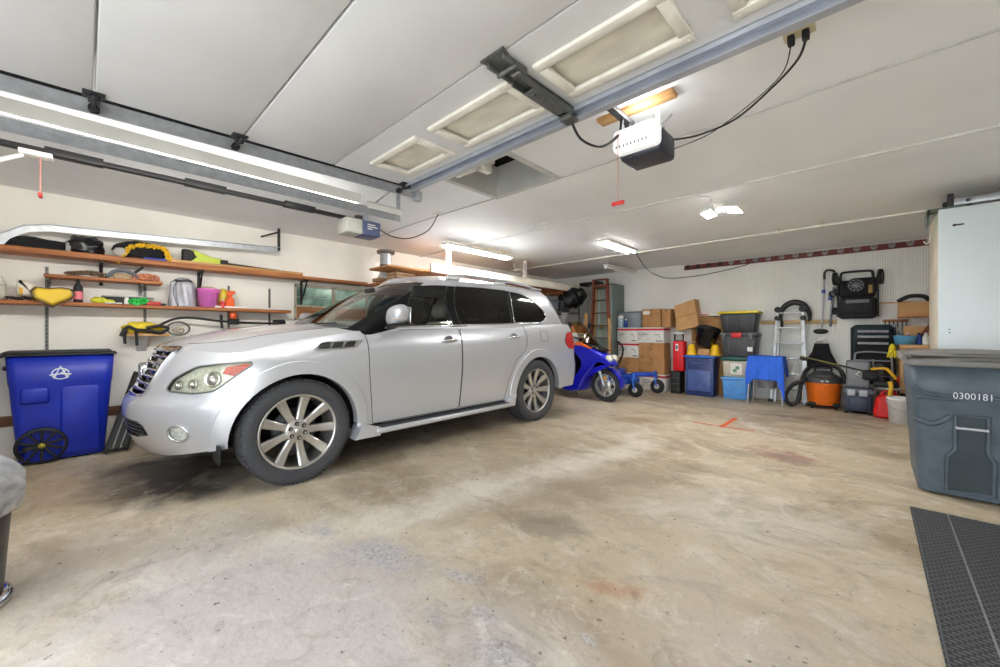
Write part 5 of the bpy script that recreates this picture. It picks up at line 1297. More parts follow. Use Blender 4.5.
tag(st_.build('storage_box', mat('box_greyblue', (120, 126, 134), .5), None, (-4.60, 7.27, 0)), 'grey box on the floor carrying the white drawers', 'box')
def carton(label, x, y, z, w, d, h, rz=0, m=None, tape=True, group=None, opening=False):
    b = thing('cardboard_box', label, 'box', (x, y, z), rz, group)
    m = m or mat('cardboard', (178, 132, 84), .8, 0, .06, 6)
    MB().box(-w/2, w/2, -d/2, d/2, 0, h, .004).build('carton', m, b)
    if tape: MB().box(-w/2-.001, w/2+.001, -.025, .025, h-.05, h+.0012).box(-.025, .025, -d/2-.0012, d/2, h-.001, h+.0013).build('tape', mat('tape_tan', (150, 108, 66), .4), b)
    return b
carton('small open-topped carton on top of the white drawers', -4.66, 7.28, 1.192, .34, .40, .17, 0, mat('cardboard_orange', (190, 124, 70), .8))
m_ = MB(); random.seed(5)
for k in range(9): m_.blob((random.uniform(-.16, .16), -.28+.07*k, .10+.16*math.sin(PI*k/9)+random.uniform(-.03, .05)), (.16, .14, .16), .4, 4, 14, 8, seed=60+k)
tag(m_.build('black_bundle', mat('bundle_black', (20, 20, 23), .5, 0, .2, 20, .5, 20), None, (-4.92, 7.62, 1.78)), 'heap of black gear piled on the rack under the platform', 'bundle')
for k, (y, z, c, w_) in enumerate(((6.82, 1.65, (110, 116, 130), .20), (7.30, 1.65, (60, 62, 70), .18), (6.82, 1.15, (150, 150, 146), .22), (7.32, 1.15, (84, 70, 60), .2))):
    b = thing('storage_bin', ['grey-blue bin at the near end of the rack top', 'charcoal bin in the middle of the rack top', 'pale grey bin on the rack below the grey-blue bin', 'brown bin on the rack below the charcoal bin'][k], 'bin', (-5.10, y, z+.002))
    MB().box(-.2, .22, -w_, w_, 0, .22, .02, taper=.08).build('bin_body', mat('bin_c%d' % k, c, .5), b); MB().box(-.22, .24, -w_-.02, w_+.02, .215, .24, .006).build('bin_lid', mat('bin_l%d' % k, tuple(int(v*.8) for v in c), .5), b)
m_ = MB()
for k in range(4): m_.cyl((-4.76+.02*k, 6.72+.04*k, 1.18), (-4.78+.02*k, 7.0+.04*k, 1.62), .012)
tag(m_.build('pipe_offcut', galv, None), 'bright metal pipes leaning on the rack above the scooter', 'pipe')
# grey steel cabinet in the corner with a wooden ladder before it
cb = thing('steel_cabinet', 'tall pale grey-green steel cabinet in the far corner', 'cabinet', (-4.37, 8.19, 0))
cg = mat('cabinet_green', (150, 164, 156), .45, .2, .04, 4)
MB().box(-.28, .28, -.275, .29, .04, 2.28, .006).build('cabinet_body', mat('cabinet_side', (110, 124, 122), .5, .2, .04, 4), cb)
for x in (-.14, .14): d = MB().box(x-.136, x+.136, -.295, -.276, .08, 2.24, .005).build('cabinet_door', cg, cb)
MB().box(-.28, .28, -.2, .28, 0, .04).build('plinth', black_rubber, cb)
MB().box(-.02, .09, -.2985, -.296, 1.28, 1.40, .001).build('door_label', mat('label_olive', (150, 140, 80), .6), cb)
tag(MB().tube(smooth_path([(-5.0, 8.1, 2.28), (-4.85, 8.0, 2.33), (-4.7, 8.1, 2.30)], 5), .03, 8).box(-4.95, -4.45, 7.95, 8.2, 2.281, 2.36, .01).build('case', black_rubber, None), 'black case lying on top of the corner cabinet', 'case')
ld = thing('step_ladder', 'folded red-brown wooden step ladder before the corner cabinet', 'ladder', (-4.28, 7.74, 0))
lw = woodmat('ladder_wood', (134, 66, 44), (92, 40, 28), 3, 'Z')
rails = [((-.27, 0), (-.155, 2.36)), ((.27, 0), (.155, 2.36))]
for (x0, z0), (x1, z1) in rails: MB().prism([(x0-.022, z0), (x0+.022, z0), (x1+.022, z1), (x1-.022, z1)], -.03, .05, M=TR(rx=PI/2)).build('rail', lw, ld)
for k in range(8):
    z = .24+k*.275; w_ = .27-.115*z/2.36-.02
    MB().box(-w_, w_, -.055, .04, z, z+.022, .002).build('step', mat('step_dark', (70, 44, 36), .7), ld)
for s_ in (-1, 1): MB().prism([(s_*.25-.015, 0), (s_*.25+.015, 0), (s_*.14+.015, 2.2), (s_*.14-.015, 2.2)], -.09, -.06, M=TR(rx=PI/2)).build('rear_rail', pine_z, ld)
MB().box(-.17, .17, -.06, .06, 2.34, 2.365, .003).box(-.14, .14, -.04, .0, 2.18, 2.24).build('top_cap', lw, ld)
tag(MB().box(-.035, .035, -.01, .01, 0, 1.62, .003).build('timber_stud', pine_z, None, (-4.58, 7.63, 0)), 'pale timber stud standing against the cabinet left of the ladder', 'timber')
tag(MB().box(-.03, .03, -.015, .015, 0, 1.5, .003).build('timber_stud', pine_z, None, (-4.03, 7.66, 0)), 'pale timber stud standing right of the red-brown ladder', 'timber')

# ------------------------------------------------------------------ blue scooter
sc_ = thing('motor_scooter', 'blue motor scooter parked behind the silver SUV', 'scooter', (-3.33, 6.22, 0), -.06)
sb = mat('scooter_blue', (26, 30, 196), .2, .25, .03, 6, coat=1.)
UP = Matrix.Rotation(PI/2, 4, 'X')
def wheel_s(x, r, w, name):
    M_ = TR(x, 0, r, rx=PI/2)
    wo = MB().lathe([(r*.64, -w*.4), (r*.68, -w*.45), (r*.70, -w*.3), (r*.70, w*.3), (r*.68, w*.45), (r*.64, w*.4)], 40, M=M_).cyl((x, -.05, r), (x, .05, r), .035)
    for k in range(5):
        a = Matrix.Rotation(2*PI*k/5+.3, 4, 'Z')
        wo.box(.02, r*.66, -.028, .028, -.02, .02, .008, M=M_ @ a); wo.box(.11, r*.66, .0, .03, -.018, .018, .006, M=M_ @ a @ Matrix.Rotation(.35, 4, 'Z'))
    wm = wo.build(name, mat('scooter_rim', (205, 205, 208), .3, .7, 0), sc_)
    MB().lathe([(r*.66, -w*.42), (r*.74, -w*.5), (r*.9, -w*.5), (r*.98, -w*.3), (r, 0), (r*.98, w*.3), (r*.9, w*.5), (r*.74, w*.5), (r*.66, w*.42)], 44, M=M_).build('scooter_tire', mat('scooter_tire', (44, 44, 46), .8), wm)
    MB().lathe([(.03, .0), (.12, .0), (.12, .006), (.03, .006)], 30, M=TR(x, -.055, r, rx=PI/2)).build('brake_disc', mat('disc_steel', (180, 180, 182), .3, .9), wm)
wheel_s(0, .285, .11, 'front_wheel'); wheel_s(-1.42, .27, .13, 'rear_wheel')
# nose fairing and leg shield: one swept body, narrower towards the nose
def fair(outl, hw, rnd, name, m, parent=sc_, nose=None):
    b = MB(); b.puff(outl, hw, rnd, M=UP, lay=6)
    if nose:
        for i, v in enumerate(b.v):
            k = interp(nose, v[0]); b.v[i] = (v[0], v[1]*k, v[2])
    return b.build(name, m, parent)
fo = smooth_path([(x, z, 0) for x, z in ((-.62, .88), (-.56, .98), (-.47, 1.04), (-.32, 1.0), (-.14, .92), (.03, .83), (.15, .73), (.20, .64), (.10, .615), (-.04, .645), (-.14, .57), (-.24, .46), (-.31, .36), (-.37, .25), (-.41, .17), (-.55, .12), (-.74, .12), (-.80, .20), (-.66, .32), (-.53, .45), (-.44, .58), (-.42, .68), (-.50, .78), (-.62, .88))], 4)[:-1]
fair([(p.x, p.y) for p in fo], .23, .05, 'front_fairing', sb, nose=[(-.8, 1), (-.3, .95), (0, .7), (.2, .42)])
op_ = MB(); op_.puff([(-.54, 1.0), (-.46, 1.035), (-.32, .995), (-.18, .93), (-.20, .90), (-.36, .95), (-.52, .965)], .232, .01, M=UP)
for i, v in enumerate(op_.v): op_.v[i] = (v[0]+.0, v[1]*interp([(-.8, 1.02), (-.3, .97), (0, .74), (.2, .44)], v[0]), v[2]+.006)
op_.build('orange_panel', mat('scooter_orange', (224, 104, 44), .3, 0, .04, coat=.6), sc_)
bk_ = MB(); bk_.puff([(-.50, 1.02), (-.25, .99), (.02, .87), (-.02, .84), (-.3, .93), (-.5, .985)], .19, .02, M=UP)
for i, v in enumerate(bk_.v): bk_.v[i] = (v[0], v[1]*interp([(-.8, 1), (-.3, .95), (0, .65)], v[0]), v[2]+.018)
bk_.build('black_cowl', blackgloss, sc_)
hlm = MB()
for s_ in (-1, 1): hlm.blob((.095, s_*.075, .755), (.085, .055, .065), 0, 1, 18, 10)
hlm.build('headlight', mat('scooter_lamp', (222, 220, 210), .12, .3, .1, 30, coat=.8), sc_)
fm_ = MB(); ol = [(.31*math.cos(q)+.01, .285+.325*math.sin(q)) for q in [math.radians(a) for a in range(-5, 126, 10)]]+[(.29*math.cos(q)+.0, .285+.295*math.sin(q)) for q in [math.radians(a) for a in range(125, -6, -10)]]
fm_.puff(ol, .075, .01, M=UP); fm_.build('front_fender', sb, sc_)
fk = MB()
for s_ in (-1, 1): fk.tube([(.0, s_*.085, .285), (-.12, s_*.085, .62)], .022, 10); fk.tube([(-.04, s_*.085, .40), (-.12, s_*.085, .62)], .028, 10)
fk.build('front_fork', mat('fork_silver', (190, 192, 196), .3, .8, 0), sc_)
MB().cyl((.03, -.115, .42), (.03, -.10, .42), .03).build('side_reflector', mat('reflector_amber', (232, 160, 40), .3), sc_)
wsn = MB(); wsn.grid(lambda u, v: Vector((-.10-.44*v-.16*(2*u-1)**2*(1-.3*v), (2*u-1)*(.20-.05*v**2), .90+.50*v)), 16, 12)
wsn.grid(lambda u, v: Vector((-.106-.44*v-.16*(2*u-1)**2*(1-.3*v), (2*u-1)*(.20-.05*v**2), .90+.50*v)), 16, 12)
wsn.build('windscreen', glass('smoked_screen', (.66, .56, .38), .05, 1.4), sc_)
hb_ = MB(); hb_.tube(smooth_path([(-.62, -.36, 1.10), (-.56, -.22, 1.12), (-.52, 0, 1.08), (-.56, .22, 1.12), (-.62, .36, 1.10)], 5), .016, 8); hb_.tube([(-.55, 0, 1.08), (-.50, 0, .95)], .03, 8)
for s_ in (-1, 1): hb_.tube([(-.64, s_*.38, 1.10), (-.58, s_*.25, 1.115)], .022, 8).tube(smooth_path([(-.57, s_*.24, 1.12), (-.52, s_*.28, 1.22), (-.54, s_*.30, 1.30)], 4), .008, 6)
hbo = hb_.build('handlebar', black_rubber, sc_)
for s_ in (-1, 1): MB().blob((-.55, s_*.31, 1.34), (.025, .07, .055), 0, 1, 16, 10).build('mirror', black_rubber, hbo)
fair([(-1.62, .62), (-1.70, .74), (-1.55, .80), (-1.2, .74), (-.98, .66), (-.9, .50), (-.98, .36), (-1.2, .40), (-1.45, .52)], .19, .07, 'rear_body', sb)
fair([(-1.55, .79), (-1.50, .86), (-1.2, .82), (-.95, .76), (-.92, .70), (-1.2, .73)], .16, .05, 'seat', black_fabric)
fair([(-.98, .20), (-.50, .16), (-.50, .22), (-.80, .26), (-.92, .50), (-1.0, .48)], .19, .02, 'floorboard', blackplastic)
fair([(-1.30, .22), (-1.0, .20), (-.92, .34), (-1.2, .44), (-1.42, .36)], .10, .03, 'engine_case', dark_iron)
m_ = MB(); m_.box(-.98, -.60, -.16, .16, .30, .90, .04); m_.build('inner_shield', blackplastic, sc_)
m_ = MB(); m_.tube([(-.85, .12, .24), (-.80, .26, .0)], .012, 6); m_.build('kickstand', dark_iron, sc_)
# ------------------------------------------------------------------ blue walk-behind mower with two casters
mw = thing('mower', 'low blue mower frame with two caster wheels beside the scooter', 'mower', (-3.62, 7.30, 0))
mb_ = mat('mower_blue', (30, 78, 190), .4, .1, .06)
MB().puff([(-.55, -.28), (.22, -.32), (.32, -.1), (.32, .2), (.2, .36), (-.55, .32)], .06, .03, M=TR(0, 0, .27)).build('deck', mb_, mw)
MB().puff([(-.3, -.18), (.06, -.18), (.10, 0), (.06, .2), (-.3, .2)], .09, .05, M=TR(0, 0, .40)).build('engine_cover', mat('mower_blue_dark', (28, 52, 150), .35, .1, .1, 20), mw)
m_ = MB(); m_.tube([(.15, -.22, .34), (.42, -.27, .36)], .035, 6).tube([(.15, .36, .34), (.52, .48, .36)], .035, 6).box(.10, .18, -.25, .42, .30, .38, .01); m_.tube([(.1, .44, .35), (.55, .44, .37)], .045, 6)
m_.build('front_arm', mb_, mw)
for (x, y, r) in ((.43, -.27, .135), (.54, .48, .135)):
    M_ = TR(x+.02, y, r, rx=PI/2)
    yk = MB()
    for s_ in (-1, 1): yk.tube([(x-.02, y+s_*.05, .33), (x+.02, y+s_*.055, r)], .016, 6)
    yk.cyl((x-.02, y, .32), (x-.02, y, .44), .025).box(x-.05, x+.02, y-.06, y+.06, .32, .35, .005)
    yo = yk.build('caster_yoke', mat('yoke_blue', (50, 116, 214), .4, .1), mw)
    MB().lathe([(.05, -.035), (.09, -.045), (r-.01, -.04), (r, -.02), (r, .02), (r-.01, .04), (.09, .045), (.05, .035)], 28, M=M_).build('caster_tire', black_rubber, yo)
    MB().lathe([(0, -.036), (.03, -.04), (.065, -.03), (.07, -.036), (.07, .036), (.065, .03), (.03, .04), (0, .036)], 24, M=M_).build('caster_hub', mat('caster_hub', (206, 200, 184), .4, .3), yo)
MB().tube(smooth_path([(-.02, -.12, .45), (.05, -.14, .60), (.14, -.16, .78), (.14, -.17, .93), (.05, -.17, 1.03)], 6), .018, 8).build('control_lever', black_rubber, mw)
MB().box(.02, .2, -.325, -.31, .29, .34, .004).build('maker_plate', mat('plate_lime', (140, 160, 90), .5, 0, .2, 60), mw)
# ------------------------------------------------------------------ stacked cartons against the back wall
card = mat('cardboard', (178, 132, 84), .8, 0, .06, 6)
card2 = mat('cardboard_light', (192, 148, 100), .8, 0, .06, 6)
white_card = mat('white_card', (226, 224, 220), .6, 0, .04, 5)
red_print = mat('red_print', (192, 38, 42), .55, 0, .04)
dark_print = mat('dark_print', (70, 66, 64), .7, 0, .1)
YBX = 8.08
def span(x0, x1, y0, y1, Y):
    """room box front from two sight lines onto the plane Y."""
    a, b = onY(x0, y1, Y), onY(x1, y0, Y); return a.x, b.x, a.z, b.z
def box_at(label, x0, x1, z0, z1, white, Y=YBX, d=.36, rz=0, scribble=1, group=None):
    w, h = x1-x0, z1-z0
    b = thing('cardboard_box', label, 'box', ((x0+x1)/2, Y+d/2, z0), rz)
    MB().box(-w/2, w/2, -d/2, d/2, 0, h, .004).build('carton', white_card if white else card, b)
    f = -d/2-.0012
    if white:
        MB().box(-w/2, w/2, f, d/2+.001, h*.80, h*.93).box(-w/2-.001, w/2+.001, -d/2, d/2, h*.80, h*.93).build('red_band', red_print, b)
        p = MB()
        for k, (u, l) in enumerate(((.62, .30), (.52, .36), (.42, .22), (.26, .1))): p.box(-w*.46, -w*.46+w*l, f, -d/2, h*u, h*(u+.035))
        p.tube([(w*.16, f, h*.52), (w*.30, f, h*.54), (w*.345, f, h*.42), (w*.345, f, h*.30)], .005, 4)
        p.box(w*.22, w*.45, f, -d/2, h*.09, h*.15).build('printing', dark_print, b)
    else:
        MB().box(-.03, .03, f, d/2+.001, h-.06, h+.0012).box(-w/2, w/2, -.002, .002, h, h+.0012).build('tape', mat('tape_tan', (150, 108, 66), .4), b)
        if scribble:
            p = MB()
            for k in range(3): p.box(-w*.2+.03*k, -w*.2+.03*k+w*(.28-.05*k), f, -d/2, h*(.72-.09*k), h*(.75-.09*k))
            p.box(-w*.38, -w*.34, f, -d/2, h*.06, h*.18)
            p.build('printing', mat('card_print', (120, 84, 50), .8), b)
    return b
Z = [0, .335, .66, .985, 1.305]     # layer heights of the wall of boxes
box_at('white red-banded box at the bottom of the stack behind the casters', -3.52, -3.02, Z[0], Z[1], True)
box_at('white red-banded box at the bottom behind the blue mower', -4.03, -3.53, Z[0], Z[1], True)
box_at('brown box directly on the bottom white box, near the red container', -3.58, -3.04, Z[1]+.002, Z[2], False)
box_at('brown box behind the curved mower lever', -4.05, -3.59, Z[1]+.002, Z[2], False)
box_at('brown box of the third layer under a wide white box', -3.57, -3.05, Z[2]+.002, Z[3], False)
box_at('white red-banded box of the third layer behind the scooter lamp', -4.04, -3.58, Z[2]+.002, Z[3], True)
box_at('wide white red-banded box of the top white layer, beside the red container', -3.60, -3.05, Z[3]+.002, Z[4], True)
box_at('white red-banded box under the white tub in the top white layer', -4.06, -3.61, Z[3]+.002, Z[4], True)
tb = box_at('brown box with white sticker on the very top of the stack', -3.50, -3.12, Z[4]+.002, 1.69, False)
MB().box(-.17, -.03, -.1815, -.180, .27, .34, .0005).build('sticker', white_card, tb)
box_at('brown box end seen between the stickered box and the tilted board', -3.10, -2.93, Z[4]+.002, 1.68, False, Y=8.12, d=.3, scribble=0)
gp = thing('storage_bin', 'flat grey bin standing on the top white boxes', 'bin', (-3.82, 8.32, Z[4]+.002))
MB().box(-.27, .25, -.10, .12, 0, .33, .012, taper=.03).build('bin_body', mat('panel_grey', (128, 136, 142), .45, .1, .04, 3), gp); MB().box(-.28, .26, -.11, .13, .33, .352, .006).build('rim', mat('panel_grey_dark', (96, 102, 108), .45), gp)
bt = thing('wipes_tub', 'white tub with blue pattern on top of the boxes', 'tub', (-4.0, 8.12, Z[4]+.002))
MB().lathe([(0, 0), (.055, 0), (.06, .01), (.06, .11), (.06, .20), (.055, .205)], 24).build('tub_body', mat('tub_pattern', (170, 196, 206), .4, 0, .3, 40), bt); MB().lathe([(.062, .20), (.062, .255), (.03, .27), (0, .27)], 24).build('tub_lid', white_paint, bt)
bl = thing('spray_can', 'short blue can right behind the white tub', 'can', (-3.90, 8.16, Z[4]+.002))
MB().lathe([(0, 0), (.035, 0), (.036, .14), (.025, .16), (0, .16)], 18).build('can_body', mat('can_blue', (46, 84, 160), .35, .3), bl); MB().cyl((0, 0, .16), (0, 0, .195), .018).build('can_cap', white_paint, bl)
# tilted board and boxes right of the stack
p = [onY(*q, 8.14) for q in ((674, 306), (694, 299), (699, 326), (677, 331))]
tl = MB(); P0 = p[3]; tl.add([Vector((q.x, 8.14+dy, q.z)) for dy in (0, .28) for q in p], [(0, 1, 2, 3), (7, 6, 5, 4), (0, 4, 5, 1), (1, 5, 6, 2), (2, 6, 7, 3), (3, 7, 4, 0)])
tg = thing('cardboard_box', 'large brown box tilted on its corner behind the black bucket', 'box', (0, 0, 0)); tl.build('carton', card2, tg)
pr = MB(); e = Vector((0, -.002, 0)); pr.tube([p[0]+(p[1]-p[0])*.05+(p[3]-p[0])*.5+e, p[0]+(p[1]-p[0])*.95+(p[2]-p[1])*.5+e], .004, 4).build('tape', mat('tape_tan', (150, 108, 66)), tg)
box_at('brown box behind the yellow-lidded tote', -2.62, -1.72, 1.02, 1.52, False, Y=8.41, d=.08, scribble=0)
box_at('large brown box hidden low behind the blue totes', -2.62, -1.60, 0, 1.0, False, Y=8.41, d=.08, scribble=0)
fl = thing('flat_box', 'flat white and red box lying on the brown box by the tilted carton', 'box', (-2.16, 8.38, 1.522)); MB().box(-.42, .38, -.06, .06, 0, .055, .004).build('carton', white_card, fl); MB().box(-.28, -.12, -.0612, -.06, .015, .04).build('red_band', red_print, fl)
# red container, clear container and what it stands on
x0, x1, z0, z1 = span(672.5, 684, 341, 371, 8.0)
rc = thing('crate', 'low black plastic crate under the tall red container', 'crate', ((x0+x1)/2+.02, 8.12, 0)); m_ = MB(); m_.box(-.16, .02, -.15, .15, 0, z0-.004, .01)
m_.build('crate_body', black_rubber, rc)
for k in range(3): MB().box(-.14, .0, -.156, -.15, .08+.11*k, .10+.11*k, .002).build('front_rib', mat('rib_grey', (56, 56, 58), .4), rc)
rr = thing('canister', 'tall bright red canister standing on the black crate', 'canister', ((x0+x1)/2, 8.10, z0)); rh = z1-z0; rw = (x1-x0)/2
MB().box(-rw, rw, -.11, .11, 0, rh, .035, seg=3).build('canister_body', mat('canister_red', (206, 26, 36), .4, 0, .04), rr)
MB().box(-rw*.45, rw*.05, -.1118, -.1105, rh*.68, rh*.9, .0004).build('label', white_paint, rr); MB().box(-rw*.36, -rw*.06, -.1124, -.1116, rh*.73, rh*.85, .0003).build('label_mark', mat('label_navy', (50, 60, 120), .5), rr)
cc = thing('plastic_jar', 'clear plastic jar on top of the red canister', 'jar', ((x0+x1)/2-.02, 8.10, z1+.002)); MB().lathe([(0, .0), (.085, 0), (.09, .02), (.09, .13), (.085, .14)], 28).build('jar_wall', glass('clear_plastic', (.85, .86, .87), .08, 1.35), cc); MB().lathe([(.094, .13), (.094, .165), (0, .17)], 28).build('jar_lid', mat('lid_clear', (200, 204, 208), .3), cc)
# navy tote with bright blue tray lid
def tote(name, label, x0, x1, z0, z1, Y, d, body, lid, lidh=.035, over=.02, tap=.10, ribs=True, cat='tote'):
    w, h = (x1-x0)/2, z1-z0
    t = thing(name, label, cat, ((x0+x1)/2, Y+d/2, z0))
    b = MB().box(-w+over, w-over, -d/2+over, d/2-over, 0, h-lidh, .02, taper=tap)
    if ribs:
        for k in (-.55, 0, .55): b.box(k*w-.02, k*w+.02, -d/2+over+.012-.01, -d/2+over+.03, h*.12, h*.78, .006)
    b.build('tote_body', body, t)
    MB().box(-w, w, -d/2, d/2, h-lidh, h-.008, .01).box(-w+.03, w-.03, -d/2+.03, d/2-.03, h-.012, h, .004).build('tote_lid', lid, t)
    return t
navy = mat('tote_navy', (38, 52, 104), .35, 0, .05); tray_blue = mat('tray_blue', (30, 110, 210), .35, 0, .04)
nt_ = tote('storage_tote', 'navy tote with bright blue lid carrying yellow cups and black bucket', -2.62, -2.06, 0, .765, 7.92, .42, navy, tray_blue, .04, .025, .06, False)
MB().box(-.20, .20, -.196, -.180, .10, .50, .012).tube(smooth_path([(-.17, -.19, .70), (-.10, -.215, .62), (.10, -.215, .62), (.17, -.19, .70)], 5), .012, 6).box(-.235, -.215, -.20, -.18, .05, .68, .004).box(.215, .235, -.20, -.18, .05, .68, .004).build('front_panel', mat('tote_haze', (72, 92, 150), .3, 0, .1, 9), nt_)
def cup(label, x, y):
    c = thing('traffic_cup', label, 'cup', (x, y, .767)); ym = mat('cup_yellow', (240, 190, 20), .4, 0, .04)
    MB().lathe([(0, .205), (.048, .205), (.055, .20), (.085, .02), (.088, 0)], 24).build('cup_wall', ym, c); MB().lathe([(.084, .0), (.094, .0), (.094, .018), (.084, .018)], 24).build('cup_rim', ym, c)
cup('left yellow upturned cup on the blue lid', -2.51, 8.06); cup('right yellow upturned cup on the blue lid', -2.10, 8.06)
tag(MB().box(-.10, .10, -.08, .08, 0, .12, .006).build('wood_block', card2, None, (-2.30, 8.14, .767)), 'brown block under the black bucket between the yellow cups', 'block')
bb = thing('bucket', 'glossy black bucket tilted over the yellow cups', 'bucket', (-2.29, 8.06, .93), rot=(-.30, .16, 0))
MB().lathe([(0, .0), (.15, 0), (.205, .33), (.215, .335), (.215, .37), (.20, .37), (.15, .02)], 36).build('bucket_wall', mat('bucket_black', (16, 16, 18), .18, 0, 0, coat=.5), bb)
MB().lathe([(.207, .30), (.22, .305), (.22, .32), (.207, .322)], 36).tube([(.225*math.cos(q), -.05-.18*math.sin(q), .31-.12*math.sin(q)) for q in [PI*j/18 for j in range(19)]], .005, 6).build('bucket_handle', black_rubber, bb)
# column of four totes
TY, TD = 7.98, .42
tx0 = -1.99
tote('storage_tote', 'light blue tote at the bottom beside the navy tote', tx0, -1.53, 0, .395, TY, TD, mat('tote_sky', (84, 150, 218), .4, 0, .05), mat('lid_sky', (100, 168, 232), .4), .04)
a = tote('storage_tote', 'tan tote with dark green lid', tx0, -1.53, .397, .765, TY, TD, mat('tote_tan', (190, 184, 166), .5, 0, .05), mat('lid_green', (22, 80, 74), .4), .07)
MB().box(-.07, .11, -.204, -.195, .05, .25, .001).build('label', white_paint, a); MB().box(-.03, .03, -.2055, -.2035, .09, .15).box(.01, .07, -.2055, -.2035, .14, .20).build('label_print', mat('print_green', (96, 140, 110), .6), a)
g = mat('tote_charcoal', (66, 68, 72), .45, 0, .05)
a = tote('storage_tote', 'charcoal tote with red front latch', tx0-.01, -1.42, .767, 1.20, TY, TD, g, mat('lid_charcoal', (78, 80, 85), .45), .06)
MB().box(-.10, .06, -.235, -.195, .34, .435, .012).build('red_latch', mat('latch_red', (206, 36, 40), .4), a); MB().box(-.27, -.20, -.225, -.19, .30, .43, .012).box(.16, .23, -.225, -.19, .30, .43, .012).build('side_clip', mat('clip_grey', (92, 94, 98), .4), a)
MB().box(.14, .22, -.1995, -.19, .10, .18, .001).build('sticker', white_paint, a)
tote('storage_tote', 'dark grey tote with yellow lid on top of the column', tx0-.05, -1.40, 1.202, 1.585, TY, TD, mat('tote_dark', (52, 54, 57), .45, 0, .05), mat('lid_yellow', (214, 196, 36), .4), .045, .03, .14)
tag(MB().box(-.08, .08, -.06, .06, 0, .11, .01).build('label_box', mat('box_teal', (150, 176, 200), .5, 0, .1), None, (-1.75, 7.99, .0)), 'pale label box', 'box') if 0 else None

# ------------------------------------------------------------------ commode stool under a blue towel
st = thing('shower_stool', 'metal-legged commode stool with grey pail under a blue towel', 'stool', (-1.27, 7.92, 0))
st.scale = (1, 1, 1.19)
lm = mat('leg_steel', (188, 188, 190), .35, .7, .05)
for (x, y) in ((-.24, -.18), (.24, -.18), (-.24, .22), (.24, .22)):
    l = MB().cyl((x, y, .025), (x*.88, y*.88, .66), .014, n=12).build('leg', lm, st); MB().cyl((x*1.01, y, 0), (x, y, .06), .022, .018, 12).build('leg_tip', mat('tip_grey', (150, 146, 140), .6), l)
MB().tube([(-.215, -.16, .50), (.215, -.16, .50)], .012, 8).tube([(-.215, .19, .50), (.215, .19, .50)], .012, 8).tube([(-.215, -.16, .62), (-.215, .19, .62), (.215, .19, .62), (.215, -.16, .62)], .012, 8, closed=True).build('seat_frame', lm, st)
MB().lathe([(0, .20), (.12, .20), (.15, .42), (.165, .425), (.165, .44), (.14, .44), (.11, .22)], 28, M=TR(.0, .0, .02)).build('pail', mat('pail_grey', (150, 150, 160), .4), st)
MB().box(-.23, .23, -.18, .2, .63, .66, .01).build('seat', mat('seat_grey', (150, 150, 152), .5), st)
tw = MB()
def towel(u, v):
    # v across the width, u from front hem over the seat to the back hem
    x = (v-.5)*.74; s = u*1.15-.40
    edge = max(0, abs(x)-.235)
    if s < 0: y, z = -.205-.02*(-s), .675+s*(1.0 if abs(x) < .2 else 1.0)
    elif s < .42: y, z = -.205+s, .675
    else: y, z = .215+.01, .675-(s-.42)
    # front hem is cut higher in the middle and hangs low at the corners
    if s < 0:
        dep = interp([(0, .36), (.16, .37), (.22, .44), (.31, .60), (.37, .62)], abs(x))+.06*(x > .2); z = .675+s/.40*dep*1.0
        y -= .025*math.sin(abs(s)/.4*PI*.5)+.012*math.sin(v*26)*abs(s)/.4
    if edge > 0:
        k = edge/.135; xs = math.copysign(.238+.03*k, x); z2 = .675-edge*1.9
        z = min(z, z2) if s >= 0 else min(z, z2) ; x = xs
    return Vector((x+.004*math.sin(u*21), y, z+.004*math.sin(u*16+v*9)))
tw.grid(towel, 40, 44)
tw.v = [(a, b, .803+(c-.675)*1.06) for a, b, c in tw.v]
tws = tw.build('towel', mat('towel_blue', (52, 108, 226), .9, 0, .06, 20, .5, 120), None, (-1.27, 7.92, .0))
sm_ = tws.modifiers.new('thick', 'SOLIDIFY'); sm_.thickness = .008; sm_.offset = 1
tag(tws, 'bright blue towel draped over the commode stool', 'towel')
# ------------------------------------------------------------------ aluminium multi-position ladder
al = thing('aluminum_ladder', 'aluminium folding ladder leaning on the back wall behind the blue towel', 'ladder', (-1.0, 8.19, 0), rot=(-.09, 0, 0))
alm = mat('aluminium', (164, 166, 168), .4, .7, .06)
for s_ in (-1, 1):
    r = MB().prism([(s_*.25-.018, .0), (s_*.25+.018, .0), (s_*.172+.017, 1.64), (s_*.172-.017, 1.64)], -.03, .03, M=TR(rx=PI/2)).build('rail', alm, al)
    MB().cyl((s_*.172, -.05, 1.60), (s_*.172, .05, 1.60), .05).cyl((s_*.178, -.05, 1.45), (s_*.178, .05, 1.45), .04).build('hinge', black_rubber, r)
    MB().prism([(s_*.21-.022, .0), (s_*.21+.022, .0), (s_*.16+.022, 1.5), (s_*.16-.022, 1.5)], -.09, -.04, M=TR(rx=PI/2)).build('inner_rail', alm, al)
    MB().box(s_*.26-.035, s_*.26+.035, -.04, .05, 0, .05, .008).build('foot', black_rubber, r)
for k in range(6):
    z = .22+.262*k; w_ = .25-.078*z/1.64-.01; MB().box(-w_, w_, -.03, .03, z, z+.03, .004).build('rung', alm, al)
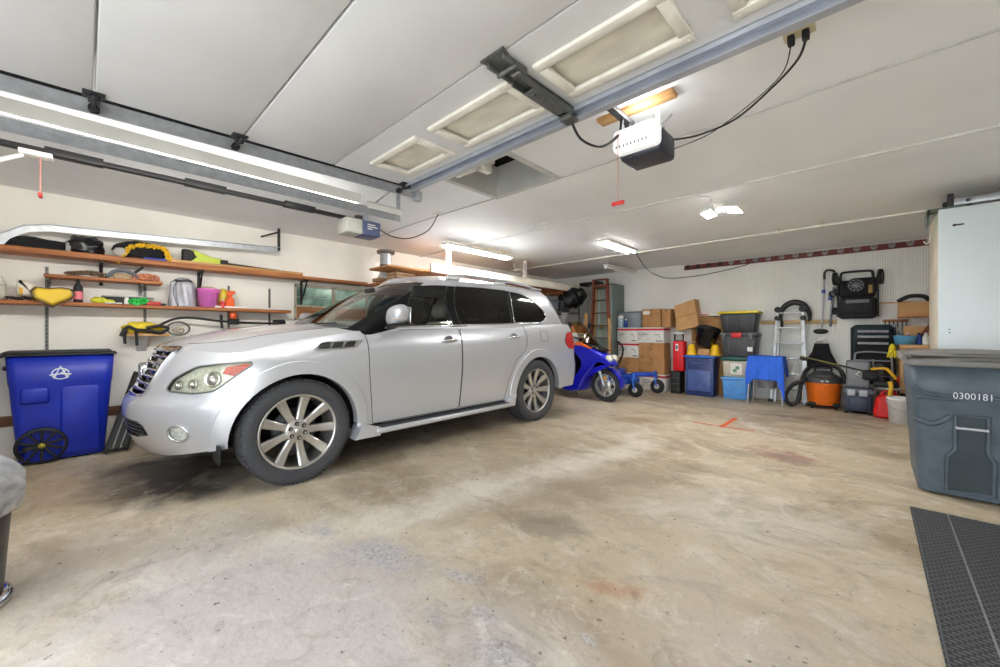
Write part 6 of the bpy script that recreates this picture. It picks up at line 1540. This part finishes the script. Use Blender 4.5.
# black curved fender hung over a wood strip
sp = thing('wall_strip', 'pale wood strip screwed to the back wall behind the ladder', 'strip', (-1.0, 8.478, 1.38)); MB().box(-.45, .60, -.014, .014, -.035, .035, .003).build('strip_board', woodmat('strip_wood', (206, 176, 128), (176, 140, 92), 3, 'X'), sp)
for k in range(7): MB().cyl((-.4+.15*k, -.05, .0), (-.4+.15*k, -.014, .0), .005, n=8).build('peg', mat('peg_dark', (80, 66, 50), .6), sp)
fe = MB()
def fend(u, v):
    a = PI*(1.08-1.2*u); q = (v-.5)*PI*1.1; k = .045*math.sin(PI*min(1, max(0, .12+.88*u)))**.4
    return Vector(((.205+k*math.sin(q)*1.0)*math.cos(a), -.06-.045*math.cos(q), (.25+k*1.1*math.sin(q))*math.sin(a)))
fe.grid(fend, 40, 12)
fe.tube([Vector((-.20+.01*k, -.06, -.06-.05*k)) for k in range(4)], [.03, .028, .02, .012], 8)
tag(fe.build('bike_fender', mat('fender_black', (18, 18, 20), .5), None, (-.945, 8.46, 1.47)), 'black arched fender hung on the back wall above the ladder', 'fender')
# folded canes on the wall
cn = thing('walking_cane', 'grey cane with bent black handle hanging on the back wall', 'cane', (-.55, 8.44, 1.2))
MB().tube([(-.035, 0, .03), (.0, 0, .90)], .012, 8).build('cane_shaft', alm, cn)
MB().tube(smooth_path([(.0, 0, .88), (.0, 0, .98), (.03, 0, 1.03), (.10, 0, 1.02), (.13, 0, .99)], 5), .017, 8).build('cane_handle', black_rubber, cn)
MB().blob((-.05, -.0, .02), (.10, .03, .045), 0, 1, 18, 10).build('cane_foot', mat('foot_black', (26, 26, 26), .6), cn)
c2 = thing('folding_pole', 'dark folding pole with red and blue grips hanging next to the cane', 'pole', (-.48, 8.44, 1.25))
MB().tube([(.0, 0, .05), (.05, 0, .70)], .018, 8).build('pole_shaft', mat('pole_grey', (110, 112, 118), .4, .5), c2)
MB().blob((.09, -.01, .62), (.06, .035, .05), 0, 1, 16, 10).build('grip', black_rubber, c2); MB().blob((.06, -.01, .30), (.045, .03, .06), 0, 1, 16, 10).build('grip', black_rubber, c2)
MB().cyl((-.08, -.02, .60), (-.08, -.02, .66), .025).cyl((0, -.02, .48), (0.01, -.02, .62), .022).build('blue_clip', mat('clip_blue', (60, 80, 160), .4), c2)
# ------------------------------------------------------------------ strollers
sf = black_fabric; sfm = mat('stroller_frame', (20, 20, 22), .4, .2, 0)
s1_ = thing('stroller', 'folded black stroller hung high on the back wall', 'stroller', (-.14, 8.40, 1.79))
MB().tube(smooth_path([(-.20, -.05, .22), (-.20, -.05, .33), (-.15, -.05, .37), (.12, -.05, .37), (.17, -.05, .33), (.17, -.05, .16)], 5), .018, 8).build('push_bar', sfm, s1_)
MB().box(-.225, .205, -.06, .05, -.04, .24, .05).box(-.05, .22, -.07, .0, .02, .27, .05).build('seat_panel', sf, s1_)
MB().box(-.235, .215, -.10, .04, -.37, -.03, .05).box(-.20, .18, -.125, -.06, -.30, -.06, .04).build('canopy', mat('canopy_grey', (34, 34, 37), .8, 0, .1, 20), s1_)
for x in (-.235, .225): MB().tube([(x, -.04, .30), (x*1.02, -.04, -.34)], .014, 8).build('frame_tube', sfm, s1_)
def swheel(x, z, r, y=-.09, tilt=0, parent=s1_):
    M_ = TR(x, y, z, rx=PI/2, rz=tilt)
    w = MB().lathe([(r*.78, -.02), (r, -.02), (r, .02), (r*.78, .02)], 32, M=M_).build('wheel', black_rubber, parent)
    sp_ = MB(); sp_.lathe([(0, .012), (r*.2, .012), (r*.2, -.012), (0, -.012)], 20, M=M_)
    for k in range(10): sp_.box(0, r*.8, -.005, .005, -.006, .006, M=M_ @ Matrix.Rotation(2*PI*k/10, 4, 'Z'))
    sp_.lathe([(r*.72, -.012), (r*.8, -.012), (r*.8, .012), (r*.72, .012)], 32, M=M_); sp_.build('wheel_spokes', mat('spoke_grey', (120, 122, 124), .4, .5), w)
swheel(-.02, .15, .115)
swheel(-.27, .28, .105, -.02, PI/2-.2); swheel(.26, .27, .115, -.02, PI/2-.2)
swheel(-.30, .04, .05, -.06, .6)
MB().box(.12, .17, -.075, -.06, .02, .15, .01).build('tan_patch', mat('patch_tan', (150, 120, 70), .7), s1_)
MB().box(-.14, .13, -.131, -.12, -.13, -.075, .004).build('grey_band', mat('band_grey', (104, 104, 108), .5), s1_)
s2_ = thing('stroller', 'folded black and teal stroller standing on the floor by the gas can', 'stroller', (.03, 8.22, 0))
MB().box(-.24, .23, -.04, .10, .50, 1.32, .06).build('canopy', mat('canopy_teal', (22, 44, 50), .7, 0, .1, 20), s2_)
MB().box(-.20, .19, -.10, -.02, .42, 1.10, .05).build('seat_panel', sf, s2_)
for k, z in enumerate((1.02, 1.12, 1.20)): MB().box(-.17, .17, -.115, -.095, z, z+.035, .008).build('grey_band', mat('band_light', (158, 158, 162), .5), s2_)
MB().tube(smooth_path([(-.20, -.12, .45), (-.20, -.13, .82), (-.14, -.13, .90), (.14, -.13, .90), (.20, -.13, .82), (.20, -.12, .45)], 5), .014, 8).tube([(-.20, -.13, .78), (.20, -.13, .78)], .012, 8).tube([(0, -.13, .80), (.02, -.13, .42)], .012, 8).build('front_frame', mat('frame_silver', (150, 152, 156), .35, .7), s2_)
for x in (-.235, .235): MB().tube([(x, -.02, .12), (x, .0, 1.28)], .016, 8).build('frame_tube', sfm, s2_)
MB().box(-.13, .12, -.122, -.10, .46, .74, .02).build('mesh_pocket', mat('mesh_grey', (74, 74, 78), .7, 0, .15, 60), s2_)
for x in (-.19, .19): swheel(x, .12, .12, -.06, 0, s2_)
# black apron on a white hook
ap_ = thing('apron', 'black apron bag hanging from a white hook behind the orange vacuum', 'apron', (-.60, 8.42, .62))
MB().puff([(-.22, 0), (.22, 0), (.20, .10), (.13, .26), (.10, .40), (-.08, .40), (-.11, .26), (-.19, .12)], .05, .03, M=TR(rx=PI/2)).build('apron_cloth', black_fabric, ap_)
MB().tube(smooth_path([(-.06, -.01, .40), (-.02, -.01, .46), (.03, -.01, .46), (.07, -.01, .40)], 4), .010, 6).box(-.02, .03, -.02, .05, .43, .49, .005).build('hook', white_paint, ap_)
# ------------------------------------------------------------------ orange shop vacuum
vc = thing('shop_vacuum', 'orange and grey shop vacuum on small casters by the back wall', 'vacuum', (-.545, 8.10, 0), .15)
vc.scale = (.93, .93, 1)
orv = mat('vac_orange', (228, 112, 26), .4, 0, .04)
MB().lathe([(0, .06), (.20, .06), (.215, .08), (.245, .40), (.25, .42)], 40).build('drum', orv, vc)
MB().lathe([(.246, .37), (.256, .375), (.256, .40), (.247, .40)], 40).build('drum_rib', orv, vc)
MB().lathe([(.262, .41), (.265, .45), (.24, .49), (.16, .54), (.12, .585), (0, .59)], 40).box(-.11, .11, -.20, -.12, .47, .54, .02).build('motor_head', mat('vac_grey', (64, 64, 66), .5), vc)
MB().tube(smooth_path([(-.10, 0, .57), (-.10, 0, .63), (.10, 0, .63), (.10, 0, .57)], 4), .016, 8).build('handle', black_rubber, vc)
MB().box(-.05, .05, -.263, -.245, .43, .455, .002).build('label', mat('vac_label', (190, 190, 190), .5), vc)
for k in range(4):
    a = PI/4+k*PI/2; x, y = .225*math.cos(a), .225*math.sin(a)
    f = MB().box(x-.05, x+.05, y-.05, y+.05, .05, .10, .015).build('caster_foot', black_rubber, vc)
    MB().cyl((x-.015, y, .03), (x+.015, y, .03), .03, n=18).build('caster_wheel', black_rubber, f)
hs_ = MB(); hp = smooth_path([(-.74, 7.82, .44), (-.90, 7.78, .36), (-.99, 7.78, .18), (-.94, 7.78, .05), (-.84, 7.80, .10), (-.80, 7.84, .36), (-.74, 7.98, .60), (-.56, 8.10, .70), (-.36, 8.08, .64), (-.285, 8.02, .48), (-.285, 7.98, .42)], 10)
hs_.tube(hp, [.030+.003*math.cos(k*2.2) for k in range(len(hp))], 10)
tag(hs_.build('vacuum_hose', black_rubber, None), 'black ribbed vacuum hose curling around the orange vacuum', 'hose')
# long pole pruner resting across
pp = thing('pole_saw', 'long yellow-black pole tool lying across the vacuum and stroller', 'pole tool', (0, 0, 0))
pa, pb_ = onY(800, 356, 7.78), onY(893, 378, 7.60)
MB().tube([pa, pa.lerp(pb_, .45)], .011, 8).build('pole', mat('pole_olive', (120, 118, 50), .5, 0, .1), pp)
MB().tube([pa.lerp(pb_, .45), pb_], .012, 8).build('pole_lower', black_rubber, pp)
q = pa; MB().tube([q+Vector((-.0, 0, -.03)), q+Vector((.10, 0, -.05))], .03, 8).build('pole_head', black_rubber, pp)
# grey tool case, dark-blue wheeled tool box, red gas can, tools on it
g1 = thing('tool_case', 'upright grey tool case with white mark standing on the blue tool box', 'tool case', (-.13, 7.97, .38))
MB().box(-.135, .135, -.08, .08, 0, .40, .02).build('case_body', mat('case_grey', (112, 114, 120), .45, 0, .05), g1); MB().box(-.115, .115, -.085, -.079, .03, .37, .006).build('front_panel', mat('case_grey_light', (134, 136, 142), .45), g1)
MB().tube(smooth_path([(-.03, -.087, .27), (.02, -.087, .24), (-.02, -.087, .20), (.03, -.087, .16)], 4), .010, 6).build('emblem', white_paint, g1)
bx = thing('tool_box', 'dark blue wheeled tool box with grey latches beside the red gas can', 'tool box', (-.125, 7.93, 0))
nb = mat('toolbox_navy', (48, 58, 80), .45, 0, .05)
MB().box(-.155, .155, -.15, .15, .03, .30, .03, taper=.06).box(-.10, .10, -.165, -.14, .05, .24, .01).build('box_body', nb, bx); MB().box(-.168, .168, -.165, .165, .295, .375, .02).build('box_lid', mat('toolbox_slate', (92, 98, 108), .45), bx)
for x in (-.075, .055): MB().box(x-.045, x+.045, -.18, -.16, .27, .36, .008).build('latch', mat('latch_grey', (176, 180, 188), .4), bx)
for x in (-.14, .14): MB().cyl((x-.02, -.10, .04), (x+.02, -.10, .04), .04, n=20).build('wheel', black_rubber, bx)
gc_ = thing('gas_can', 'red plastic gas can on the floor beside the white pail', 'gas can', (.20, 7.72, 0))
MB().puff([(-.16, 0), (.17, 0), (.18, .08), (.165, .28), (.10, .33), (-.09, .33), (-.14, .28), (-.17, .08)], .13, .045, M=TR(rx=PI/2)).build('can_body', mat('gas_red', (208, 30, 32), .4, 0, .05), gc_)
MB().tube(smooth_path([(-.08, 0, .32), (-.06, 0, .37), (.04, 0, .37), (.07, 0, .32)], 4), .018, 8).build('can_handle', mat('gas_red', (208, 30, 32)), gc_); MB().cyl((.12, 0, .31), (.13, 0, .36), .03).build('can_cap', black_rubber, gc_)
MB().lathe([(0, .0), (.045, 0), (.045, .004), (0, .004)], 24, M=TR(.03, -.131, .21, rx=PI/2)).build('badge', mat('badge_grey', (150, 150, 150), .3, .6), gc_)
sb_ = thing('circular_saw', 'yellow and black power saw resting over the red gas can', 'power saw', (.17, 7.70, .40))
MB().lathe([(0, -.012), (.13, -.012), (.135, 0), (.13, .012), (0, .012)], 32, M=TR(.03, .02, .02)).build('saw_base', mat('saw_steel', (176, 178, 180), .35, .7), sb_)
MB().box(-.14, .12, -.06, .08, .03, .12, .03).build('saw_motor', black_rubber, sb_)
sy = mat('saw_yellow', (226, 176, 34), .4, 0, .05)
MB().tube(smooth_path([(-.16, -.05, .28), (-.02, -.06, .30), (.04, -.06, .24), (.09, -.06, .16)], 5), .02, 8).tube(smooth_path([(.03, -.08, .12), (.04, -.10, .04), (.03, -.10, -.05), (.04, -.09, -.08)], 4), .026, 8).build('saw_handle', sy, sb_)
MB().box(-.25, -.08, -.05, .05, .12, .26, .03).build('battery', black_rubber, sb_)
rt = thing('extension_reel', 'bright red tool bundle behind the power saw', 'tool', (.40, 8.16, .362)); m_ = MB(); m_.blob((0, 0, .10), (.13, .10, .12), .3, 3, 22, 12, seed=70, flatz=0); m_.build('bundle_body', mat('bundle_red', (214, 50, 30), .45, 0, .15, 12), rt)
for k in range(2): MB().tube([(-.14+.1*k, -.06, -.0), (.12+.05*k, -.10, .03+.03*k)], .015, 6).build('handle', black_rubber, rt)
tag(MB().box(-.13, .15, -.1, .1, 0, .36, .01).build('dark_crate', black_rubber, None, (.42, 8.16, 0)), 'dark crate under the red tool bundle', 'crate')
tag(MB().blob((0, 0, .05), (.10, .07, .06), .2, 3, 16, 10, seed=71, flatz=0).build('cloth_rag', mat('rag_teal', (90, 176, 200), .8), None, (.02, 8.10, .40)) if 0 else MB().box(-.08, .10, -.02, .02, .28, .40, .01).build('cloth_rag', mat('rag_teal', (90, 176, 200), .8), None, (.0, 8.12, .20)), 'pale teal cloth between the grey case and the saw', 'cloth')
pl = thing('pail', 'white plastic pail standing by the green bin', 'pail', (.30, 7.42, 0))
MB().lathe([(0, 0), (.115, 0), (.135, .30), (.145, .305), (.145, .34), (.132, .34), (.11, .02)], 32).build('pail_wall', mat('pail_white', (226, 226, 226), .4, 0, .03), pl); MB().tube([(-.145*math.cos(q), -.09*math.sin(q)-.06, .30-.12*math.sin(q)) for q in [PI*j/16 for j in range(17)]], .004, 6).build('pail_handle', galv, pl)
# ------------------------------------------------------------------ bench and clutter at the right
wb = thing('work_bench', 'plain work bench against the back wall behind the green bin', 'bench', (.72, 8.17, 0))
MB().box(-.42, .45, -.33, .31, .98, 1.03, .004).build('bench_top', pine, wb)
for x in (-.38, .40):
    for y in (-.29, .27): MB().box(x-.035, x+.035, y-.035, y+.035, 0, .98, .003).build('leg', pine_z, wb)
ws_ = thing('wall_shelf', 'small brown wall shelf holding a carton beside the white cabinet', 'shelf', (.50, 8.40, 1.42)); MB().box(-.20, .3, -.22, .09, 0, .02, .002).build('board', shelf_wood, ws_)
carton('brown carton on the small wall shelf by the cabinet', .46, 8.33, 1.442, .32, .22, .20, 0, card2)
carton('brown carton on the bench below the small wall shelf', .52, 8.35, 1.032, .32, .24, .26, 0, card2)
tag(MB().tube(smooth_path([(.30, 8.30, 1.66), (.42, 8.28, 1.73), (.56, 8.28, 1.72), (.62, 8.30, 1.66)], 5), .03, 8).build('strap_coil', black_rubber, None), 'black strap coil on top of the wall-shelf carton', 'strap')
tag(MB().box(-.27, .18, -.01, .01, -.01, .01).build('dowel', pine, None, (.26, 8.43, 1.655)), 'thin wooden stick poking out above the wall shelf', 'stick')
pg_ = thing('pegboard', 'tool strip with hanging tools under the small wall shelf', 'tool strip', (.30, 8.47, 1.38)); MB().box(-.16, .12, -.012, .02, -.02, .02, .002).build('strip_board', shelf_wood, pg_)
for k in range(6): MB().cyl((-.13+.045*k, -.03, .0), (-.13+.045*k, -.03, -.10-.05*(k % 3)), .008, n=8).build('hanging_tool', mat('tool_dark', (60, 60, 64), .4, .5), pg_)
tag(MB().box(-.05, .05, -.015, .015, 0, .34, .008).build('steel_plate', galv, None, (.235, 8.44, .98)), 'grey steel plate hanging under the tool strip', 'plate')
tg2 = thing('hand_saw', 'brown-handled saw leaning diagonally on the bench carton', 'saw', (.55, 8.16, 1.04)); MB().prism([(-.10, .0), (-.06, -.0), (.12, .28), (.06, .30)], -.006, .006, M=TR(rx=PI/2)).build('saw_blade', woodmat('saw_wood', (126, 62, 40), (90, 40, 28), 3, 'Z'), tg2); MB().box(.05, .14, -.015, .015, .27, .36, .012).build('saw_handle', black_rubber, tg2)
tag(MB().lathe([(0, 0), (.10, 0), (.12, .12), (.125, .125), (.11, .125), (.09, .01)], 24).build('basin', mat('basin_blue', (96, 170, 214), .4), None, (.36, 7.98, 1.031)), 'light blue basin at the near edge of the bench', 'basin')
for k, (x, y, c, lb) in enumerate(((.40, 8.22, (200, 52, 44), 'red'), (.50, 8.04, (60, 88, 180), 'blue'), (.56, 7.97, (226, 226, 220), 'white'), (.66, 8.02, (214, 120, 50), 'orange'))):
    b = thing('bottle', lb+' bottle in the clutter on the bench', 'bottle', (x, y, 1.031)); MB().lathe([(0, 0), (.035, 0), (.036, .01), (.036, .10), (.015, .14)], 18).build('bottle_body', mat('bench_b%d' % k, c, .4), b); MB().cyl((0, 0, .14), (0, 0, .165), .015).build('cap', black_rubber if k % 2 else white_paint, b)
yg = MB(); yg.blob((0, 0, -.02), (.035, .03, .06), .3, 4, 16, 10, seed=80)
for k in range(5): yg.tube(smooth_path([(-.03+.015*k, 0, -.05), (-.04+.02*k, -.01, -.10), (-.05+.026*k, .0, -.15-.01*(k % 2))], 4), .010, 6)
tag(yg.build('rubber_glove', mat('glove_yellow', (226, 204, 40), .6, 0, .08), None, (.23, 7.82, 1.0)), 'yellow rubber glove hanging at the bench edge', 'glove')
tag(MB().tube(smooth_path([(.24, 8.2, .74), (.40, 8.18, .70), (.55, 8.2, .72)], 5), .02, 8).build('pry_bar', black_rubber, None), 'dark bar under the bench', 'bar') if 0 else None
# clip rail along the top of the back wall
rl_ = thing('tool_rail', 'red-brown rail of round clips along the top of the back wall', 'rail', (-1.08, 8.478, 2.525))
MB().box(-1.70, 1.78, -.015, .018, -.045, .045, .003).build('rail_board', woodmat('rail_wood', (124, 58, 48), (86, 36, 30), 2, 'X'), rl_)
for k in range(18):
    x = -1.62+k*.196
    c = MB(); c.tube([(x+.032*math.cos(q), -.05, .005+.032*math.sin(q)) for q in [2*PI*j/18 for j in range(18)]], .011, 6, closed=True).cyl((x, -.05, .0), (x, -.014, .0), .016, n=12)
    c.build('clip', mat('clip_steel', (150, 146, 142), .4, .4, .1) if k > 3 else black_rubber, rl_)
# ------------------------------------------------------------------ white cabinet at the right with things on it
wc = thing('white_cabinet', 'tall white cabinet at the right behind the green bin', 'cabinet', (.475, 5.60, 0))
MB().box(.0, 1.10, 0.02, .80, .06, 2.36, .006).build('cabinet_body', mat('cabinet_wood', (206, 196, 178), .5, 0, .05, 3), wc)
MB().box(.0, 1.10, -.002, .02, .06, 2.37, .004).build('cabinet_door', mat('cabinet_white', (202, 212, 215), .35, 0, .02, 2), wc)
MB().box(.02, 1.08, .05, .78, 0, .06).build('plinth', black_rubber, wc)
MB().box(.09, .16, -.006, -.002, 2.20, 2.215, .001).cyl((.10, -.008, 2.207), (.10, -.002, 2.207), .012).build('lock', dark_iron, wc)
for z in (1.2, 1.23): MB().cyl((.07, -.004, z), (.07, -.001, z), .006, n=8).build('screw', dark_iron, wc)
gt = thing('glass_offcut', 'greenish clear film folded over the white cabinet corner', 'film', (.46, 5.64, 2.372)); MB().box(-.05, .22, -.03, .30, 0, .02, .004).box(-.055, -.04, -.02, .25, -.12, .02, .003).build('film_sheet', glass('film_green', (.72, .86, .82), .1, 1.4), gt)
hk = thing('ceiling_hook', 'white hook on the side of the white cabinet', 'hook', (.455, 6.0, 2.12)); MB().tube(smooth_path([(.0, 0, .10), (-.01, 0, .02), (-.03, 0, .0), (-.05, 0, .03)], 4), .006, 6).build('hook_wire', white_paint, hk)
al2 = thing('aluminum_ladder', 'aluminium ladder lying on top of the white cabinet', 'ladder', (.58, 5.78, 2.40))
for y in (0, .34): MB().box(.0, 1.0, y, y+.025, 0.03, .10, .003).build('rail', alm, al2)
for k in range(4): MB().cyl((.1+.27*k, .0, .065), (.1+.27*k, .36, .065), .016, n=10).build('rung', alm, al2)
MB().box(-.03, .01, -.01, .03, .0, .15, .006).box(-.03, .01, .335, .375, .0, .15, .006).build('end_shoe', dark_iron, al2)
tag(MB().box(0, .9, -.14, .16, 0, .10, .02).build('black_case', black_fabric, None, (.72, 6.28, 2.372)), 'long black case on the white cabinet behind the ladder', 'case')
# ------------------------------------------------------------------ dark green trash bin
gb_ = thing('garbage_bin', 'big dark green wheeled garbage bin numbered 0300181', 'bin', (.55, 4.70, 0))
gm = mat('bin_green', (76, 89, 99), .5, 0, .10, 9)
hx, hy = .37, .44
m_ = bin_shell(hx, hy, 1.0, .86, rc=.05)
m_.build('bin_body', gm, gb_)
gb_.location.x = .585
# lift pocket on the front: raised frame, recessed plate and metal bar
fy = lambda z: -hy*(.86+.14*min(1, max(0, (z/1.0))))-.0
m_ = MB()
def fr(x, z, off): return Vector((x, fy(z)-off, z))
ol_in = [(-.105, .04), (.115, .04), (.115, .28), (.085, .34), (.085, .59), (-.065, .59), (-.065, .34), (-.105, .28)]
m_.tube([fr(x-.075, z+.02, .006) for x, z in ol_in], .014, 8, closed=True)
fo_ = m_.build('pocket_frame', gm, gb_)
m_ = MB(); vs = [fr(x-.075, z+.02, .004) for x, z in ol_in]; m_.add(vs, [tuple(range(len(vs)))]); m_.build('pocket_plate', mat('bin_green_dark', (48, 60, 66), .5, 0, .08, 9), fo_)
MB().cyl(fr(-.14, .52, .02), fr(.01, .52, .02), .011, n=12).build('lift_bar', galv, fo_)
m_ = MB(); m_.tube([fr(x, .72, .004) for x in (-.34, -.2, -.1)], .012, 8); m_.tube(smooth_path([fr(-.35, .80, .004), fr(-.2, .74, .006), fr(.35, .76, .004)], 5), .014, 8).tube(smooth_path([fr(-.34, .56, .0), fr(-.25, .53, .008), fr(-.16, .60, .0)], 5), .02, 8)
m_.build('body_rib', gm, gb_)
ld_ = MB()
def lidf(u, v):
    x = (u-.5)*2; y = (v-.5)*2
    return Vector((x*.405, y*.475, .995+.02*(1-max(abs(x), abs(y))**6)+.05*v+.008*math.cos(x*3)))
ld_.grid(lidf, 20, 20)
ld_.box(-.405, .405, -.478, -.455, .955, .998, .008).box(-.405, -.385, -.47, .47, .975, 1.03, .006).box(.385, .405, -.47, .47, .975, 1.03, .006).box(-.36, .36, -.40, .0, 1.02, 1.045, .015)
ld_.box(-.15, .30, -.40, -.12, 1.045, 1.05, .002)
ld_.build('bin_lid', mat('lid_grey', (118, 116, 112), .55, 0, .08, 10), gb_)
for sx in (-1, 1): bin_wheel(.15, TR(sx*.26, .36, .15, ry=PI/2), gb_)
MB().cyl((-.32, .44, .93), (.32, .44, .93), .02).build('bin_handle', gm, gb_)
text_mesh('bin_number', '0300181', .064, mat('print_white', (222, 226, 236)), gb_, Matrix.Translation((-.062, fy(.745)-.028, .75)) @ Matrix.Rotation(PI/2-.06, 4, 'X') @ Matrix.Diagonal((.8, 1, 1, 1)), .001, 1.05)
# ------------------------------------------------------------------ floor mat, tape
fm_m = mat('mat_rubber', (84, 86, 90), .75, 0, .12, 60)
mt_ = thing('floor_mat', 'dark ribbed rubber mat on the floor before the green bin', 'mat', (.648, 2.33, 0))
m_ = MB(); m_.box(-.45, .45, -1.55, 1.55, .001, .010, .003); mo_ = m_.build('mat_sheet', fm_m, mt_)
nt2 = fm_m.node_tree; b2 = nt2.nodes['Principled BSDF']; tc2 = nt2.nodes.new('ShaderNodeTexCoord')
vo = nt2.nodes.new('ShaderNodeTexBrick'); vo.inputs['Scale'].default_value = 1; vo.inputs['Brick Width'].default_value = .032; vo.inputs['Row Height'].default_value = .022; vo.inputs['Mortar Size'].default_value = .005
bp2 = nt2.nodes.new('ShaderNodeBump'); bp2.inputs['Strength'].default_value = 1; bp2.inputs['Distance'].default_value = .006; bp2.invert = True
nt2.links.new(tc2.outputs['Object'], vo.inputs[0]); nt2.links.new(vo.outputs['Fac'], bp2.inputs['Height']); nt2.links.new(bp2.outputs[0], b2.inputs['Normal'])
mx2 = nt2.nodes.new('ShaderNodeMix'); mx2.data_type = 'RGBA'; src = b2.inputs['Base Color'].links[0].from_socket; nt2.links.new(src, mx2.inputs[6]); mx2.inputs[7].default_value = lin((44, 45, 49))+(1,); nt2.links.new(vo.outputs['Fac'], mx2.inputs[0]); nt2.links.new(mx2.outputs[2], b2.inputs['Base Color'])
m_ = MB()
for x in (-.445, .44): m_.box(x, x+.006, -1.54, 1.54, .0095, .0125)
m_.box(-.445, .445, 1.538, 1.546, .0095, .0125).build('border', mat('mat_border', (84, 86, 90), .7), mt_)
m_ = MB(); m_.add([(-.284, 1.55, .0125), (-.276, 1.55, .0125), (-.316, -1.55, .0125), (-.324, -1.55, .0125)], [(0, 1, 2, 3)]); m_.build('seam', mat('mat_seam', (128, 128, 128), .7), mt_)
tp = mat('tape_orange', (220, 92, 44), .7, 0, .1, 30)
def strip(a, b, w, label):
    A, B_ = onZ(*a, .002), onZ(*b, .002); d = (B_-A).normalized(); n = Vector((-d.y, d.x, 0))*w/2
    m_ = MB(); up = Vector((0, 0, .001)); m_.add([A-n, B_-n, B_+n, A+n, A-n-up, B_-n-up, B_+n-up, A+n-up], [(0, 1, 2, 3), (0, 4, 5, 1), (1, 5, 6, 2), (2, 6, 7, 3), (3, 7, 4, 0)])
    tag(m_.build('tape_mark', tp, None), label, 'tape')
strip((693, 422), (755, 431), .035, 'long faded orange tape line on the floor')
strip((721, 427), (736, 418), .055, 'short bright orange tape piece crossing the long tape line')
# ------------------------------------------------------------------ camera and colour
cam = bpy.data.cameras.new('camera'); cam.sensor_width = 36; cam.lens = 392/1000*36; cam.clip_start = .05
cam.shift_y = (333.5-332.5)/1000*-1
co = bpy.data.objects.new('camera', cam); COL.objects.link(co)
co.location = (0, 0, 1.2); co.rotation_euler = (PI/2, 0, math.radians(43.346))
scene.camera = co
scene.view_settings.view_transform = 'Standard'; scene.view_settings.look = 'None'
scene.view_settings.gamma = 1; scene.view_settings.use_curve_mapping = False
scene.view_settings.exposure = .66
scene.cycles.diffuse_bounces = 8; scene.cycles.max_bounces = 14; scene.cycles.transparent_max_bounces = 16
